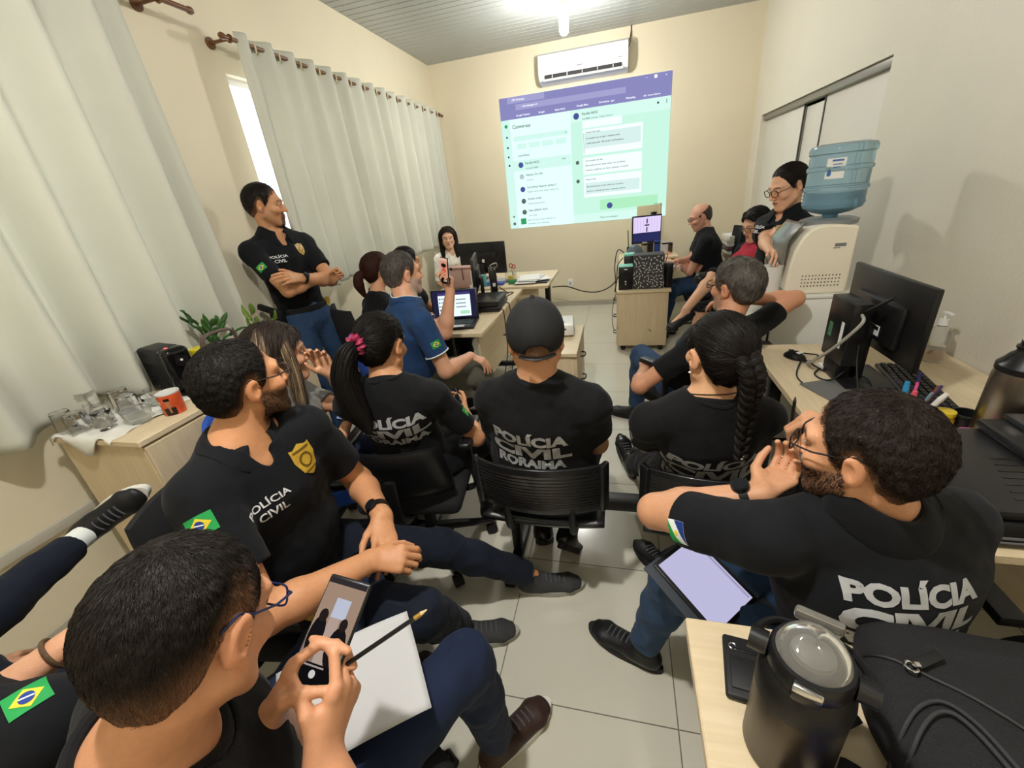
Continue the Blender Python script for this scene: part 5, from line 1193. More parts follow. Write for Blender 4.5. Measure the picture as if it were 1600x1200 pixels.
# left desk: laptop, docking stack, monitor edge-on
LS = emat('laptop_panel', '#2c2b4a', .6)
t = thing('laptop', 'open black laptop showing the chat window on the left desk', 'laptop', (-.79, 2.0, .73), math.radians(8))
b = MB(); b.bb((-.18, -.12, .0), (.18, .12, .018), .006); b.build('laptop_base', BLK_PL, t)
KB = mat('laptop_keys', '#202022', rough=.5)
for r_ in range(4):
    for k in range(12): b = MB(); b.box((-.15 + k * .027, -.02 + r_ * .03, .0195), (.022, .024, .004), .001, seg=1); b.build('key', KB, t)
b = MB(); b.box((.06, -.08, .0185), (.09, .05, .001)); b.build('palm_sticker', st, t)
Rl = axis_rot((1, 0, 0), -.22); off = A(0, .12, .012); b = MB(); b.box((0, 0, .115), (.36, .010, .225), .005, Rl); v_ = [b]; b.v[0] += 0
lid = MB(); lid.v, lid.f, lid.m, lid.n = b.v, b.f, b.m, b.n; lid.v[0] = (b.v[0] - A(0, 0, .115)) + Rl @ A(0, 0, .115) + off; ld = lid.build('laptop_lid', BLK_PL, t)
def lp(nm, m, x0, z0, x1, z1, d): 
    b = MB(); Q = [A(x0, -.0056 - d, z0), A(x1, -.0056 - d, z0), A(x1, -.0056 - d, z1), A(x0, -.0056 - d, z1)]; b.add([Rl @ q + off for q in Q], [[0, 1, 2, 3]]); return b.build(nm, m, ld, smooth=False, angle=None)
lp('display', LS, -.168, .015, .168, .22, .0004); lp('window', emat('lap_white', '#e2f1f5', 1.0), -.125, .025, .125, .185, .0012); lp('title_bar', emat('lap_purple', '#4a3f7d', .7), -.125, .185, .125, .205, .0012)
for i in range(5): lp('chat_row', emat('lap_grey', '#8fa6ad', .7), -.105, .045 + .028 * i, -.03, .052 + .028 * i, .0018); lp('avatar', emat('lap_dark', '#3a4a56', .5), -.118, .042 + .028 * i, -.110, .054 + .028 * i, .0018)
for i in range(3): lp('message', emat('lap_grey', '#8fa6ad', .7), .012, .09 + .028 * i, .09, .098 + .028 * i, .0018)
lp('reply', emat('lap_green', '#a9e0bb', .9), .04, .04, .115, .065, .0018)
t = thing('docking_unit', 'flat black drive unit behind the laptop on the left desk', 'computer', (-.66, 2.52, .73), math.radians(4)); b = MB(); b.bb((-.13, -.19, 0), (.13, .19, .04), .006); b.build('lower_case', BLK_PL, t); b = MB(); b.bb((-.125, -.18, .042), (.125, .18, .085), .008); b.build('upper_case', PRN, t); b = MB(); b.bb((.126, -.15, .055), (.129, .15, .06)); b.build('slot', STEEL_B, t)
monitor('black monitor seen edge-on behind the laptop', (-.83, 2.78, .73), math.radians(-76), .50, .30, .09)
t = thing('mini_computer', 'small black computer standing behind the edge-on monitor', 'computer', (-.70, 2.86, .73), math.radians(20)); b = MB(); b.bb((-.03, -.09, 0), (.03, .09, .26), .006); b.build('case', BLK_PL, t); b = MB(); b.tube([(0, -.08, .26), (.02, -.07, .30), (.10, -.02, .37)], .005, 6); b.build('antenna', BLK_RUB, t); b = MB(); b.box((0, -.0905, .13), (.025, .001, .03)); b.build('white_label', st, t)
cables(['grey cable coil on top of the computer behind the laptop', 'black cables tangled at the foot of the far computer', 'thin black cable hanging over the left desk edge', 'longer black cable hanging over the left desk side panel'],
 [[(-.70, 2.80, .99), (-.68, 2.76, 1.03), (-.64, 2.80, 1.04), (-.65, 2.86, 1.0), (-.69, 2.88, .99)], [(-.66, 2.88, .82), (-.60, 2.82, .80), (-.58, 2.90, .75), (-.64, 2.98, .74), (-.56, 3.0, .735), (-.58, 2.86, .735)], [(-.60, 2.42, .735), (-.52, 2.40, .74), (-.495, 2.38, .70), (-.49, 2.36, .55), (-.49, 2.34, .38), (-.55, 2.3, .1)], [(-.60, 2.62, .735), (-.52, 2.6, .74), (-.495, 2.58, .70), (-.49, 2.56, .5), (-.50, 2.5, .2), (-.55, 2.45, .02)]], [.006, .004, .004, .004], [MATS['grey_cable'], BLK_RUB, BLK_RUB, BLK_RUB])
o = MB().box((0, 0, .11), (.012, .2, .22), .003, rotz(.3)).build('document_folder', PAPER); o.location = (-.93, 2.95, .73); tag(o, 'white folder standing behind the edge-on monitor', 'folder')
# far desk
mt, s = monitor('large black monitor seen from behind on the far desk', (-1.07, 3.78, .73), math.radians(172), .56, .335, .06)
b = MB(); b.box((-.02, .033, .2), (.03, .001, .035)); b.build('asset_sticker', st, mt)
PINK = mat('dusty_pink_leather', '#c9a49a', rough=.55, bump=.2, bscale=200)
t = thing('handbag', 'dusty pink structured handbag on the far desk', 'bag', (-1.17, 3.33, .73), math.radians(-8))
F = Field(); F.ecap((-.13, 0, .08), (.13, 0, .08), (.06, .085), (.06, .085), (0, 1, 0), k=.01); F.ecap((-.145, 0, .17), (.145, 0, .17), (.05, .05), (.05, .05), (0, 1, 0), k=.08); F.cut((0, 0, .004), (0, 0, -1)); F.cut((0, 0, .215), (0, 0, 1)); v, f = F.mesh(.007); mesh_obj('bag_body', v, f, PINK, t)
b = MB(); b.box((0, -.005, .215), (.33, .115, .018), .008); b.build('top_flap', PINK, t); b = MB(); b.box((.05, -.075, .15), (.014, .006, .11), .002); b.build('strap', mat('dark_pink', '#6d4f4a', rough=.5), t); b = MB(); b.lathe([(0, 0), (.014, 0), (.014, .006), (0, .006)], 16, (-.08, -.066, .21), np.stack([A(1, 0, 0), A(0, 0, 1), A(0, -1, 0)], 1)); b.build('clasp', BLK_PL, t)
o = MB().bb((-.06, -.05, 0), (.06, .05, .05), .02).build('tissue_pack', PAPER); o.location = (-1.02, 3.30, .73); tag(o, 'white tissue pack beside the pink handbag', 'tissues')
o = MB().bb((-.03, -.03, 0), (.03, .03, .12), .012).build('teal_pouch', mat('teal_cloth', '#5aa3a8', rough=.8)); o.location = (-.955, 3.36, .73); tag(o, 'teal pouch between the handbag and the edge-on monitor', 'pouch')
for i, (x, y, r_, lb) in enumerate([(-.50, 3.52, .2, 'top sheet of the paper pile on the far desk'), (-.48, 3.50, -.15, 'second sheet fanned out in the far desk paper pile'), (-.42, 3.55, .5, 'sheet sticking out to the right of the far desk pile'), (-.52, 3.47, .05, 'lowest sheet of the far desk paper pile')]):
    o = MB().box((0, 0, .003), (.21, .297, .006), .001).build('paper_sheet', PAPER if i != 1 else mat('paper_grey', '#c7ccd2', rough=.8)); o.location = (x, y, .73 + .014 + (3 - i) * .007); o.rotation_euler = (0, 0, r_); tag(o, lb, 'paper')
o = MB().box((0, 0, .006), (.33, .25, .012), .002).build('black_folder', BLK_PL); o.location = (-.46, 3.48, .731); tag(o, 'black folder under the papers on the far desk', 'folder')
t = thing('pen_holder', 'clear desk organiser with scissors on the far desk', 'pen holder', (-.70, 3.52, .73)); b = MB(); b.bb((-.05, -.035, 0), (.05, .035, .015), .003); b.bb((-.05, -.035, 0), (-.045, .035, .10)); b.bb((.045, -.035, 0), (.05, .035, .09)); b.bb((-.05, .03, 0), (.05, .035, .11)); b.build('organiser_body', CLEARP, t); b = MB(); b.box((0, -.01, .035), (.05, .03, .06), .006); b.build('note_block', mat('yellow_notes', '#d8b93c', rough=.7), t)
t = thing('scissors', 'red-handled scissors standing in the far desk organiser', 'scissors', (-.68, 3.53, .745)); b = MB(); b.tube(circ((-.012, 0, .15), .02, 18, (.2, 1, 0)), .005, 6, True); b.tube(circ((.018, 0, .14), .018, 18, (.2, 1, 0)), .005, 6, True); b.build('handle', mat('red_plastic', '#b3332b', rough=.4), t); b = MB(); b.tube([(-.01, 0, .13), (.004, 0, .01)], .004, 6); b.tube([(.014, 0, .12), (-.002, 0, .01)], .004, 6); b.build('blade', STEELM, t)
o = MB().bb((-.11, -.04, 0), (.11, .04, .03), .004).build('blue_box', mat('blue_card', '#4a5fb0', rough=.5)); o.location = (-.86, 3.40, .73); tag(o, 'flat blue box in front of the far desk organiser', 'box')
o = MB().bb((-.04, -.035, 0), (.04, .035, .04), .004).build('green_box', mat('green_card', '#2d7a4a', rough=.5)); o.location = (-.66, 3.42, .73); tag(o, 'small green box beside the organiser on the far desk', 'box')
o = MB().bb((-.12, -.09, 0), (.12, .09, .025), .004).build('document_tray', mat('grey_plastic', '#b5b5b3')); o.location = (-.87, 3.56, .73); tag(o, 'grey document tray under the far monitor', 'tray')
t = thing('projector', 'white projector on the drawer pedestal behind the man in the cap', 'projector', (-.02, 2.12, .62), .12); b = MB(); b.bb((-.11, -.13, .01), (.11, .13, .09), .015); b.build('housing', WHITE_PL, t); b = MB(); b.cyl((-.05, .12, .05), (-.05, .15, .05), .03, seg=24); b.build('projector_lens', SCREEN_OFF, t); b = MB(); b.bb((.111, -.1, .03), (.113, .06, .07)); b.build('vent', mat('grey_plastic', '#b5b5b3'), t); b = MB(); b.box((.02, -.05, .0905), (.06, .03, .001)); b.build('button_pad', mat('grey_plastic', '#b5b5b3'), t)
for x_ in (-.09, .09): b = MB(); b.cyl((x_, -.1, 0), (x_, -.1, .012), .01); b.build('foot', BLK_RUB, t)
# the bald man's desk and the pedestal in front of it
t = thing('speaker', 'black loudspeaker with mint top at the left of the pedestal', 'speaker', (.465, 3.45, .62)); b = MB(); b.bb((-.065, -.07, 0), (.065, .07, .215), .004); b.build('cabinet', BLK_PL, t); b = MB(); b.bb((-.066, -.071, .215), (.066, .071, .225), .003); b.build('mint_lid', mat('mint_plastic', '#8ed3c0', rough=.5), t)
for z_, r_ in ((.16, .022), (.08, .008), (.055, .006)): b = MB(); b.cyl((0, -.074, z_), (0, -.070, z_), r_, seg=20); b.build('knob', STEEL_B if r_ > .01 else WHITE_PL, t)
o = MB(); o.box((0, -.0712, .195), (.03, .001, .008)); o.build('logo', WHITE_PL, t)
o = thing('carton', 'tall pale carton with mint lid behind the loudspeaker', 'box', (.50, 3.60, .62)); b = MB(); b.bb((-.05, -.05, 0), (.05, .05, .29), .003); b.build('carton_body', BLK_PL, o); b = MB(); b.bb((-.051, -.051, .29), (.051, .051, .31), .003); b.build('mint_lid', MATS['mint_plastic'], o)
DASH = mat('charcoal_paper', '#3f3f41', rough=.7)
t = thing('gift_bag', 'charcoal box with white dash pattern on the pedestal', 'box', (.675, 3.47, .62), -.04); b = MB(); b.bb((-.14, -.09, 0), (.14, .09, .315), .004); bx = b.build('box_body', DASH, t)
rr = np.random.default_rng(4); b = MB(); pts_ = []
while len(pts_) < 80:
    p = A(rr.uniform(-.128, .128), rr.uniform(.012, .303))
    if all(np.linalg.norm(p - q) > .024 for q in pts_): pts_.append(p)
for p in pts_:
    an = rr.uniform(0, math.pi); L_ = rr.uniform(.016, .028); c_, s_ = math.cos(an), math.sin(an); w_ = .0058; cs = [(-L_ / 2, -w_ / 2), (L_ / 2, -w_ / 2), (L_ / 2, w_ / 2), (-L_ / 2, w_ / 2)]; b.add([(p[0] + x * c_ - y * s_, -.0908, p[1] + x * s_ + y * c_) for x, y in cs], [[0, 1, 2, 3]])
for k in range(45):
    p = A(rr.uniform(-.08, .08), rr.uniform(.015, .3)); an = rr.uniform(0, math.pi); L_ = .015; c_, s_ = math.cos(an), math.sin(an); w_ = .0033; b.add([(.1408, p[0] + x * c_ - y * s_, p[1] + x * s_ + y * c_) for x, y in [(-L_ / 2, -w_ / 2), (L_ / 2, -w_ / 2), (L_ / 2, w_ / 2), (-L_ / 2, w_ / 2)]], [[0, 1, 2, 3]])
b.build('dash_pattern', WHITE_PL, bx, smooth=False, angle=None)
t = thing('tumbler', 'black insulated tumbler at the right of the patterned box', 'tumbler', (.855, 3.42, .62)); b = MB(); b.lathe([(0, 0), (.034, 0), (.036, .01), (.042, .2), (0, .2)], 28); b.build('tumbler_body', BLK_PL, t); b = MB(); b.lathe([(.043, .2), (.043, .222), (.036, .228), (0, .228)], 28); b.build('lid', PL_GREY, t)
MS = emat('monitor_lilac', '#d9c9ee', .95)
mt, s = monitor('lit monitor with lilac table on the bald man\'s desk', (.69, 4.25, .73), math.radians(14), .32, .29, .20, emat('monitor_blue', '#34386b', .6))
b = MB(); b.box((0, -.0128, .395), (.296, .0006, .16)); o = b.build('window', MS, mt)
for i in range(9): b = MB(); b.box((-.13 + i * .03, -.0134, .39), (.002, .0006, .13)); b.build('table_line', emat('monitor_line', '#a596bd', .7), o)
for p_, q_ in (((0, -.0136, .43), (.012, .0006, .05)), ((0, -.0136, .345), (.012, .0006, .05)), ((0, -.0136, .39), (.05, .0006, .014))): b = MB(); b.box(p_, q_); b.build('dialog', emat('monitor_dark', '#3d3550', .4), o)
t = thing('webcam', 'small black webcam clipped on the lit monitor', 'webcam', (.76, 4.27, 1.222), .2); b = MB(); b.bb((-.03, -.02, 0), (.03, .02, .025), .006); b.build('webcam_body', BLK_PL, t); b = MB(); b.cyl((0, -.022, .013), (0, -.018, .013), .007); b.build('webcam_lens', SCREEN_OFF, t)
t = thing('partition_board', 'pale board standing behind the lit monitor', 'board', (.73, 4.78, .73), .25); b = MB(); b.box((0, 0, .28), (.26, .016, .56), .003); b.build('panel', mat('pale_board', '#cfc5a4', rough=.7), t); b = MB(); b.cyl((.14, 0, 0), (.14, 0, .57), .02, seg=14); b.build('post', mat('pale_board', '#cfc5a4'), t)
t = thing('desk_fan_housing', 'grey rounded device with a light stripe behind the patterned box', 'device', (.56, 3.86, .73), .2); F = Field(); F.ell((0, 0, .08), (.10, .07, .17), None, .01); F.cut((0, 0, .003), (0, 0, -1)); v, f = F.mesh(.008); mesh_obj('shell', v, f, mat('slate_plastic', '#5b6770', rough=.4), t); b = MB(); b.tube(F.project(np.array([(x, -.2, .13 - x * 1.0) for x in np.linspace(-.05, .06, 12)]), (0, 1, 0)), .003, 6); b.build('stripe', WHITE_PL, t)
t = thing('wifi_antenna', 'thin black aerial left of the lit monitor', 'antenna', (.50, 4.05, .73)); b = MB(); b.cyl((0, 0, 0), (0, 0, .2), .022, .018); b.build('router_body', BLK_PL, t); b = MB(); b.tube([(0, 0, .2), (-.01, 0, .37)], .005, 6); b.build('aerial', BLK_RUB, t)
t = thing('desk_riser', 'low riser under the pots and mugs on the bald man\'s desk', 'riser', (.80, 4.03, .73)); b = MB(); b.bb((-.19, -.15, .08), (.19, .16, .10), .003); b.build('riser_board', MAPLE_X, t)
for sx in (-.17, .17): b = MB(); b.bb((sx - .01, -.14, 0), (sx + .01, .15, .08), .002); b.build('leg', MAPLE_V, t)
for i, (x, y, h_, r_, c, lb) in enumerate([(.72, 3.98, .14, .03, '#26262a', 'black pot under the lit monitor'), (.79, 4.0, .15, .032, '#2c4f9e', 'blue cup right of the black pot'), (.66, 3.95, .15, .026, '#a8a28c', 'beige cup left of the black pot'), (.87, 4.05, .13, .034, '#e2e2e6', 'white mug right of the blue cup'), (.93, 4.15, .10, .03, '#54483a', 'brown mug nearest the bald man')]):
    t = thing('desk_cup', lb, 'cup', (x, y, .83)); q = mat('cup_' + c[1:], c, rough=.35); b = MB(); b.lathe([(0, 0), (r_ * .85, 0), (r_, .01), (r_, h_), (r_ * .9, h_), (r_ * .85, .012), (0, .012)], 20); b.build('cup_body', q, t); b = MB(); b.lathe([(r_ * 1.01, h_ * .8), (r_ * 1.02, h_ * .82), (r_ * 1.02, h_ * .9), (r_ * 1.01, h_ * .92)], 20, cap=False); b.build('rim_band', BLK_PL, t)
for i in range(3):
    o = MB().box((0, 0, .001), (.21, .29, .002)).build('paper_sheet', PAPER); o.location = (.90 - .02 * i, 3.86 + .03 * i, .731 + .0025 * i); o.rotation_euler = (0, 0, .2 * i); tag(o, ['lowest sheet the bald man writes on', 'middle sheet the bald man writes on', 'top sheet the bald man writes on'][i], 'paper')
# shelf with stacked papers by the wardrobe
t = thing('side_shelf', 'small maple side shelf near the wardrobe doors', 'shelf', (1.62, 4.25, 0)); b = MB()
for z_ in (.40, .74): b = MB(); b.bb((-.2, -.3, z_ - .02), (.2, .3, z_), .002); b.build('shelf_board', MAPLE, t)
for sy in (-.29, .29): b = MB(); b.bb((-.2, sy - .01, 0), (.2, sy + .01, .74), .002); b.build('side_panel', MAPLE_V, t)
zz = .74
for i, (c, h_) in enumerate([('#8c7a66', .04), ('#d8d4cc', .03), ('#5b4a44', .05), ('#e2ded6', .035), ('#c9c0b0', .03), ('#ddd9d2', .035)]):
    o = MB().box((0, 0, h_ / 2), (.24, .31, h_ - .002), .004).build('document_bundle', mat('bundle_' + c[1:], c, rough=.8, noise=.1)); o.location = (1.60 + .01 * (i % 2), 4.2 + .012 * (i % 3), zz); o.rotation_euler = (0, 0, .06 * (i % 3 - 1)); zz += h_
    tag(o, 'document bundle number %s from the bottom of the pile on the side shelf' % ['one', 'two', 'three', 'four', 'five', 'six'][i], 'documents')
cables(['long black cable sagging along the back wall between desks', 'thin grey cable lying along the back baseboard', 'black cable hanging behind the loudspeaker', 'second black cable looping left of the grey device', 'cable trailing down the left side of the pedestal'],
 [[(-.34, 4.0, .55), (-.25, 4.6, .42), (-.05, 4.8, .30), (.15, 4.75, .30), (.32, 4.4, .45), (.42, 4.0, .66)], [(-.36, 4.3, .34), (-.1, 5.0, .10), (.15, 5.15, .06), (.33, 5.0, .08)], [(.44, 3.78, .86), (.39, 3.7, .80), (.38, 3.62, .66), (.37, 3.55, .58), (.39, 3.75, .5)], [(.52, 4.0, .80), (.40, 3.9, .93), (.36, 3.8, .8), (.37, 3.72, .62), (.36, 3.85, .5)], [(.38, 3.5, .58), (.34, 3.5, .40), (.35, 3.45, .22), (.39, 3.4, .20)]], [.007, .004, .005, .005, .003], [BLK_RUB, MATS['grey_cable'], BLK_RUB, BLK_RUB, BLK_RUB])
# ------------------------------------------------------------------ things on the low cabinet
CT = .87
def cloth_fn(u, v):
    x = -1.815 + u * .33; y = .135 + v * .37 + .02 * math.sin(u * 9); z = CT + .003 + .006 * max(0, math.sin(u * 17 + v * 5)) + .004 * max(0, math.sin(v * 23 - u * 4))
    if y < .152: z -= (.152 - y) * 2.2; y = .150 - .004
    return (x + .01 * math.sin(v * 12), y, z)
b = MB(); b.grid(cloth_fn, 34, 30); o = b.build('tea_towel', mat('white_tea_towel', '#e9e7df', rough=.9, bump=.3, bscale=400), angle=None); o.modifiers.new('t', 'SOLIDIFY').thickness = .003; tag(o, 'white tea towel spread under the upturned glasses', 'towel')
GL = {'tumbler': [(.0, .0), (.03, .0), (.031, .004), (.036, .09), (.0345, .09), (.029, .008), (0, .007)], 'goblet': [(0, 0), (.03, 0), (.03, .003), (.007, .008), (.006, .04), (.02, .055), (.037, .08), (.038, .12), (.036, .12), (.035, .082), (.018, .06), (0, .056)], 'bowl': [(0, 0), (.028, 0), (.03, .006), (.045, .03), (.047, .05), (.045, .05), (.028, .009), (0, .008)], 'cup': [(0, 0), (.022, 0), (.024, .003), (.032, .055), (.0305, .055), (.022, .006), (0, .005)]}
def glass(kind, x, y, label, flip=False, s=1.0, handle=False):
    t = thing('drinking_glass', label, 'glass', (x, y, CT + .006), 0, 'glasses drying on the tea towel'); pr = [(r * s, z * s) for r, z in GL[kind]]
    if flip: mz = max(z for _, z in pr); pr = [(r, mz - z) for r, z in pr][::-1]
    b = MB(); b.lathe(pr, 32, cap=False); b.build('glass_body', GLASSM, t)
    if handle: b = MB(); b.tube(spline([(.03 * s, 0, .065 * s), (.058 * s, 0, .06 * s), (.058 * s, 0, .03 * s), (.03 * s, 0, .022 * s)], 16), .004, 8); b.build('handle', GLASSM, t)
for k, x, y, fl, s, hn, lb in [('tumbler', -1.775, .20, True, 1.0, True, 'glass mug at the curtain end of the towel'), ('tumbler', -1.70, .195, True, .95, False, 'upturned glass nearest the towel edge'), ('goblet', -1.765, .30, True, 1.05, False, 'upturned goblet leaning by the curtain'), ('tumbler', -1.665, .265, True, 1.0, True, 'glass cup in the middle of the towel'), ('goblet', -1.605, .235, False, 1.0, False, 'footed goblet standing upright in the middle'), ('tumbler', -1.72, .385, True, 1.1, False, 'tall upturned glass at the back of the towel'), ('tumbler', -1.60, .335, True, 1.1, True, 'glass mug between goblet and tray'), ('bowl', -1.61, .44, False, 1.0, False, 'wide glass bowl by the coffee machine'), ('cup', -1.53, .465, False, 1.0, False, 'small glass beside the orange mug'), ('cup', -1.665, .485, False, 1.1, False, 'small glass behind the wide bowl')]:
    glass(k, x, y, lb, fl, s, hn)
t = thing('plastic_tub', 'translucent plastic tub beside the orange mug', 'tub', (-1.515, .30, CT + .004)); b = MB(); b.lathe([(0, 0), (.035, 0), (.037, .003), (.05, .055), (.055, .058), (.055, .061), (.048, .061), (.034, .005), (0, .004)], 36); b.build('tub_body', CLEARP, t)
t = thing('coffee_mug', 'orange photo mug with white handle at the cabinet front', 'mug', (-1.425, .38, CT), math.radians(-20))
b = MB(); b.lathe([(0, .003), (.036, 0), (.038, .003), (.042, .1), (.043, .102), (.0405, .102), (.036, .008), (0, .006)], 40); b.build('mug_body', WHITE_PL, t); b = MB(); b.tube(spline([(-.042, 0, .085), (-.07, 0, .08), (-.074, 0, .05), (-.06, 0, .022), (-.038, 0, .02)], 22), .0065, 8); b.build('handle', WHITE_PL, t)
def wrap(nm, m, poly, off):
    b = MB(); b.add([((.0385 + .004 * z / .1 + off) * math.cos(math.radians(a)), (.0385 + .004 * z / .1 + off) * math.sin(math.radians(a)), z) for a, z in poly], [list(range(len(poly)))]); return b
b = MB(); vs = []; n = 22
for z_ in (.006, .096):
    for i in range(n): a = math.radians(-115 + i * 9); r = .0386 + .004 * z_ / .1; vs.append((r * math.cos(a), r * math.sin(a), z_))
b.add(vs, [[i, i + 1, n + i + 1, n + i] for i in range(n - 1)]); pr_ = b.build('orange_print', mat('orange_print', '#d5562c', rough=.35, noise=.25, nscale=30), t)
def arcp(a0, a1, z0, z1, off, k=8): return [((.0386 + .004 * z / .1 + off) * math.cos(math.radians(a)), (.0386 + .004 * z / .1 + off) * math.sin(math.radians(a)), z) for z in (z0, z1) for a in np.linspace(a0, a1, k)], [[i, i + 1, k + i + 1, k + i] for i in range(k - 1)]
for nm, m, q in (('dark_jacket', BLK_PL, (-65, -5, .008, .042, .0006)), ('printed_face', mat('printed_skin', '#b5764f', rough=.4), (-46, -22, .045, .074, .0008)), ('printed_hair', BLK_PL, (-48, -20, .072, .084, .001)), ('printed_hand', mat('printed_skin', '#b5764f'), (-38, -28, .02, .05, .0012)), ('pale_caption', mat('pale_print', '#f0c98a', rough=.4), (-92, -72, .06, .075, .0008))):
    b = MB(); b.add(*arcp(*q)); b.build(nm, m, pr_)
t = thing('coffee_machine', 'black capsule coffee machine on the cabinet by the curtain', 'coffee machine', (-1.665, .60, CT), math.radians(-12))
b = MB(); b.bb((-.125, -.055, 0), (.06, .055, .225), .02, 4); b.build('body', mat('matt_black_plastic', '#1e1e20', rough=.5), t)
for i in range(12): b = MB(); b.box((-.10 + i * .0125, -.0555, .09), (.004, .002, .13)); b.build('rib', BLK_PL, t)
b = MB(); b.bb((.055, -.054, .02), (.125, .054, .228), .028, 5); b.build('front_head', mat('gloss_black', '#0c0c0d', rough=.12), t); b = MB(); b.cyl((.124, 0, .165), (.133, 0, .165), .026, seg=28); k_ = b.build('dial', BLK_PL, t); b = MB(); b.cyl((.133, 0, .17), (.1335, 0, .17), .006, seg=12); b.build('dial_mark', WHITE_PL, k_)
b = MB(); b.box((.085, -.02, .2285), (.012, .012, .002), 0); b.build('power_light', mat('red_glow', '#ff3030', emit='#ff4a4a', estr=2.5), t); b = MB(); b.bb((.05, -.05, 0), (.16, .05, .02), .006); b.build('drip_tray', BLK_PL, t)
b = MB(); b.bb((-.16, -.05, .0), (-.126, .05, .21), .015, 3); b.build('water_tank', CLEARP, t)
t = thing('jar', 'jar with bright yellow lid behind the coffee machine', 'jar', (-1.70, .79, CT)); b = MB(); b.lathe([(0, 0), (.04, 0), (.042, .01), (.042, .10), (.036, .115), (0, .115)], 28); b.build('jar_body', CLEARP, t); b = MB(); b.lathe([(0, .112), (.04, .112), (.042, .116), (.042, .145), (.038, .15), (0, .15)], 28); b.build('lid', mat('bright_yellow_lid', '#e8d51f', rough=.35), t); b = MB(); b.lathe([(0, .004), (.038, .004), (.038, .07), (0, .07)], 24); b.build('contents', mat('brown_contents', '#6a4a32', rough=.8), t)
LEAF = mat('leaf_green', '#3f6b34', rough=.4, noise=.25, nscale=40)
LEAF2 = mat('young_leaf', '#7a9a45', rough=.4, noise=.2, nscale=40)
def plant(name, label, x, y, pot, stems, leaf=LEAF, base=CT):
    t = thing(name, label, 'plant', (x, y, base)); b = MB(); b.lathe(pot, 28); b.build('pot', mat('woven_pot', '#b09a78', rough=.9, noise=.3, nscale=90), t)
    z0 = pot[-2][1]; rg = np.random.default_rng(8)
    for tip, nl, ls in stems:
        p = spline([(0, 0, z0 - .02), (tip[0] * .3, tip[1] * .3, z0 + (tip[2] - z0) * .5), tip], 20); b = MB(); b.tube(p, np.linspace(.005, .002, len(p)), 6); b.build('stem', leaf, t)
        for k in range(nl):
            u = .25 + .75 * k / (nl - 1); i = int(u * (len(p) - 1)); d = nrm(p[min(i + 1, len(p) - 1)] - p[max(i - 1, 0)]); sd = nrm(np.cross(d, [0.2, 0.5, 1])) * (1 if k % 2 else -1); ld = nrm(d * (.55 + .5 * u) + sd * (1.0 - .5 * u) + A(0, 0, .25)); wd = nrm(np.cross(ld, nrm(np.cross(sd, d)))); up_ = np.cross(ld, wd); L_ = ls * rg.uniform(.85, 1.15); b = MB()
            b.grid(lambda a, c: p[i] + ld * L_ * c + wd * (a - .5) * L_ * .42 * math.sin(math.pi * min(1, c * .97 + .03)) ** .8 + up_ * (.12 * L_ * abs(a - .5) * 2 - .18 * L_ * c * c), 5, 9); o = b.build('leaf', leaf, t, angle=None); o.modifiers.new('t', 'SOLIDIFY').thickness = .0012
plant('potted_plant', 'potted plant with glossy dark leaves on the cabinet end', -1.74, .92, [(0, 0), (.055, 0), (.062, .09), (.058, .095), (0, .085)], [((-.15, -.10, .36), 9, .065), ((-.03, -.05, .28), 7, .07), ((.06, -.03, .24), 6, .075), ((.0, .08, .22), 6, .07), ((.11, .05, .17), 5, .07)])
plant('small_plant', 'small plant with pale young leaves beside the dark one', -1.60, 1.08, [(0, 0), (.04, 0), (.048, .07), (.045, .075), (0, .065)], [((.03, -.03, .24), 5, .085), ((.10, -.02, .16), 4, .08), ((.07, .06, .18), 4, .08)], LEAF2)
TAUPE = mat('taupe_leather', '#5b4c47', rough=.4, bump=.2, bscale=150)
t = thing('handbag', 'taupe leather handbag with gold chain beside the coffee machine', 'bag', (-1.50, .74, CT), math.radians(80)); F = Field(); F.ecap((-.11, 0, .06), (.11, 0, .06), (.055, .06), (.055, .06), (0, 1, 0), k=.01); F.ecap((-.09, 0, .13), (.09, 0, .13), (.04, .05), (.04, .05), (0, 1, 0), k=.06); F.cut((0, 0, .004), (0, 0, -1)); F.post.append(lambda P, d: d + .004 * vnoise(P * 30, 2)); v, f = F.mesh(.006); mesh_obj('bag_body', v, f, TAUPE, t)
b = MB(); b.tube(spline([(-.09, -.02, .16), (-.07, -.03, .235), (.0, -.035, .25), (.07, -.03, .235), (.09, -.02, .16)], 30), .012, 8, flat=.6); b.build('handle', TAUPE, t); b = MB()
for i in range(9): a = i / 8; c_ = A(-.10 + .05 * a, -.066 - .01 * math.sin(a * 3), .13 - .05 * math.sin(a * math.pi)); b.tube(circ(c_, .008, 12, (0, 1, 0) if i % 2 else (1, .3, 0)), .0022, 6, True)
b.build('chain', mat('gold_chain', '#c9a457', rough=.25, metal=1), t); b = MB(); b.lathe([(0, 0), (.012, 0), (.012, .004), (0, .004)], 16, (.0, -.066, .11), np.stack([A(1, 0, 0), A(0, 0, 1), A(0, -1, 0)], 1)); b.build('clasp', MATS['gold_chain'], t)

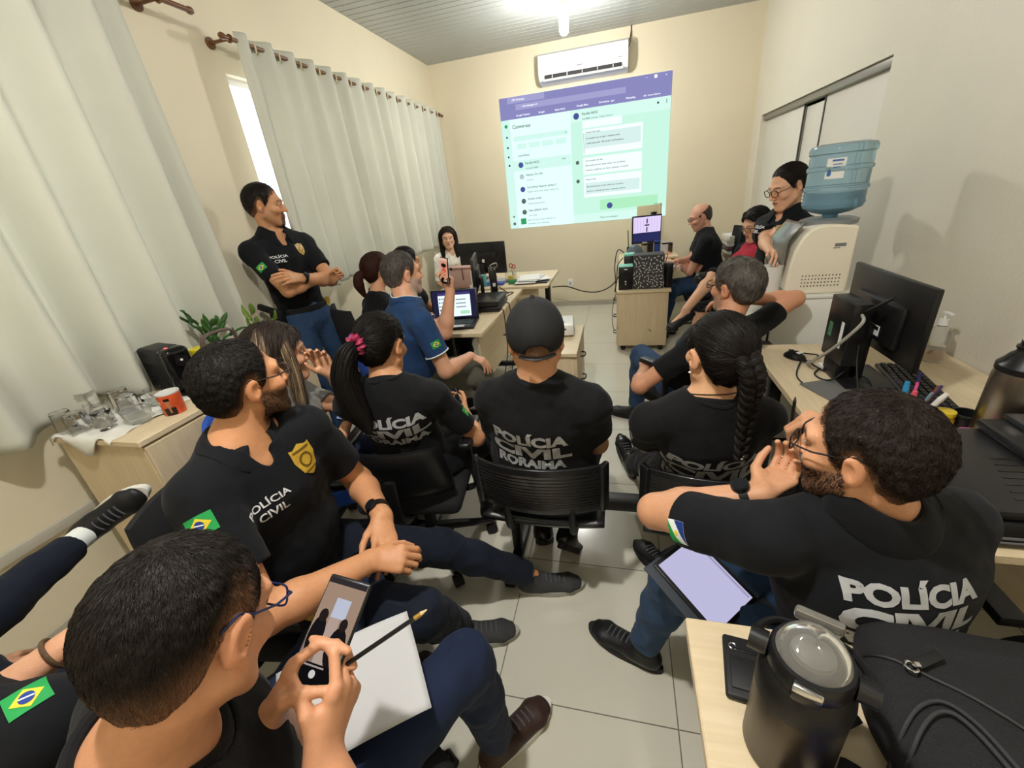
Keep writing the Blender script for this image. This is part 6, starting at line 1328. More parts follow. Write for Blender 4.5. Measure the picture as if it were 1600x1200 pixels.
# ------------------------------------------------------------------ foreground table
t = thing('flask', 'large dark metal flask with clear flip lid on the foreground table', 'flask', (.672, -.365, .73), math.radians(-25))
b = MB(); b.lathe([(0, 0), (.056, 0), (.06, .006), (.06, .165), (.058, .178), (.053, .19), (0, .19)], 56); b.build('flask_body', mat('gunmetal', '#4a433a', rough=.38, metal=.85, noise=.06), t)
b = MB(); b.lathe([(.0605, .15), (.061, .172), (.059, .186), (.053, .2), (.05, .205), (0, .205)], 56); b.build('shoulder', mat('matt_black', '#111112', rough=.5), t)
b = MB(); b.lathe([(.05, .2), (.052, .206), (.052, .228), (.049, .234), (0, .234)], 48); lid = b.build('lid_ring', BLK_PL, t)
b = MB(); b.grid(lambda u, v: (.045 * (v ** .5) * math.cos(2 * math.pi * u), .045 * (v ** .5) * math.sin(2 * math.pi * u), .234 + .026 * (1 - v) ** .6 + .006 * math.sin(2 * math.pi * u)), 40, 10, True); b.build('flip_cover', mat('smoke_clear', '#b8b6b0', rough=.06, trans=.75, ior=1.3), lid)
b = MB(); b.lathe([(0, .236), (.03, .236), (.028, .243), (.016, .246), (.008, .25), (0, .25)], 28); b.build('spout', mat('grey_seal', '#6f706d', rough=.4), lid)
b = MB(); b.box((0, .047, .25), (.06, .012, .022), .005); b.build('hinge', mat('smoke_clear', '#b8b6b0'), lid); b = MB(); b.box((0, -.055, .222), (.034, .014, .03), .005); b.build('latch', BLK_PL, lid); b = MB(); b.box((0, -.0615, .235), (.034, .006, .014), .003); b.build('latch_tab', STEELM, lid)
b = MB(); b.tube(spline([(-.056, .0, .213), (-.066, .0, .210), (-.066, .03, .206), (-.045, .056, .204), (.0, .064, .203), (.045, .056, .204), (.066, .03, .206), (.066, 0, .210), (.056, 0, .213)], 50), .0055, 8, flat=1.3); b.build('carry_handle', BLK_PL, t)
for sx in (-1, 1): b = MB(); b.cyl((sx * .052, 0, .213), (sx * .076, 0, .213), .017, seg=22); b.build('handle_pivot', BLK_PL, t)
t = thing('card_wallet', 'black zipped case lying left of the flask', 'case', (.655, -.255, .73), math.radians(-8)); b = MB(); b.bb((-.05, -.06, 0), (.05, .06, .014), .006, 3); b.build('case_body', mat('black_soft_shell', '#1a1a1c', rough=.55), t); b = MB(); b.box((0, .03, .0145), (.06, .005, .003), .001); b.build('zip', STEEL_B, t); b = MB(); b.tube(circ((-.034, .034, .016), .006, 12), .0018, 6, True); b.build('zip_ring', STEELM, t); b = MB(); b.bb((-.04, -.045, .014), (.045, .015, .0175), .003); b.build('flap', mat('black_soft_shell', '#1a1a1c'), t)
PACK = mat('black_nylon', '#16161a', rough=.75, bump=.5, bscale=450, noise=.1)
t = thing('backpack', 'black backpack lying on the foreground table', 'backpack', (.985, -.40, .73))
F = Field(); F.ecap((-.13, .12, .055), (.40, -.02, .07), (.14, .055), (.20, .07), (.25, 1, 0), k=.02); F.ecap((-.10, -.02, .06), (.35, -.20, .075), (.16, .06), (.18, .075), (.25, 1, 0), k=.04); F.cut((0, 0, .003), (0, 0, -1)); F.post.append(lambda P, d: d + .006 * (np.abs(vnoise(P * 9 + 2, 3)) - .3) + .002 * vnoise(P * 28, 5)); v, f = F.mesh(.006); pk = mesh_obj('pack_body', v, f, PACK, t)
def on(p, o=.003): q = F.project(np.array([(x, y, .35) for x, y in p]), (0, 0, -1)); q[:, 2] += o; return q
b = MB(); b.tube(on(spline([(-.18, .16, 0), (-.05, .06, 0), (.10, -.16, 0)], 26)[:, :2], .001), .0035, 6); b.build('zip', BLK_RUB, t)
b = MB(); b.box((0, 0, 0), (.05, .016, .004), .0015, rotz(.5)); o = b.build('zip_pull', BLK_RUB, t); q = on([(-.10, .135)], .010)[0]; o.location = q; b = MB(); b.tube(circ(q + A(-.03, -.016, .0), .008, 12), .0022, 6, True); b.box(q + A(-.022, -.012, 0), (.012, .009, .006), .002); b.build('zip_slider', STEELM, t)
for k_, pts in enumerate([[(-.22, .02, .01), (-.26, -.06, .02), (-.24, -.18, .012), (-.16, -.30, .01), (-.05, -.38, .01)], [(-.20, .10, .02), (-.30, .03, .015), (-.33, -.10, .012), (-.27, -.24, .01)]]):
    b = MB(); b.tube(spline(pts, 30), .022, 8, flat=.28, upv=(0, 0, 1)); b.build('shoulder_strap', PACK, t)
b = MB(); b.tube(on(spline([(.02, -.14, 0), (.16, -.1, 0), (.3, -.22, 0)], 26)[:, :2], .003), .012, 6, flat=.3); b.build('seam_tape', BLK_PL, t)
pth = spline([(.765, -.50, .86), (.772, -.45, .86), (.783, -.41, .86), (.805, -.37, .86), (.838, -.337, .86), (.870, -.328, .86), (.890, -.355, .86), (.903, -.405, .86), (.92, -.48, .86), (.905, -.56, .86), (.85, -.60, .86), (.79, -.56, .86), (.785, -.49, .86), (.793, -.42, .86), (.815, -.38, .86), (.845, -.35, .86), (.868, -.345, .86), (.882, -.37, .86), (.893, -.42, .86), (.905, -.49, .86)], 170)
zz_ = F.project(np.column_stack([pth[:, 0] - .985, pth[:, 1] + .40, np.full(len(pth), .35)]), (0, 0, -1))[:, 2] + .73; dz_ = np.linspace(0, 1, len(pth)); pth[:, 2] = np.maximum(zz_, .733) + .006 + .004 * (np.arange(len(pth)) > 80)
ks = np.ones(9) / 9; pth[4:-4, 2] = np.convolve(pth[:, 2], ks, 'valid')
cb = thing('braided_cable', 'braided grey charging cable coiled on the backpack', 'cable', tuple(pth[0])); b = MB(); b.tube(pth - pth[0], .0029, 10); b.build('cord', mat('braided_grey', '#2f3135', rough=.7, noise=.6, nscale=900), cb)
i_ = 75; b = MB(); b.cyl(pth[i_] - pth[0], pth[i_ + 3] - pth[0] + A(0, 0, .004), .0052, seg=14); b.build('metal_connector', STEELM, cb)
t = thing('blue_case', 'bright blue and black padded pouch at the bottom edge of the table', 'case', (.715, -.475, .73), .3); F = Field(); F.ecap((-.025, .0, .05), (.045, -.01, .05), (.026, .062), (.026, .055), (0, 1, 0), k=.01); F.cut((0, 0, .002), (0, 0, -1)); v, f = F.mesh(.004); mesh_obj('padded_pouch', v, f, mat('bright_blue', '#1f63d6', rough=.5), t); b = MB(); b.tube(spline([(-.045, .012, .02), (-.04, .012, .09), (.01, .014, .112), (.06, .008, .098), (.07, .0, .04)], 30), .008, 8); b.build('piping', BLK_RUB, t)
# ------------------------------------------------------------------ seats and poses (metres, heading in degrees clockwise from +y)
def hd(a): return A(math.sin(math.radians(a)), math.cos(math.radians(a)), 0)
def rt(a): return A(math.cos(math.radians(a)), -math.sin(math.radians(a)), 0)
def ik(a, c, l1, l2, hint):
    a, c = A(a), A(c); v = c - a; d = np.linalg.norm(v); u = v / d
    if d > (l1 + l2) * .995: c = a + u * (l1 + l2) * .995; d = (l1 + l2) * .995
    d = max(d, abs(l1 - l2) + .02); x = (l1 * l1 - l2 * l2 + d * d) / (2 * d); h = math.sqrt(max(l1 * l1 - x * x, 0)); p = A(hint) - u * (A(hint) @ u)
    return a + u * x + nrm(p) * h, a + u * d
def skel(H, N, chest, hips, Hd=None, face=None, wR=None, wL=None, eRh=None, eLh=None, aR=None, aL=None, kRh=(0, 0, 1), kLh=(0, 0, 1), tR=None, tL=None, sw=.182, s=1.0, drop=.072, tilt=0.0, shR=None, shL=None, hupt=0.0):
    H, N = A(H), A(N); cs = rt(chest) + A(0, 0, tilt); f = hd(chest); hs_ = rt(hips); hf = hd(hips)
    d = dict(H=H, N=N, side=cs, pside=hs_)
    d['sR'] = N + cs * sw * s - A(0, 0, drop) + f * .01 if shR is None else A(shR); d['sL'] = N - cs * sw * s - A(0, 0, drop) + f * .01 if shL is None else A(shL)
    d['Hd'] = N + A(0, 0, .165 * s) + f * .03 if Hd is None else A(Hd)
    d['face'] = f if face is None else nrm(A(face))
    for k, w, hint, sg in (('R', wR, eRh, 1), ('L', wL, eLh, -1)):
        if w is None: w = H + hf * .28 + hs_ * sg * .10 + A(0, 0, .10)
        if hint is None: hint = cs * sg * .6 - f * .5 - A(0, 0, .8)
        d['e' + k], d['w' + k] = ik(d['s' + k], w, .30 * s, .255 * s, hint)
        d['hip' + k] = H + hs_ * sg * .095
    for k, a, hint, sg, t in (('R', aR, kRh, 1, tR), ('L', aL, kLh, -1, tL)):
        if a is None: a = H + hf * .42 * s + hs_ * sg * .12; a[2] = .09
        d['k' + k], d['a' + k] = ik(d['hip' + k], a, .43 * s, .415 * s, hint); d['t' + k] = nrm(A(hf + hs_ * sg * .15 if t is None else t))
    return d
PH_C = A(-.035, -.455, .975); PH_N = nrm(A(.12, -.52, .80)); PH_V = nrm(A(.12, .75, .6) - PH_N * (A(.12, .75, .6) @ PH_N)); PH_U = np.cross(PH_V, PH_N)
PH_WL = PH_C - PH_U * .052 - PH_V * .135 - PH_N * .020; PH_WR = PH_C + PH_U * .052 - PH_V * .145 - PH_N * .020
PEOPLE = {
 'stand': skel((-1.73, 1.64, .95), (-1.735, 1.59, 1.475), 108, 100, (-1.715, 1.57, 1.655), (.89, .455, -.12), wR=(-1.46, 1.62, 1.215), wL=(-1.50, 1.43, 1.235), eRh=(-.4, -1.0, -.35), eLh=(.15, 1, -.35), aR=(-1.68, 1.54, .09), aL=(-1.58, 1.78, .09), kRh=(1, 0, 0), kLh=(1, 0, 0), tR=(1, -.3, 0), tL=(1, .1, 0), s=1.03),
 'cap': skel((.12, .56, .50), (.14, .45, .985), 5, 3, (.146, .46, 1.135), (-.22, 1, -.02), aR=(.19, .66, .14), aL=(.06, .70, .12), kRh=(.2, 1, .5), kLh=(-.2, 1, .5), tR=(.15, .6, -.75), tL=(-.1, .7, -.6)),
 'scr': skel((-.48, .62, .50), (-.455, .49, .96), -14, -5, (-.475, .545, 1.095), (.05, 1, -.25), wR=(-.31, .84, .66), wL=(-.52, .85, .62), aR=(-.26, .86, .09), aL=(-.52, .98, .09), tR=(.25, 1, 0), tL=(-.1, 1, 0), s=.95),
 'braid': skel((.73, .56, .50), (.672, .41, .955), -9, -12, (.69, .425, 1.095), (-.30, .95, -.05), aR=(.53, 1.34, .17), aL=(.48, 1.30, .10), tR=(-.2, .75, .6), tL=(-.3, .8, .5), s=.95),
 'blue': skel((-.90, 1.44, .53), (-.80, 1.40, 1.05), 48, 55, (-.815, 1.45, 1.21), (.62, .78, -.02), wR=(-.50, 1.52, .675), wL=(-.60, 1.60, 1.07), eLh=(.6, -.1, -1), aR=(-.42, 1.62, .09), aL=(-.52, 1.86, .09), s=1.03, sw=.2),
 'grey': skel((.80, 1.57, .48), (.905, 1.32, .895), -40, -42, (.945, 1.375, 1.065), (-.62, .78, .0), wR=(1.04, 1.68, .93), eRh=(1, -.6, -.05), wL=(.55, 1.45, .62), eLh=(-.8, -.8, -.5), aL=(.53, 1.97, .09), aR=(.86, 2.0, .09), tL=(-.8, .35, 0), tR=(-.5, .8, 0), s=1.03),
 'disp': skel((1.41, 2.36, .86), (1.425, 2.30, 1.29), -118, -105, (1.385, 2.265, 1.45), (-.88, -.32, -.36), wR=(1.235, 1.93, 1.14), wL=(1.275, 1.92, 1.15), eRh=(-.2, .7, -1), eLh=(.9, -.4, -1), aR=(1.36, 2.45, .09), aL=(1.42, 2.26, .09), kRh=(-1, 0, 0), kLh=(-1, 0, 0), s=.93),
 'bald': skel((1.29, 3.95, .52), (1.25, 3.97, 1.02), -85, -88, (1.19, 3.99, 1.175), (-.93, -.1, -.33), wR=(.96, 3.76, .80), wL=(.95, 3.98, .80), aR=(.85, 3.75, .09), aL=(.86, 4.0, .09)),
 'red': skel((1.48, 3.16, .50), (1.52, 3.22, .985), -105, -98, (1.495, 3.23, 1.145), (-.8, -.45, -.35), wR=(1.25, 3.2, .76), wL=(1.25, 3.1, .72), aL=(.95, 2.86, .55), kLh=(-.2, .5, 1), aR=(1.08, 3.05, .09), tL=(-.8, -.5, -.35), tR=(-1, -.1, 0), s=.95),
 'white': skel((-1.64, 4.34, .50), (-1.62, 4.28, .99), 155, 150, (-1.63, 4.245, 1.155), (.35, -.92, -.1), s=.93),
 'aub': skel((-1.24, 1.80, .50), (-1.225, 1.78, 1.01), 35, 40, (-1.215, 1.86, 1.175), (.6, .78, -.05), s=.93, wL=(-.95, 2.15, .76), wR=(-.9, 2.1, .76)),
 'hid': skel((-1.33, 2.40, .50), (-1.27, 2.32, 1.0), 60, 60, (-1.225, 2.31, 1.15), (.6, .8, 0), s=.95, wR=(-.98, 2.4, .80), wL=(-1.0, 2.62, .78)),
 'blonde': skel((-1.02, .53, .48), (-.945, .47, .93), 62, 58, (-.92, .50, 1.08), (.72, .68, -.1), wR=(-.68, .47, .78), wL=(-.75, .56, .98), eLh=(.5, .3, -1), aR=(-.62, .62, .09), aL=(-.68, .85, .09), s=.93),
 'left': skel((-.62, -.01, .52), (-.56, -.08, 1.055), 98, 82, (-.53, -.022, 1.20), (.36, .93, .02), shR=(-.55, -.22, 1.0), shL=(-.505, .095, 1.0), wR=(-.25, -.09, .70), wL=(-.285, .045, .73), eRh=(.05, -1, -.75), eLh=(-.35, .7, -.8), aL=(.06, .43, .09), kLh=(0, .2, 1), aR=(-.17, .16, .09), kRh=(.1, -.6, 1), tL=(1, .25, 0), tR=(.9, .3, 0), s=1.06),
 'pen': skel((.965, -.05, .48), (.90, -.03, .935), -18, -55, (.845, -.045, 1.085), (-.74, .66, -.08), shR=(1.07, .03, .885), shL=(.695, -.09, .905), wL=(.745, .10, .87), eLh=(-1, -.6, -.2), wR=(.965, .27, .955), eRh=(.6, .3, -1), aL=(.50, .2, .09), aR=(.62, .58, .09), tL=(-.8, .4, 0), tR=(-.6, .8, 0), s=1.0),
 'phone': skel((-.265, -.54, .50), (-.165, -.655, .985), 30, 32, (-.105, -.575, 1.125), (-.08, .88, -.52), shR=(-.03, -.73, .935), shL=(-.315, -.565, .935), wR=PH_WR, wL=PH_WL, eRh=(.7, -.6, -.8), eLh=(-.8, .3, -.8), aR=(.06, -.17, .09), aL=(-.32, -.12, .09), tR=(.6, .8, 0), tL=(.2, 1, 0), kLh=(-.1, 0, 1), s=1.03),
 'edge': skel((-.90, -.64, .50), (-.60, -.735, .975), -20, -40, (-.66, -.72, 1.14), (.1, 1, 0), shR=(-.445, -.63, .905), wR=(-.595, -.515, .895), eRh=(-.9, .45, -.1), aR=(-1.33, -.13, .68), kRh=(-1, -.4, .6), aL=(-1.05, -.1, .09), tR=(.80, .43, .42), s=1.0),
}
# ------------------------------------------------------------------ the people
QH = 1.0; QN = 1.0
CTX = {}; SPEC = {}
SOLE_W = mat('white_sole', '#e2dfd6', rough=.6); SOLE_B = mat('black_sole', '#18181a', rough=.7)
SHOE_B = mat('black_shoe', '#17171a', rough=.5); SHOE_G = mat('grey_canvas_shoe', '#3a3a3b', rough=.8, bump=.3, bscale=500); SHOE_BR = mat('brown_shoe', '#3a2620', rough=.55, noise=.15); BOOT = mat('black_leather_boot', '#101012', rough=.28)
def put(key, **kw):
    d = dict(PEOPLE[key]); d.update(kw); d['h'] = d.get('h', .005) * QH
    if 'hair' in d and QN != 1: d['hair'] = dict(d['hair'], n=int(d['hair'].get('n', 0) * QN))
    SPEC[key] = d; c = person(d); CTX[key] = c; return c
def arc_pts(c, pts): return [c['W'](p) for p in pts]
tee = lambda m=BLACK_T, **k: dict(dict(m=m, sleeve=.62, name='tee_shirt'), **k)
polo = lambda m=POLO_T, **k: dict(dict(m=m, sleeve=.64, collar=1, vneck=.075, name='polo_shirt', ncut=.02), **k)
def back_text(c, rows, off_up=0.0, off_side=0.0, w=.285, name='lettering', tiltv=0.0, cen=.0, res=.011):
    up = c['up']; s = c['side']; n = -nrm(np.cross(up, s)); u = nrm(s + up * tiltv); v = nrm(np.cross(-n, -u)) if False else nrm(up - u * (up @ u))
    o = c['Cc'] - c['fwd'] * .10 + up * off_up + s * off_side; parts = []; y = 0
    for txt, wf, h in rows:
        pv, pf = fit_text(txt, w * wf, h, res, .05); pv = pv.copy(); pv[:, 1] += y - h / 2; parts.append((pv, pf)); y -= h + .006
    d = decal(name, c['S'], c['shirt'], c['loc'], o, u, v, n, parts, SILVER, .0015); d['label'] = 'silver printed lettering across the back'; return d
def chest_text(c, rows, side, up, h=.018, w=.1, m=WHITE_PR):
    n = c['fwd']; s = c['side']; u = -s; o = c['Cc'] + n * .1 + s * side + c['up'] * up; y = 0; parts = []
    for t, wf in rows:
        pv, pf = fit_text(t, w * wf, h, .008, .02); pv = pv.copy(); pv[:, 1] += y; y -= h * 1.45; parts.append((pv, pf))
    d = decal('chest_lettering', c['S'], c['shirt'], c['loc'], o, u, c['up'], n, parts, m, .0015); d['label'] = 'white lettering on the chest'; return d
def sleeve_flag(c, s_, t, ang, fn=flag, **k):
    """t along the upper arm, ang turns round it (0 = outwards, + = forwards)"""
    a, b, _ = c['arms'][s_]; ax = nrm(b - a); out = c['side'] * (1 if s_ == 'R' else -1); out = nrm(out - ax * (out @ ax)); n = axis_rot(ax, math.radians(-ang if s_ == 'R' else ang)) @ out
    v = -ax; u = np.cross(v, n); return fn(c['S'], c['shirt'], c['loc'], lerp(a, b, t), u, v, n, **k)
def chest_badge(c, side, up, s=.075): return badge(c['S'], c['shirt'], c['loc'], c['Cc'] + c['fwd'] * .1 + c['side'] * side + c['up'] * up, -c['side'], c['up'], c['fwd'], s)
def belt(c, z=.045, w=.155, d=.108, m=BLK_RUB, buckle=True, hgt=.035):
    H, up, s = c['H'], c['up'], c['RXp']; f = nrm(np.cross(up, s)); b = MB(); c0 = H + up * z; ring = []
    F = Field(); F.p = list(c['S'].p); 
    for a in np.arange(40) * 2 * math.pi / 40:
        d0 = math.cos(a) * s + math.sin(a) * f; t = np.linspace(.05, .24, 80); p = c0 + t[:, None] * d0; dd = np.minimum(c['S'](p), c['TR'](p)); i = np.where(dd < 0)[0]; ring.append(c0 + d0 * (t[i[-1]] + .004 if len(i) else .13))
    ring = np.array(ring) - c['loc']; n = len(ring); vs = []; fs = []
    for k in range(n):
        o = nrm(ring[k] - (c0 - c['loc'])) * .004
        vs += [ring[k] - up * hgt / 2, ring[k] - up * hgt / 2 + o, ring[k] + up * hgt / 2 + o, ring[k] + up * hgt / 2]
    for k in range(n):
        l = (k + 1) % n
        for q in range(4): fs.append([k * 4 + q, l * 4 + q, l * 4 + (q + 1) % 4, k * 4 + (q + 1) % 4])
    b.add(vs, fs); o = b.build('belt', m, c['body']); c['belt_ring'] = ring; return o
DARK = '#14100e'
# -- standing officer by the curtain
c = put('stand', label='man in black police polo standing by the curtain with crossed arms', h=.0045, skin='#b98661', top=polo(hem=.05), bottom=dict(m=DENIM, off=.016, rise=.075), shoes=dict(m=SHOE_B, s=SOLE_B),
    hair=dict(style='short', t=.013, n=5000, len=.016, w=.0013, fade=.06), beard_strands=1500, facecol=dict(beard=dict(d=.85, goatee=True), eye=.55), poseR='fist', poseL='relax', palmR=(.6, 0, -.6), palmL=(-.8, 0, -.4))
chest_text(c, [('POLÍCIA', 1), ('CIVIL', .62)], .085, .02, .02, .105); chest_badge(c, -.075, .04, .062); sleeve_flag(c, 'R', .42, 40, w=.055, h=.042)
w_ = c['arms']['L']; watch(c['body'], c['loc'], lerp(w_[1], w_[2], .9), w_[2], .029, A(.5, -.6, .6))
belt(c, .06)
rg = c['belt_ring']; Bp = rg + c['loc']
i = int(np.argmax(Bp @ nrm(A(.75, -.65, 0)))); b = MB(); R = np.stack([nrm(np.cross(A(0, 0, 1), nrm(A(.75, -.65, 0)))), A(0, 0, 1), nrm(A(.75, -.65, 0))], 1)
k = int(np.argmax(Bp @ nrm(A(.93, .3, 0)))); nn = nrm(A(.9, -.2, 0)); R2 = np.stack([nrm(np.cross(A(0, 0, 1), nn)), A(0, 0, 1), nn], 1)
b.prism([(x * .055, y * .055) for x, y in [(0, .62), (.4, .5), (.46, .1), (.34, -.35), (0, -.62), (-.34, -.35), (-.46, .1), (-.4, .5)]], .004, R2, rg[k] + nn * .005); b.build('belt_badge', GOLD, c['body'])
k = int(np.argmax(Bp @ nrm(A(-.1, -1, 0)))); b = MB(); p0 = rg[k]
b.box(p0 + A(0, -.03, -.03), (.09, .05, .13), .012); b.box(p0 + A(.0, -.035, -.13), (.06, .04, .12), .01); b.build('holster', BLK_PL, c['body'])
b = MB(); b.box(p0 + A(-.06, -.035, .04), (.13, .03, .04), .008, axis_rot((0, 1, 0), .35)); b.build('pistol_grip', BLK_RUB, c['body'])
# -- man in the cap, seen from behind
c = put('cap', label='man in black cap seen from behind on the bench, tee reading police', h=.004, skin='#bb8a68', haircol='#3d2f27', top=tee(h=.0045, wr=.008, nrad=.075, loose=.05), bottom=dict(m=BLACK_P), shoes=dict(m=BOOT, s=SOLE_B, boot=True),
    hair=dict(style='short', zl=[.088, .084, .066, .04, .0, -.012, .03, .034, .02, .0, -.024, -.03], t=.003, n=4000, fadecol=.09, len=.006, w=.0009, fade=.03), neck=1.08, facecol=dict(beard=dict(d=.8)), hs=1.04)
back_text(c, [('POLÍCIA', .94, .06), ('CIVIL', 1.0, .056), ('RORAIMA', .88, .04)], .012, -.012, .285, tiltv=-.05)
Fc = Field(); W, RXc = c['W'], c['RX']; Fc.ell(W(CRC + A(0, 0, .006)), CRR * 1.04 + .014, RXc, .02); Fc.cut(W((0, 0, .003)), RXc @ A(0, .10, -1), .004)
Fc.p.append(('o', W((0, -.118, -.004)), A(.038, .05, .031), RXc, .004, True)); Fc.post.append(lambda P, d: d - .0012 * np.exp(-((np.abs(np.sin(3 * np.arctan2(c['wl'](P)[:, 0], c['wl'](P)[:, 1] + .012))) / .09) ** 2)))
cp, _ = field_obj('cap', Fc, .0035 * QH, mat('black_cap_twill', '#1b1b1d', rough=.85, bump=.25, bscale=600), c['body'], c['loc'])
b = MB(); b.lathe([(0, .006), (.006, .004), (.008, 0)], 12, W(CRC + A(0, 0, .006 + CRR[2] * 1.04 + .013)) - c['loc']); b.build('cap_button', BLK_PL, cp)
b = MB(); b.tube(np.array([W((x, -.012 - .1175 * math.sqrt(1 - (x / .0945) ** 2), -.008 + .004 * abs(x) / .06)) for x in np.linspace(-.05, .05, 15)]) - c['loc'], .011, 8, flat=.35, upv=RXc[:, 2]); b.build('cap_strap', BLK_PL, cp)
def brim(u, v): a = (u - .5) * 1.7; r = .085 + v * .07; return W((math.sin(a) * r * .92, math.cos(a) * r * 1.05 - .0, .03 - v * .02 - .016 * abs(math.sin(a)) ** 2)) - c['loc']
b = MB(); b.grid(brim, 20, 6); o = b.build('cap_brim', BLK_PL, cp); md = o.modifiers.new('t', 'SOLIDIFY'); md.thickness = .004
b = MB(); v, f = fit_text('PC', .03, .022); v = v @ np.array([[0, 1, 0], [0, 0, 1], [1, 0, 0]], float); b.add([W((-.0955 + .0 * q[0], q[1] + .02, q[2] + .055)) - c['loc'] for q in v * A(1, -1, 1)], f); b.build('cap_lettering', WHITE_PR, cp)
for sx in (-1,): b = MB(); b.lathe([(0, -.004), (.005, 0), (0, .004)], 10, W((sx * .085, .002, -.035)) - c['loc']); b.build('earring', STEELM, c['body'])
# -- woman with the red scrunchie
c = put('scr', label='woman with crimson scrunchie and ponytail in black police tee', h=.0045, fem=True, skin='#b5835f', haircol=DARK, top=tee(h=.0045, sleeve=.7, nrad=.075), bottom=dict(m=BLACK_P), shoes=dict(m=BOOT, s=SOLE_B, boot=True),
    hair=dict(style='pony', t=.013, n=9000, len=.06, w=.0012, segs=5, tie=(-.02, -.115, .03), nz=.0012, thin=.88, fade=.05, lift=.0008, jit=.08), poseR='phone', palmR=(-.8, .1, .5))
back_text(c, [('POLÍCIA', 1.0, .05), ('CIVIL', 1.04, .05), ('RORAIMA', .98, .036)], .05, .0, .275, tiltv=-.03)
sleeve_flag(c, 'R', .45, 10, w=.05, h=.04)
def tail(c, pts, r, n, col, width=.0016, seed=1, wave=.12, name='ponytail', flat=(1, 1)):
    g = spline(pts, 30); r = np.interp(np.linspace(0, 1, len(g)), np.linspace(0, 1, len(r)), r); F = Field()
    for i in range(len(g) - 1): F.cap(g[i], g[i + 1], r[i] * .8, r[i + 1] * .8, k=.01)
    F.post.append(lambda P, d: d + .0025 * vnoise(P * A(120, 120, 20), 9)); o, _ = field_obj(name, F, .005 * QH, HAIRM, c['body'], c['loc'], it=0, cols=lambda v: np.tile(col, (len(v), 1)))
    ribbons('strands', g - c['loc'], r, int(n * QN), width, col, o, seed=seed, wave=wave, shell=True, up=(0.3, 1, .2), flat=flat); return o
W = c['W']; HB = A(srgb(DARK)[:3])
tail(c, [W((-.02, -.115, .02)), W((-.035, -.155, -.01)), W((-.05, -.165, -.08)), W((-.045, -.15, -.16)), W((-.02, -.135, -.24)), W((.005, -.13, -.30))], [.02, .034, .044, .046, .038, .012], 1800, HB)
b = MB(); cc = W((-.02, -.125, .022)); rg_ = np.random.default_rng(3); ax_ = nrm(c['RX'] @ A(-.2, -1, -.1))
def scr_f(u, v):
    a = u * 2 * math.pi; q = v * 2 * math.pi; x = nrm(np.cross(ax_, A(0, 0, 1))); y = np.cross(ax_, x); rr = .024; tr = .0145 * (1 + .28 * math.sin(9 * a + 2 * math.sin(q)) + .18 * math.sin(17 * a + q))
    return cc + (math.cos(a) * x + math.sin(a) * y) * (rr + tr * math.cos(q)) + ax_ * tr * 1.1 * math.sin(q) - c['loc']
b.grid(scr_f, 90, 17, True); b.build('scrunchie', mat('crimson_satin', '#8e1f45', rough=.45, noise=.15, nscale=60), c['body'], angle=None)
# -- woman with the braid
c = put('braid', label='woman with long dark braid seen from behind in black police tee', h=.004, fem=True, skin='#c39673', haircol='#171210', top=tee(h=.0042, sleeve=.7, nrad=.078, ncut=.015), bottom=dict(m=BLACK_P), shoes=dict(m=BOOT, s=SOLE_B, boot=True),
    hair=dict(style='pony', t=.009, n=12000, len=.07, w=.001, segs=6, tie=(.015, -.11, .03), nz=.0008, thin=.88, fade=.05, lift=.0006, jit=.05))
W = c['W']; sleeve_flag(c, 'L', .45, 10, state_flag, w=.055, h=.045)
back_text(c, [('POLÍCIA', 1.0, .058), ('CIVIL', 1.04, .062), ('RORAIMA', .95, .045)], -.015, .0, .275, tiltv=.02)
g_ = spline([W((.012, -.10, .035)), W((.02, -.128, -.01)), W((.027, -.125, -.07)), W((.03, -.112, -.14)), W((.028, -.11, -.21)), W((.02, -.12, -.275))], 60); F = Field(); HBC = A(srgb('#15110f')[:3])
T_ = np.gradient(g_, axis=0); T_ /= np.linalg.norm(T_, axis=1, keepdims=True); n_ = len(g_); tt = np.linspace(0, 1, n_); strs = []
for s_ in range(3):
    ph = s_ * 2 * math.pi / 3; r_ = .024 * (1 - .5 * tt); ang = tt * 2 * math.pi * 4.5 + ph; X = c['RX'][:, 0]; Y = c['RX'][:, 1]
    P_ = g_ + X * (r_ * np.sin(ang))[:, None] * 1.0 + Y * (r_ * .5 * np.sin(2 * ang))[:, None]; strs.append((P_, r_))
    for i in range(n_ - 1): F.cap(P_[i], P_[i + 1], r_[i] * .62, r_[i + 1] * .62, k=.003)
br, _ = field_obj('braid', F, .0042 * QH, HAIRM, c['body'], c['loc'], it=0, cols=lambda v: np.tile(HBC, (len(v), 1)))
for j, (P_, r_) in enumerate(strs): ribbons('strands', P_ - c['loc'], r_ * .66, int(420 * QN), .0012, HBC, br, seed=j, shell=True, taper=False, wave=.1, up=(.2, 1, .3))
b = MB(); e_ = g_[-1]; b.cyl(g_[-4] - c['loc'], e_ - c['loc'], .012, .012, 12); b.build('hair_tie', mat('beige_elastic', '#b8a88c', rough=.8), c['body'])
b = MB(); b.lathe([(0, -.004), (.0045, 0), (0, .004)], 10, W((-.0835, .002, -.04)) - c['loc']); b.build('pearl_earring', mat('pearl', '#f2ebe0', rough=.2), c['body'])
b = MB(); ring = []
for a in np.arange(40) * 2 * math.pi / 40:
    nd = nrm(c['Hd'] - c['N']); x = c['side']; y = np.cross(nd, x); c0 = c['N'] + nd * .03 - c['fwd'] * 0; d0 = math.cos(a) * x + math.sin(a) * y - nd * .25 * math.sin(a) ; t = np.linspace(.02, .12, 60); dd = c['B'](c0 + t[:, None] * d0); ring.append(c0 + d0 * (t[np.argmax(dd > 0)] + .001))
b.tube(np.array(ring) - c['loc'], .0016, 6, True); b.build('necklace', BLK_RUB, c['body'])
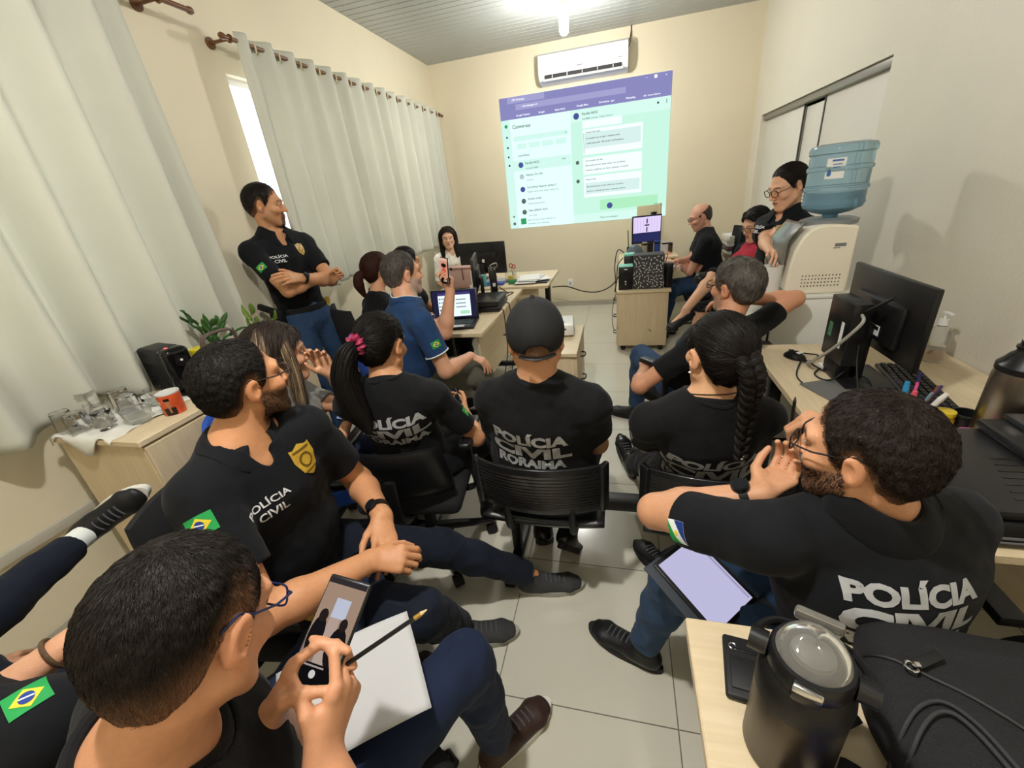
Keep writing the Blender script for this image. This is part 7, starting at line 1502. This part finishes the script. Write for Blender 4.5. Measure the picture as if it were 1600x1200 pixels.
# -- man in the blue polo filming with a raised phone
c = put('blue', label='grey-haired man in navy polo holding up a phone beside the laptop', h=.0045, skin='#c79578', haircol='#4b4541', fat=1.22, belly=1.2, arm=1.12, top=dict(polo(NAVY_T), cuffband=FL_W, vneck=0, cr=.078), bottom=dict(m=OLIVE_P), shoes=dict(m=SHOE_B, s=SOLE_B),
    hair=dict(style='short', t=.012, n=6000, len=.016, w=.0012, fade=.05, var=.5), neck=1.15, facecol=dict(beard=dict(d=.75, c='#a9a39c')), poseL='phone', palmL=(-.5, -.8, .15), hdL=(.1, 0, 1), poseR='drape', palmR=(0, .1, -1), hdR=(.85, .1, -.45), hs=1.03,
    hairvar=lambda l, h: h * (1 + 1.6 * sstep(-l[:, 2] - .01, -.03, .05)[:, None] + .5 * vnoise(l * 120, 3)[:, None]))
sleeve_flag(c, 'R', .42, 5, w=.055, h=.042)
b = MB(); b.tube(c['collar_top'], .0028, 6); b.build('collar_stripe', FL_W, c['shirt'])
# -- grey-haired man in black tee
c = put('grey', label='salt and pepper haired man in black tee with elbow on the fridge', h=.0045, skin='#bd8768', haircol='#5b5550', fat=1.08, top=tee(wr=.007), bottom=dict(m=DENIM), shoes=dict(m=SHOE_B, s=SOLE_B), hair=dict(style='short', t=.019, n=9000, len=.022, w=.0013, fade=.035, var=.5), glasses=True, hs=1.05,
    facecol=dict(beard=dict(d=.45, c='#77706a')), hairvar=lambda l, h: h * (1 + .55 * vnoise(l * A(60, 60, 60), 8)[:, None]))
sleeve_flag(c, 'R', .5, -35, state_flag, w=.05, h=.04)
# -- woman at the water dispenser
c = put('disp', label='woman with black glasses and police polo standing behind the water dispenser', h=.004, fem=True, skin='#cf9f80', haircol='#1d1614', top=polo(), bottom=dict(m=BLACK_P), shoes=dict(m=SHOE_B, s=SOLE_B),
    hair=dict(style='pony', t=.008, n=6000, len=.05, w=.0013, segs=5, tie=(0, -.1, .02), nz=.001, thin=.88, fade=.05, lift=.0008, jit=.06), glasses=dict(shape='round'), facecol=dict(lip='#9d4a48', eye=.5, lips=.9), poseR='relax', palmR=(.3, .2, -1), palmL=(-.3, -.3, -1), hdR=(.2, -.9, -.1), hdL=(-.2, -.9, -.15))
W = c['W']; chest_text(c, [('POLÍCIA', 1), ('CIVIL', .62)], .07, .05, .018, .09); chest_badge(c, -.06, .03, .055)
tail(c, [W((0, -.09, .03)), W((0, -.135, .01)), W((0, -.135, -.06)), W((.01, -.11, -.13))], [.02, .035, .036, .012], 700, A(srgb('#1d1614')[:3]))
b = MB(); b.lathe([(0, -.005), (.0055, 0), (0, .005)], 10, W((.084, .004, -.038)) - c['loc']); b.build('pearl_earring', MATS['pearl'], c['body'])
# -- bald man writing
c = put('bald', label='bald man with glasses in black polo writing at the back desk', h=.005, skin='#c4927a', haircol='#4a4039', fat=1.15, belly=1.15, top=dict(polo(), vneck=0), bottom=dict(m=DENIM), shoes=dict(m=SHOE_B, s=SOLE_B), hair=dict(style='short', t=.004, n=1500, len=.006, w=.001, bald=(.03, .35), fade=.03), glasses=True,
    facecol=dict(beard=dict(d=.3), eye=.5), poseR='pinch', palmR=(.2, .2, -1), poseL='flat', palmL=(0, 0, -1))
# -- woman in the red top with crossed bare legs
c = put('red', label='dark-haired woman in red top and black cardigan with crossed bare legs', h=.005, fem=True, skin='#c89a7c', haircol='#14100f', bare_legs=True, top=dict(m=mat('red_jersey', '#a81f35', rough=.8), sleeve=.3, name='red_top', hem=.0), bottom=dict(m=BLACK_P, len=.0, wr=.004, name='skirt'), shoes=dict(m=SHOE_B, s=SOLE_B, low=True, laces=False),
    hair=dict(style='long', t=.018, n=3000, len=.07, w=.0016, segs=5, fade=.01, nz=.001), glasses=True, poseR='relax', palmR=(-.3, 0, -1), palmL=(0, 0, -1), facecol=dict(lip='#a14c4c', eye=.6))
Fk = Field()
for s_, (a, b_, e) in c['arms'].items(): Fk.cap(a, b_, .068, .05, k=.03); Fk.cap(b_, lerp(b_, e, .2), .05, .048, k=.02)
Fk.ecap(c['M'] - c['fwd'] * .045, c['Cc'] - c['fwd'] * .04, (.145, .085), (.162, .095), c['side'], k=.05)
for s_ in 'RL': Fk.cap(lerp(c['N'], c['arms'][s_][0], .45) + c['up'] * .012, c['arms'][s_][0], .052, .064, k=.03)
field_obj('cardigan', Fk, .006 * QH, BLACK_T, c['body'], c['loc']); W = c['W']
for sx in (-1, 1): tail(c, [W((sx * .045, .035, .11)), W((sx * .085, -.01, .04)), W((sx * .088, -.02, -.06)), W((sx * .08, .0, -.15)), W((sx * .07, .03, -.24))], [.02, .03, .032, .03, .01], 500, A(srgb('#14100f')[:3]), .002)
# -- woman in the pale blouse at the far desk
BLOUSE = mat('floral_blouse', '#e2dccf', rough=.85, noise=.28, nscale=22)
c = put('white', label='long-haired woman in pale patterned blouse behind the far desk', h=.005, fem=True, skin='#cfa388', haircol='#2a1c17', top=dict(m=BLOUSE, sleeve=.95, name='blouse', vneck=.08, off=.015, rib=False), bottom=dict(m=BLACK_P), shoes=dict(m=SHOE_B, s=SOLE_B),
    hair=dict(style='long', t=.014, n=2500, len=.07, w=.0018, segs=5, fade=.01, nz=.001, thin=.6), facecol=dict(lip='#b05a58', eye=.8)); W = c['W']
for sx in (-1, 1): tail(c, [W((sx * .03, -.02, .12)), W((sx * .078, -.03, .05)), W((sx * .083, -.02, -.06)), W((sx * .085, .05, -.17)), W((sx * .08, .10, -.31))], [.02, .03, .034, .03, .012], 600, A(srgb('#2a1c17')[:3]), .002)
# -- woman with the auburn ponytail and the one beyond her
c = put('aub', label='woman with auburn ponytail in black behind the man in navy polo', h=.005, fem=True, skin='#c08d6c', haircol='#3a1d14', top=tee(sleeve=1.2, name='long_sleeved_top'), bottom=dict(m=BLACK_P), shoes=dict(m=SHOE_B, s=SOLE_B),
    hair=dict(style='pony', t=.013, n=3000, len=.06, w=.0016, segs=5, tie=(0, -.11, .0), nz=.001, thin=.88, fade=.05)); W = c['W']
tail(c, [W((0, -.10, .01)), W((0, -.145, -.01)), W((0, -.155, -.07)), W((0, -.13, -.15))], [.018, .03, .032, .01], 600, A(srgb('#3a1d14')[:3]), .002)
c = put('hid', label='black-haired person mostly hidden behind the man in navy polo', h=.006, fem=True, skin='#bb8560', haircol='#100d0c', top=tee(), bottom=dict(m=BLACK_P), shoes=dict(m=SHOE_B, s=SOLE_B), hair=dict(style='pony', t=.016, n=1500, len=.05, w=.002, tie=(0, -.1, .03), segs=4))
# -- woman with long highlighted hair
BLC = ['#3a2f2a', '#6b5844', '#8f7a5e', '#4b3d33']
c = put('blonde', label='woman with long highlighted brown hair and grey tee holding a phone', h=.0045, fem=True, skin='#c3906f', haircol='#43362e', top=tee(mat('grey_melange', '#777672', rough=.9, noise=.12, nscale=200), sleeve=.55), bottom=dict(m=DENIM_D), shoes=dict(m=SHOE_B, s=SOLE_B),
    hair=dict(style='long', t=.02, n=9000, len=.1, w=.0016, segs=6, fade=.01, nz=.0015, thin=.5, jit=.08), hairvar=lambda l, h: h * (.55 + 1.1 * sstep(-l[:, 2], -.09, .03)[:, None] * (1 + .5 * vnoise(l * A(70, 70, 8), 3)[:, None])), poseR='phone', palmR=(-.3, -.2, 1), poseL='relax', palmL=(.6, -.7, .1), hdL=(-.2, -.25, 1))
W = c['W']; bc = np.array([srgb(q)[:3] for q in BLC])
for k_, (pts, r_) in enumerate([([(.03, -.05, .115), (.08, -.055, .05), (.09, -.07, -.05), (.085, -.06, -.16), (.09, -.03, -.28), (.08, .0, -.36)], [.02, .036, .042, .042, .034, .01]), ([(0, -.06, .11), (.02, -.115, .03), (.02, -.125, -.08), (.03, -.115, -.2), (.03, -.10, -.3)], [.02, .045, .055, .05, .015]), ([(-.03, -.05, .11), (-.08, -.05, .04), (-.09, -.06, -.08), (-.085, -.05, -.2), (-.08, -.03, -.28)], [.02, .036, .04, .034, .01]), ([(.05, .02, .10), (.083, .03, .04), (.088, .04, -.05), (.095, .04, -.17), (.11, .05, -.31)], [.014, .022, .026, .028, .008])]):
    g = spline([W(p) for p in pts], 30); r = np.interp(np.linspace(0, 1, len(g)), np.linspace(0, 1, len(r_)), r_); F = Field()
    for i in range(len(g) - 1): F.cap(g[i], g[i + 1], r[i] * .82, r[i + 1] * .82, k=.012)
    o, _ = field_obj('hair_lock', F, .0055 * QH, HAIRM, c['body'], c['loc'], it=0, cols=lambda v: np.tile(bc[0] * 1.2, (len(v), 1)))
    ribbons('strands', g - c['loc'], r, int(1500 * QN), .0018, bc, o, seed=k_ + 5, wave=.1, shell=True, up=(.3, 1, .2))
sleeve_flag(c, 'R', .38, 15, w=.05, h=.04)
# -- bearded man with clasped hands, front left
c = put('left', label='bearded man in black police polo with hands clasped on his lap', h=.0036, skin='#b9835c', haircol='#15110f', fat=1.12, belly=1.14, arm=1.1, top=polo(h=.0044, wr=.007, vneck=.085), bottom=dict(m=NAVY_P, wr=.008), shoes=dict(m=SHOE_G, s=mat('grey_sole', '#a9a69e', rough=.6)),
    hair=dict(style='short', t=.010, n=22000, len=.012, w=.0008, fade=.035, h=.003, nz=.0015, thin=.95), neck=1.05, hs=.935, beard_strands=5000, facecol=dict(beard=dict(d=.85), eye=.8), glasses=dict(m=mat('thin_frame', '#4a4038', rough=.3, metal=.6)), poseR='grip', palmR=(-.1, .5, -.85), hdR=(.95, .3, -.12), poseL='drape', palmL=(-.2, -.35, -.9), hdL=(.45, -.8, -.35))
chest_text(c, [('POLÍCIA', 1), ('CIVIL', .66)], .062, .025, .024, .12); chest_badge(c, -.085, .055, .08); sleeve_flag(c, 'R', .2, 48, w=.062, h=.046)
w_ = c['arms']['L']; watch(c['body'], c['loc'], lerp(w_[1], w_[2], .86), lerp(w_[1], w_[2], .95), .032, A(.3, -.75, .7), mat('dark_metal_band', '#2a2420', rough=.35, metal=.5))
belt(c, .0)
hp = A(-.405, -.19, .60); b = MB(); nn = nrm(A(.5, -.6, .62)); R2 = np.stack([nrm(np.cross(A(0, 0, 1), nn)), np.cross(nn, nrm(np.cross(A(0, 0, 1), nn))), nn], 1)
b.box(hp - nn * .02 - c['loc'], (.085, .09, .03), .01, R2); b.build('hip_holster', BLK_RUB, c['body'])
b = MB(); b.prism([(x * .055, y * .055) for x, y in [(0, .62), (.4, .5), (.46, .1), (.34, -.35), (0, -.62), (-.34, -.35), (-.46, .1), (-.4, .5)]], .005, R2, hp - c['loc']); b.build('belt_badge', GOLD, c['body'])
# -- man with the stylus, front right
c = put('pen', label='bearded man with glasses and stylus in black police polo, tablet on thigh', h=.0036, skin='#c08d6b', haircol='#241b16', fat=1.1, arm=1.1, top=polo(h=.0044, wr=.006, collar=2, cr=.074), bottom=dict(m=DENIM), shoes=dict(m=SHOE_B, s=SOLE_B),
    hair=dict(style='short', t=.012, n=30000, len=.016, w=.0008, fade=.045, h=.003, nz=.002, jit=.5, var=.45), beard_strands=6000, facecol=dict(beard=dict(d=.8, c='#2c1d15'), eye=.8), glasses=True, poseL='grip', palmL=(.2, .25, 1), hdL=(.65, .62, .15), poseR='pinch', palmR=(-.3, .2, -.7), hdR=(-.75, .3, .1), neck=1.05, hs=.935)
back_text(c, [('POLÍCIA', 1.0, .048), ('CIVIL', 1.07, .055), ('RORAIMA', .95, .04)], .06, -.022, .22, tiltv=.05)
sleeve_flag(c, 'L', .55, -10, state_flag, w=.055, h=.045)
w_ = c['arms']['L']; watch(c['body'], c['loc'], lerp(w_[1], w_[2], .84), lerp(w_[1], w_[2], .94), .033, A(-.75, -.1, .7), BLK_RUB, size=.021)
# -- man photographing with his phone, lower left
c = put('phone', label='man with blue-framed glasses taking a picture with his phone, seen from behind', h=.0033, skin='#c08a68', haircol='#1b1511', arm=1.0, top=tee(h=.0042, sleeve=.6, nrad=.088, ncut=.005, ntilt=.2), bottom=dict(m=DENIM_D, wr=.007), shoes=dict(m=SHOE_BR, s=SOLE_W),
    hair=dict(style='short', t=.011, n=42000, len=.011, w=.0006, fade=.10, h=.0026, nz=.001, thin=.98, fadecol=.07, crown=(0, -.05, .12)), facecol=dict(eye=.6), glasses=dict(m=mat('blue_frame', '#16224a', rough=.3)), hs=.94, poseL='edgegrip', palmL=PH_U - PH_N * .15, hdL=PH_V + PH_U * .18, poseR='edgegrip', palmR=-PH_U - PH_N * .15, hdR=PH_V - PH_U * .05)
# -- man at the picture edge
c = put('edge', label='man mostly out of frame at the left edge, leg crossed, flag on sleeve', h=.004, skin='#c49272', top=polo(), bottom=dict(m=NAVY_P), shoes=dict(m=SHOE_B, s=SOLE_W), hair=dict(style='short', t=.012, n=5000, len=.012, w=.0011, fade=.05), poseR='relax', uR=(.85, -.40, .25), tlen=.9)
a_, k_ = c['legs']['R'][2], c['legs']['R'][1]; b = MB(); d_ = nrm(a_ - k_); b.cyl(a_ - d_ * .08 - c['loc'], a_ + d_ * .01 - c['loc'], .036, .038, 20); b.build('sock', FL_W, c['body'])
n_ = nrm(A(.62, -.18, .76)); v_ = nrm(A(-.5, .2, .5)); v_ = nrm(v_ - n_ * (v_ @ n_)); flag(c['S'], c['shirt'], c['loc'], c['arms']['R'][0] + A(-.005, .008, .055), np.cross(v_, n_), v_, n_, w=.046, h=.04)
w_ = c['arms']['R']; ax = nrm(w_[2] - w_[1]); b = MB(); b.tube(circ(lerp(w_[1], w_[2], .92) - c['loc'], .031, 28, ax), .004, 8, True); b.build('bracelet', mat('brown_bracelet', '#5a4530', rough=.5, noise=.4, nscale=200), c['body'])
# ------------------------------------------------------------------ things people hold
def phone_thing(label, c, n, v, w=.073, h=.152, pic=(), lit='#e9e4dc'):
    """c centre, n screen normal, v towards the top of the phone"""
    n = nrm(n); v = nrm(A(v) - n * (A(v) @ n)); u = np.cross(v, n); M = np.stack([u, v, n], 1)
    t = thing('smartphone', label, 'phone', tuple(c)); b = MB(); b.box((0, 0, 0), (w, h, .008), .0038, seg=3); b.v[0] = b.v[0] @ M.T; b.build('phone_body', BLK_PL, t)
    def pan(nm, m, x0, y0, x1, y1, d, r=None):
        b = MB(); pts = [(x0, y0), (x1, y0), (x1, y1), (x0, y1)] if r is None else [((x0 + x1) / 2 + (x1 - x0) / 2 * math.cos(a), (y0 + y1) / 2 + (y1 - y0) / 2 * math.sin(a)) for a in np.arange(16) * 2 * math.pi / 16]
        b.add([M @ A(x, y, .0041 + d) for x, y in pts], [list(range(len(pts)))]); return b.build(nm, m, t, smooth=False, angle=None)
    pan('display', emat('phone_' + lit[1:], lit, .75), -w * .46, -h * .47, w * .46, h * .47, .0002)
    for i, (nm, col, x0, y0, x1, y1, r) in enumerate(pic): pan(nm, emat('px_' + col[1:], col, .6), x0 * w, y0 * h, x1 * w, y1 * h, .0006 + .0003 * i, r)
    return t
PK = [('picture_wall', '#b79b86', -.46, -.1, .46, .42, None), ('picture_screen', '#d6dcf0', -.12, .12, .22, .3, None), ('picture_floor', '#c9b2a6', -.12, -.28, .12, .12, None), ('picture_person', '#1c1a1c', -.44, -.26, -.1, .12, 1), ('picture_person', '#1c1a1c', .04, -.3, .44, .06, 1), ('picture_head', '#2a2422', -.36, .06, -.16, .18, 1), ('picture_head', '#2a2422', .16, .02, .34, .14, 1), ('camera_bar', '#121214', -.46, -.47, .46, -.28, None), ('top_bar', '#3a3436', -.46, .42, .46, .47, None), ('shutter', '#e8e4e2', -.07, -.40, .07, -.33, 1), ('caption', '#b9a9a4', -.3, -.31, .2, -.295, None)]
phone_thing('phone held in both hands by the man photographing, camera view showing', PH_C, PH_N, PH_V, .076, .158, PK, '#8d7a70')
def in_hand(key, s_, along=.095, off=.026, spin=0.0, shift=0.0):
    c = CTX[key]; a, b_, w_ = c['arms'][s_]; sp = SPEC[key]; d = nrm(sp.get('hd' + s_, w_ - b_)); p = nrm(sp.get('palm' + s_)); p = nrm(p - d * (p @ d)); sd = np.cross(d, p); v = axis_rot(p, spin) @ d
    return w_ + d * along + p * off + sd * shift, p, v
FACE = [('picture_glow', '#f0a58a', -.44, -.3, .44, .36, None), ('picture_face', '#e0654a', -.28, -.18, .24, .12, 1), ('picture_hair', '#2a1512', -.34, .12, .34, .28, 1), ('camera_bar', '#141012', -.46, -.47, .46, -.27, None), ('shutter', '#f0e4de', .1, -.42, .3, -.32, 1)]
c_, n_, v_ = in_hand('blue', 'L', .11, .03); phone_thing('phone raised by the man in navy polo with a red-lit picture', c_ + A(0, 0, .02), n_, v_, .075, .155, FACE, '#e8b9a8')
c_, n_, v_ = in_hand('scr', 'R', .09, .028); phone_thing('black phone in the lap of the woman with the scrunchie', c_, n_, v_, .07, .145, (), '#1a1a1e')
c_, n_, v_ = in_hand('blonde', 'R', .09, .03); phone_thing('phone with bluish patterned back held by the woman with highlighted hair', c_, n_, v_, .072, .15, [('pattern_dot', '#4a5878', -.3, .2, -.1, .3, 1), ('pattern_dot', '#4a5878', .1, .1, .3, .2, 1), ('pattern_dot', '#e4e6f0', -.2, -.1, .0, .0, 1), ('pattern_dot', '#4a5878', .0, -.3, .25, -.18, 1)], '#7f8aa8')
# tablet on the thigh
t = thing('tablet', 'tablet with blank lilac screen on the thigh of the stylus man', 'tablet', (.632, .055, .600)); n = nrm(A(.25, -.30, 1)); u = nrm(A(.62, -.60, 0) - n * (A(.62, -.60, 0) @ n)); w_ = np.cross(n, u); M = np.stack([u, w_, n], 1)
b = MB(); b.box((0, 0, 0), (.21, .17, .007), .003); b.v[0] = b.v[0] @ M.T; b.build('tablet_body', BLK_PL, t)
b = MB(); b.box((0, 0, .0037), (.19, .148, .0006)); b.v[0] = b.v[0] @ M.T; s_ = b.build('display', emat('tablet_lilac', '#c9c6ea', .72), t); b = MB(); b.box((0, .066, .0042), (.18, .006, .0004)); b.v[0] = b.v[0] @ M.T; b.build('tool_bar', emat('tablet_grey', '#a9a4c8', .7), s_)
b = MB(); b.box((.0, -.01, -.007), (.225, .20, .006), .002); b.v[0] = b.v[0] @ M.T; b.build('folio_cover', mat('slate_cover', '#30363f', rough=.6), t)
b = MB(); c = CTX['pen']; a, b_, w0 = c['arms']['R']; tip = w0 + nrm(SPEC['pen']['hdR']) * .085 + nrm(A(SPEC['pen']['palmR'])) * .05
t = thing('stylus', 'thin black stylus held upright by the bearded man in glasses', 'stylus', tuple(tip)); b = MB(); b.cyl((0, 0, -.03), (-.004, .006, .085), .0042, seg=12); b.build('barrel', BLK_PL, t); b = MB(); b.cyl((-.004, .006, .085), (-.0044, .0066, .098), .0042, .001, 12); b.build('tip', PL_GREY, t)
# paper and pencil on the lap of the man photographing
t = thing('lap_paper', 'white paper sheet on the lap of the man photographing', 'paper', (-.14, -.385, .668)); b = MB(); n = nrm(A(.1, -.25, 1)); u = nrm(A(.72, .55, .02) - n * (A(.72, .55, .02) @ n)); w_ = np.cross(n, u); M = np.stack([u, w_, n], 1)
b.grid(lambda p, q: M @ A((p - .5) * .297, (q - .5) * .21, .008 * math.sin(p * 5) * math.sin(q * 3.2) - .015 * (2 * p - 1) ** 2), 22, 16); o = b.build('sheet', mat('sheet_grey', '#c4c4c6', rough=.8), t, angle=None); o.modifiers.new('t', 'SOLIDIFY').thickness = .0015
t = thing('pencil', 'black pencil with brass ferrule in the right hand of the man photographing', 'pencil', tuple(PH_C + PH_U * .045 - PH_V * .03 - PH_N * .012)); dr = nrm(PH_U * .62 + PH_V * .62 + PH_N * .1); b = MB(); b.cyl(-dr * .06, dr * .115, .0036, seg=8); b.build('shaft', BLK_PL, t); b = MB(); b.cyl(dr * .115, dr * .127, .0042, .0038, 12); b.build('ferrule', mat('brass', '#c9a35a', rough=.3, metal=1), t); b = MB(); b.cyl(dr * .127, dr * .138, .0034, .001, 10); b.build('wood_tip', mat('bare_wood', '#d8b98a', rough=.7), t)
# bag on the lap of the woman in red
t = thing('handbag', 'small black quilted bag on the lap of the woman in red', 'bag', (1.16, 3.13, .70), .4); F = Field(); F.ecap((-.09, 0, .05), (.09, 0, .05), (.05, .055), (.05, .055), (0, 1, 0), k=.01); F.cut((0, 0, .004), (0, 0, -1)); v, f = F.mesh(.007); mesh_obj('bag_body', v, f, mat('black_leather', '#1b1c1e', rough=.35), t); b = MB(); b.tube(spline([(-.1, 0, .06), (-.14, -.06, -.02), (-.12, -.1, -.2), (-.02, -.1, -.1), (.08, -.03, .05)], 30), .006, 6); b.build('strap', MATS['black_leather'], t); b = MB(); b.lathe([(0, 0), (.01, 0), (.01, .005), (0, .005)], 14, (.02, -.056, .05), np.stack([A(1, 0, 0), A(0, 0, 1), A(0, -1, 0)], 1)); b.build('clasp', STEELM, t)
t = thing('red_pen', 'red pen in the hand of the bald man', 'pen', tuple(CTX['bald']['arms']['R'][2] + A(-.11, .02, -.02))); b = MB(); b.cyl((0, 0, -.03), (.03, .02, .09), .005, seg=10); b.build('barrel', mat('red_plastic', '#b3332b'), t)
# ------------------------------------------------------------------ light and camera
light('POINT', (-.09, 3.9, 2.72), 57, .05)
light('POINT', (-.05, -.35, 2.80), 110, .05)                         # the second ceiling lamp, just above the frame
lamp('second ceiling lamp over the near chairs', -.05, -.35)
w = bpy.data.worlds.new('world'); SC.world = w; w.use_nodes = True
w.node_tree.nodes['Background'].inputs[0].default_value = (.8, .9, 1, 1); w.node_tree.nodes['Background'].inputs[1].default_value = .6
cam = bpy.data.cameras.new('camera'); co = bpy.data.objects.new('camera', cam); COL.objects.link(co); SC.camera = co
cam.sensor_fit = 'HORIZONTAL'; cam.sensor_width = 36; cam.lens = 651.5086 * 36 / 1600; cam.clip_start = .02
yaw, pit, rol = -.27582, -.42788, -.10855
fw = A(math.sin(yaw) * math.cos(pit), math.cos(yaw) * math.cos(pit), math.sin(pit)); r0 = A(math.cos(yaw), -math.sin(yaw), 0); u0 = np.cross(r0, fw)
rt = math.cos(rol) * r0 + math.sin(rol) * u0; uu = -math.sin(rol) * r0 + math.cos(rol) * u0
co.matrix_world = Matrix(((rt[0], uu[0], -fw[0], .40839), (rt[1], uu[1], -fw[1], -.80516), (rt[2], uu[2], -fw[2], 1.58279), (0, 0, 0, 1)))
vs = SC.view_settings; vs.view_transform = 'Standard'; vs.look = 'None'; vs.exposure = 0.28; vs.gamma = 1; vs.use_curve_mapping = False
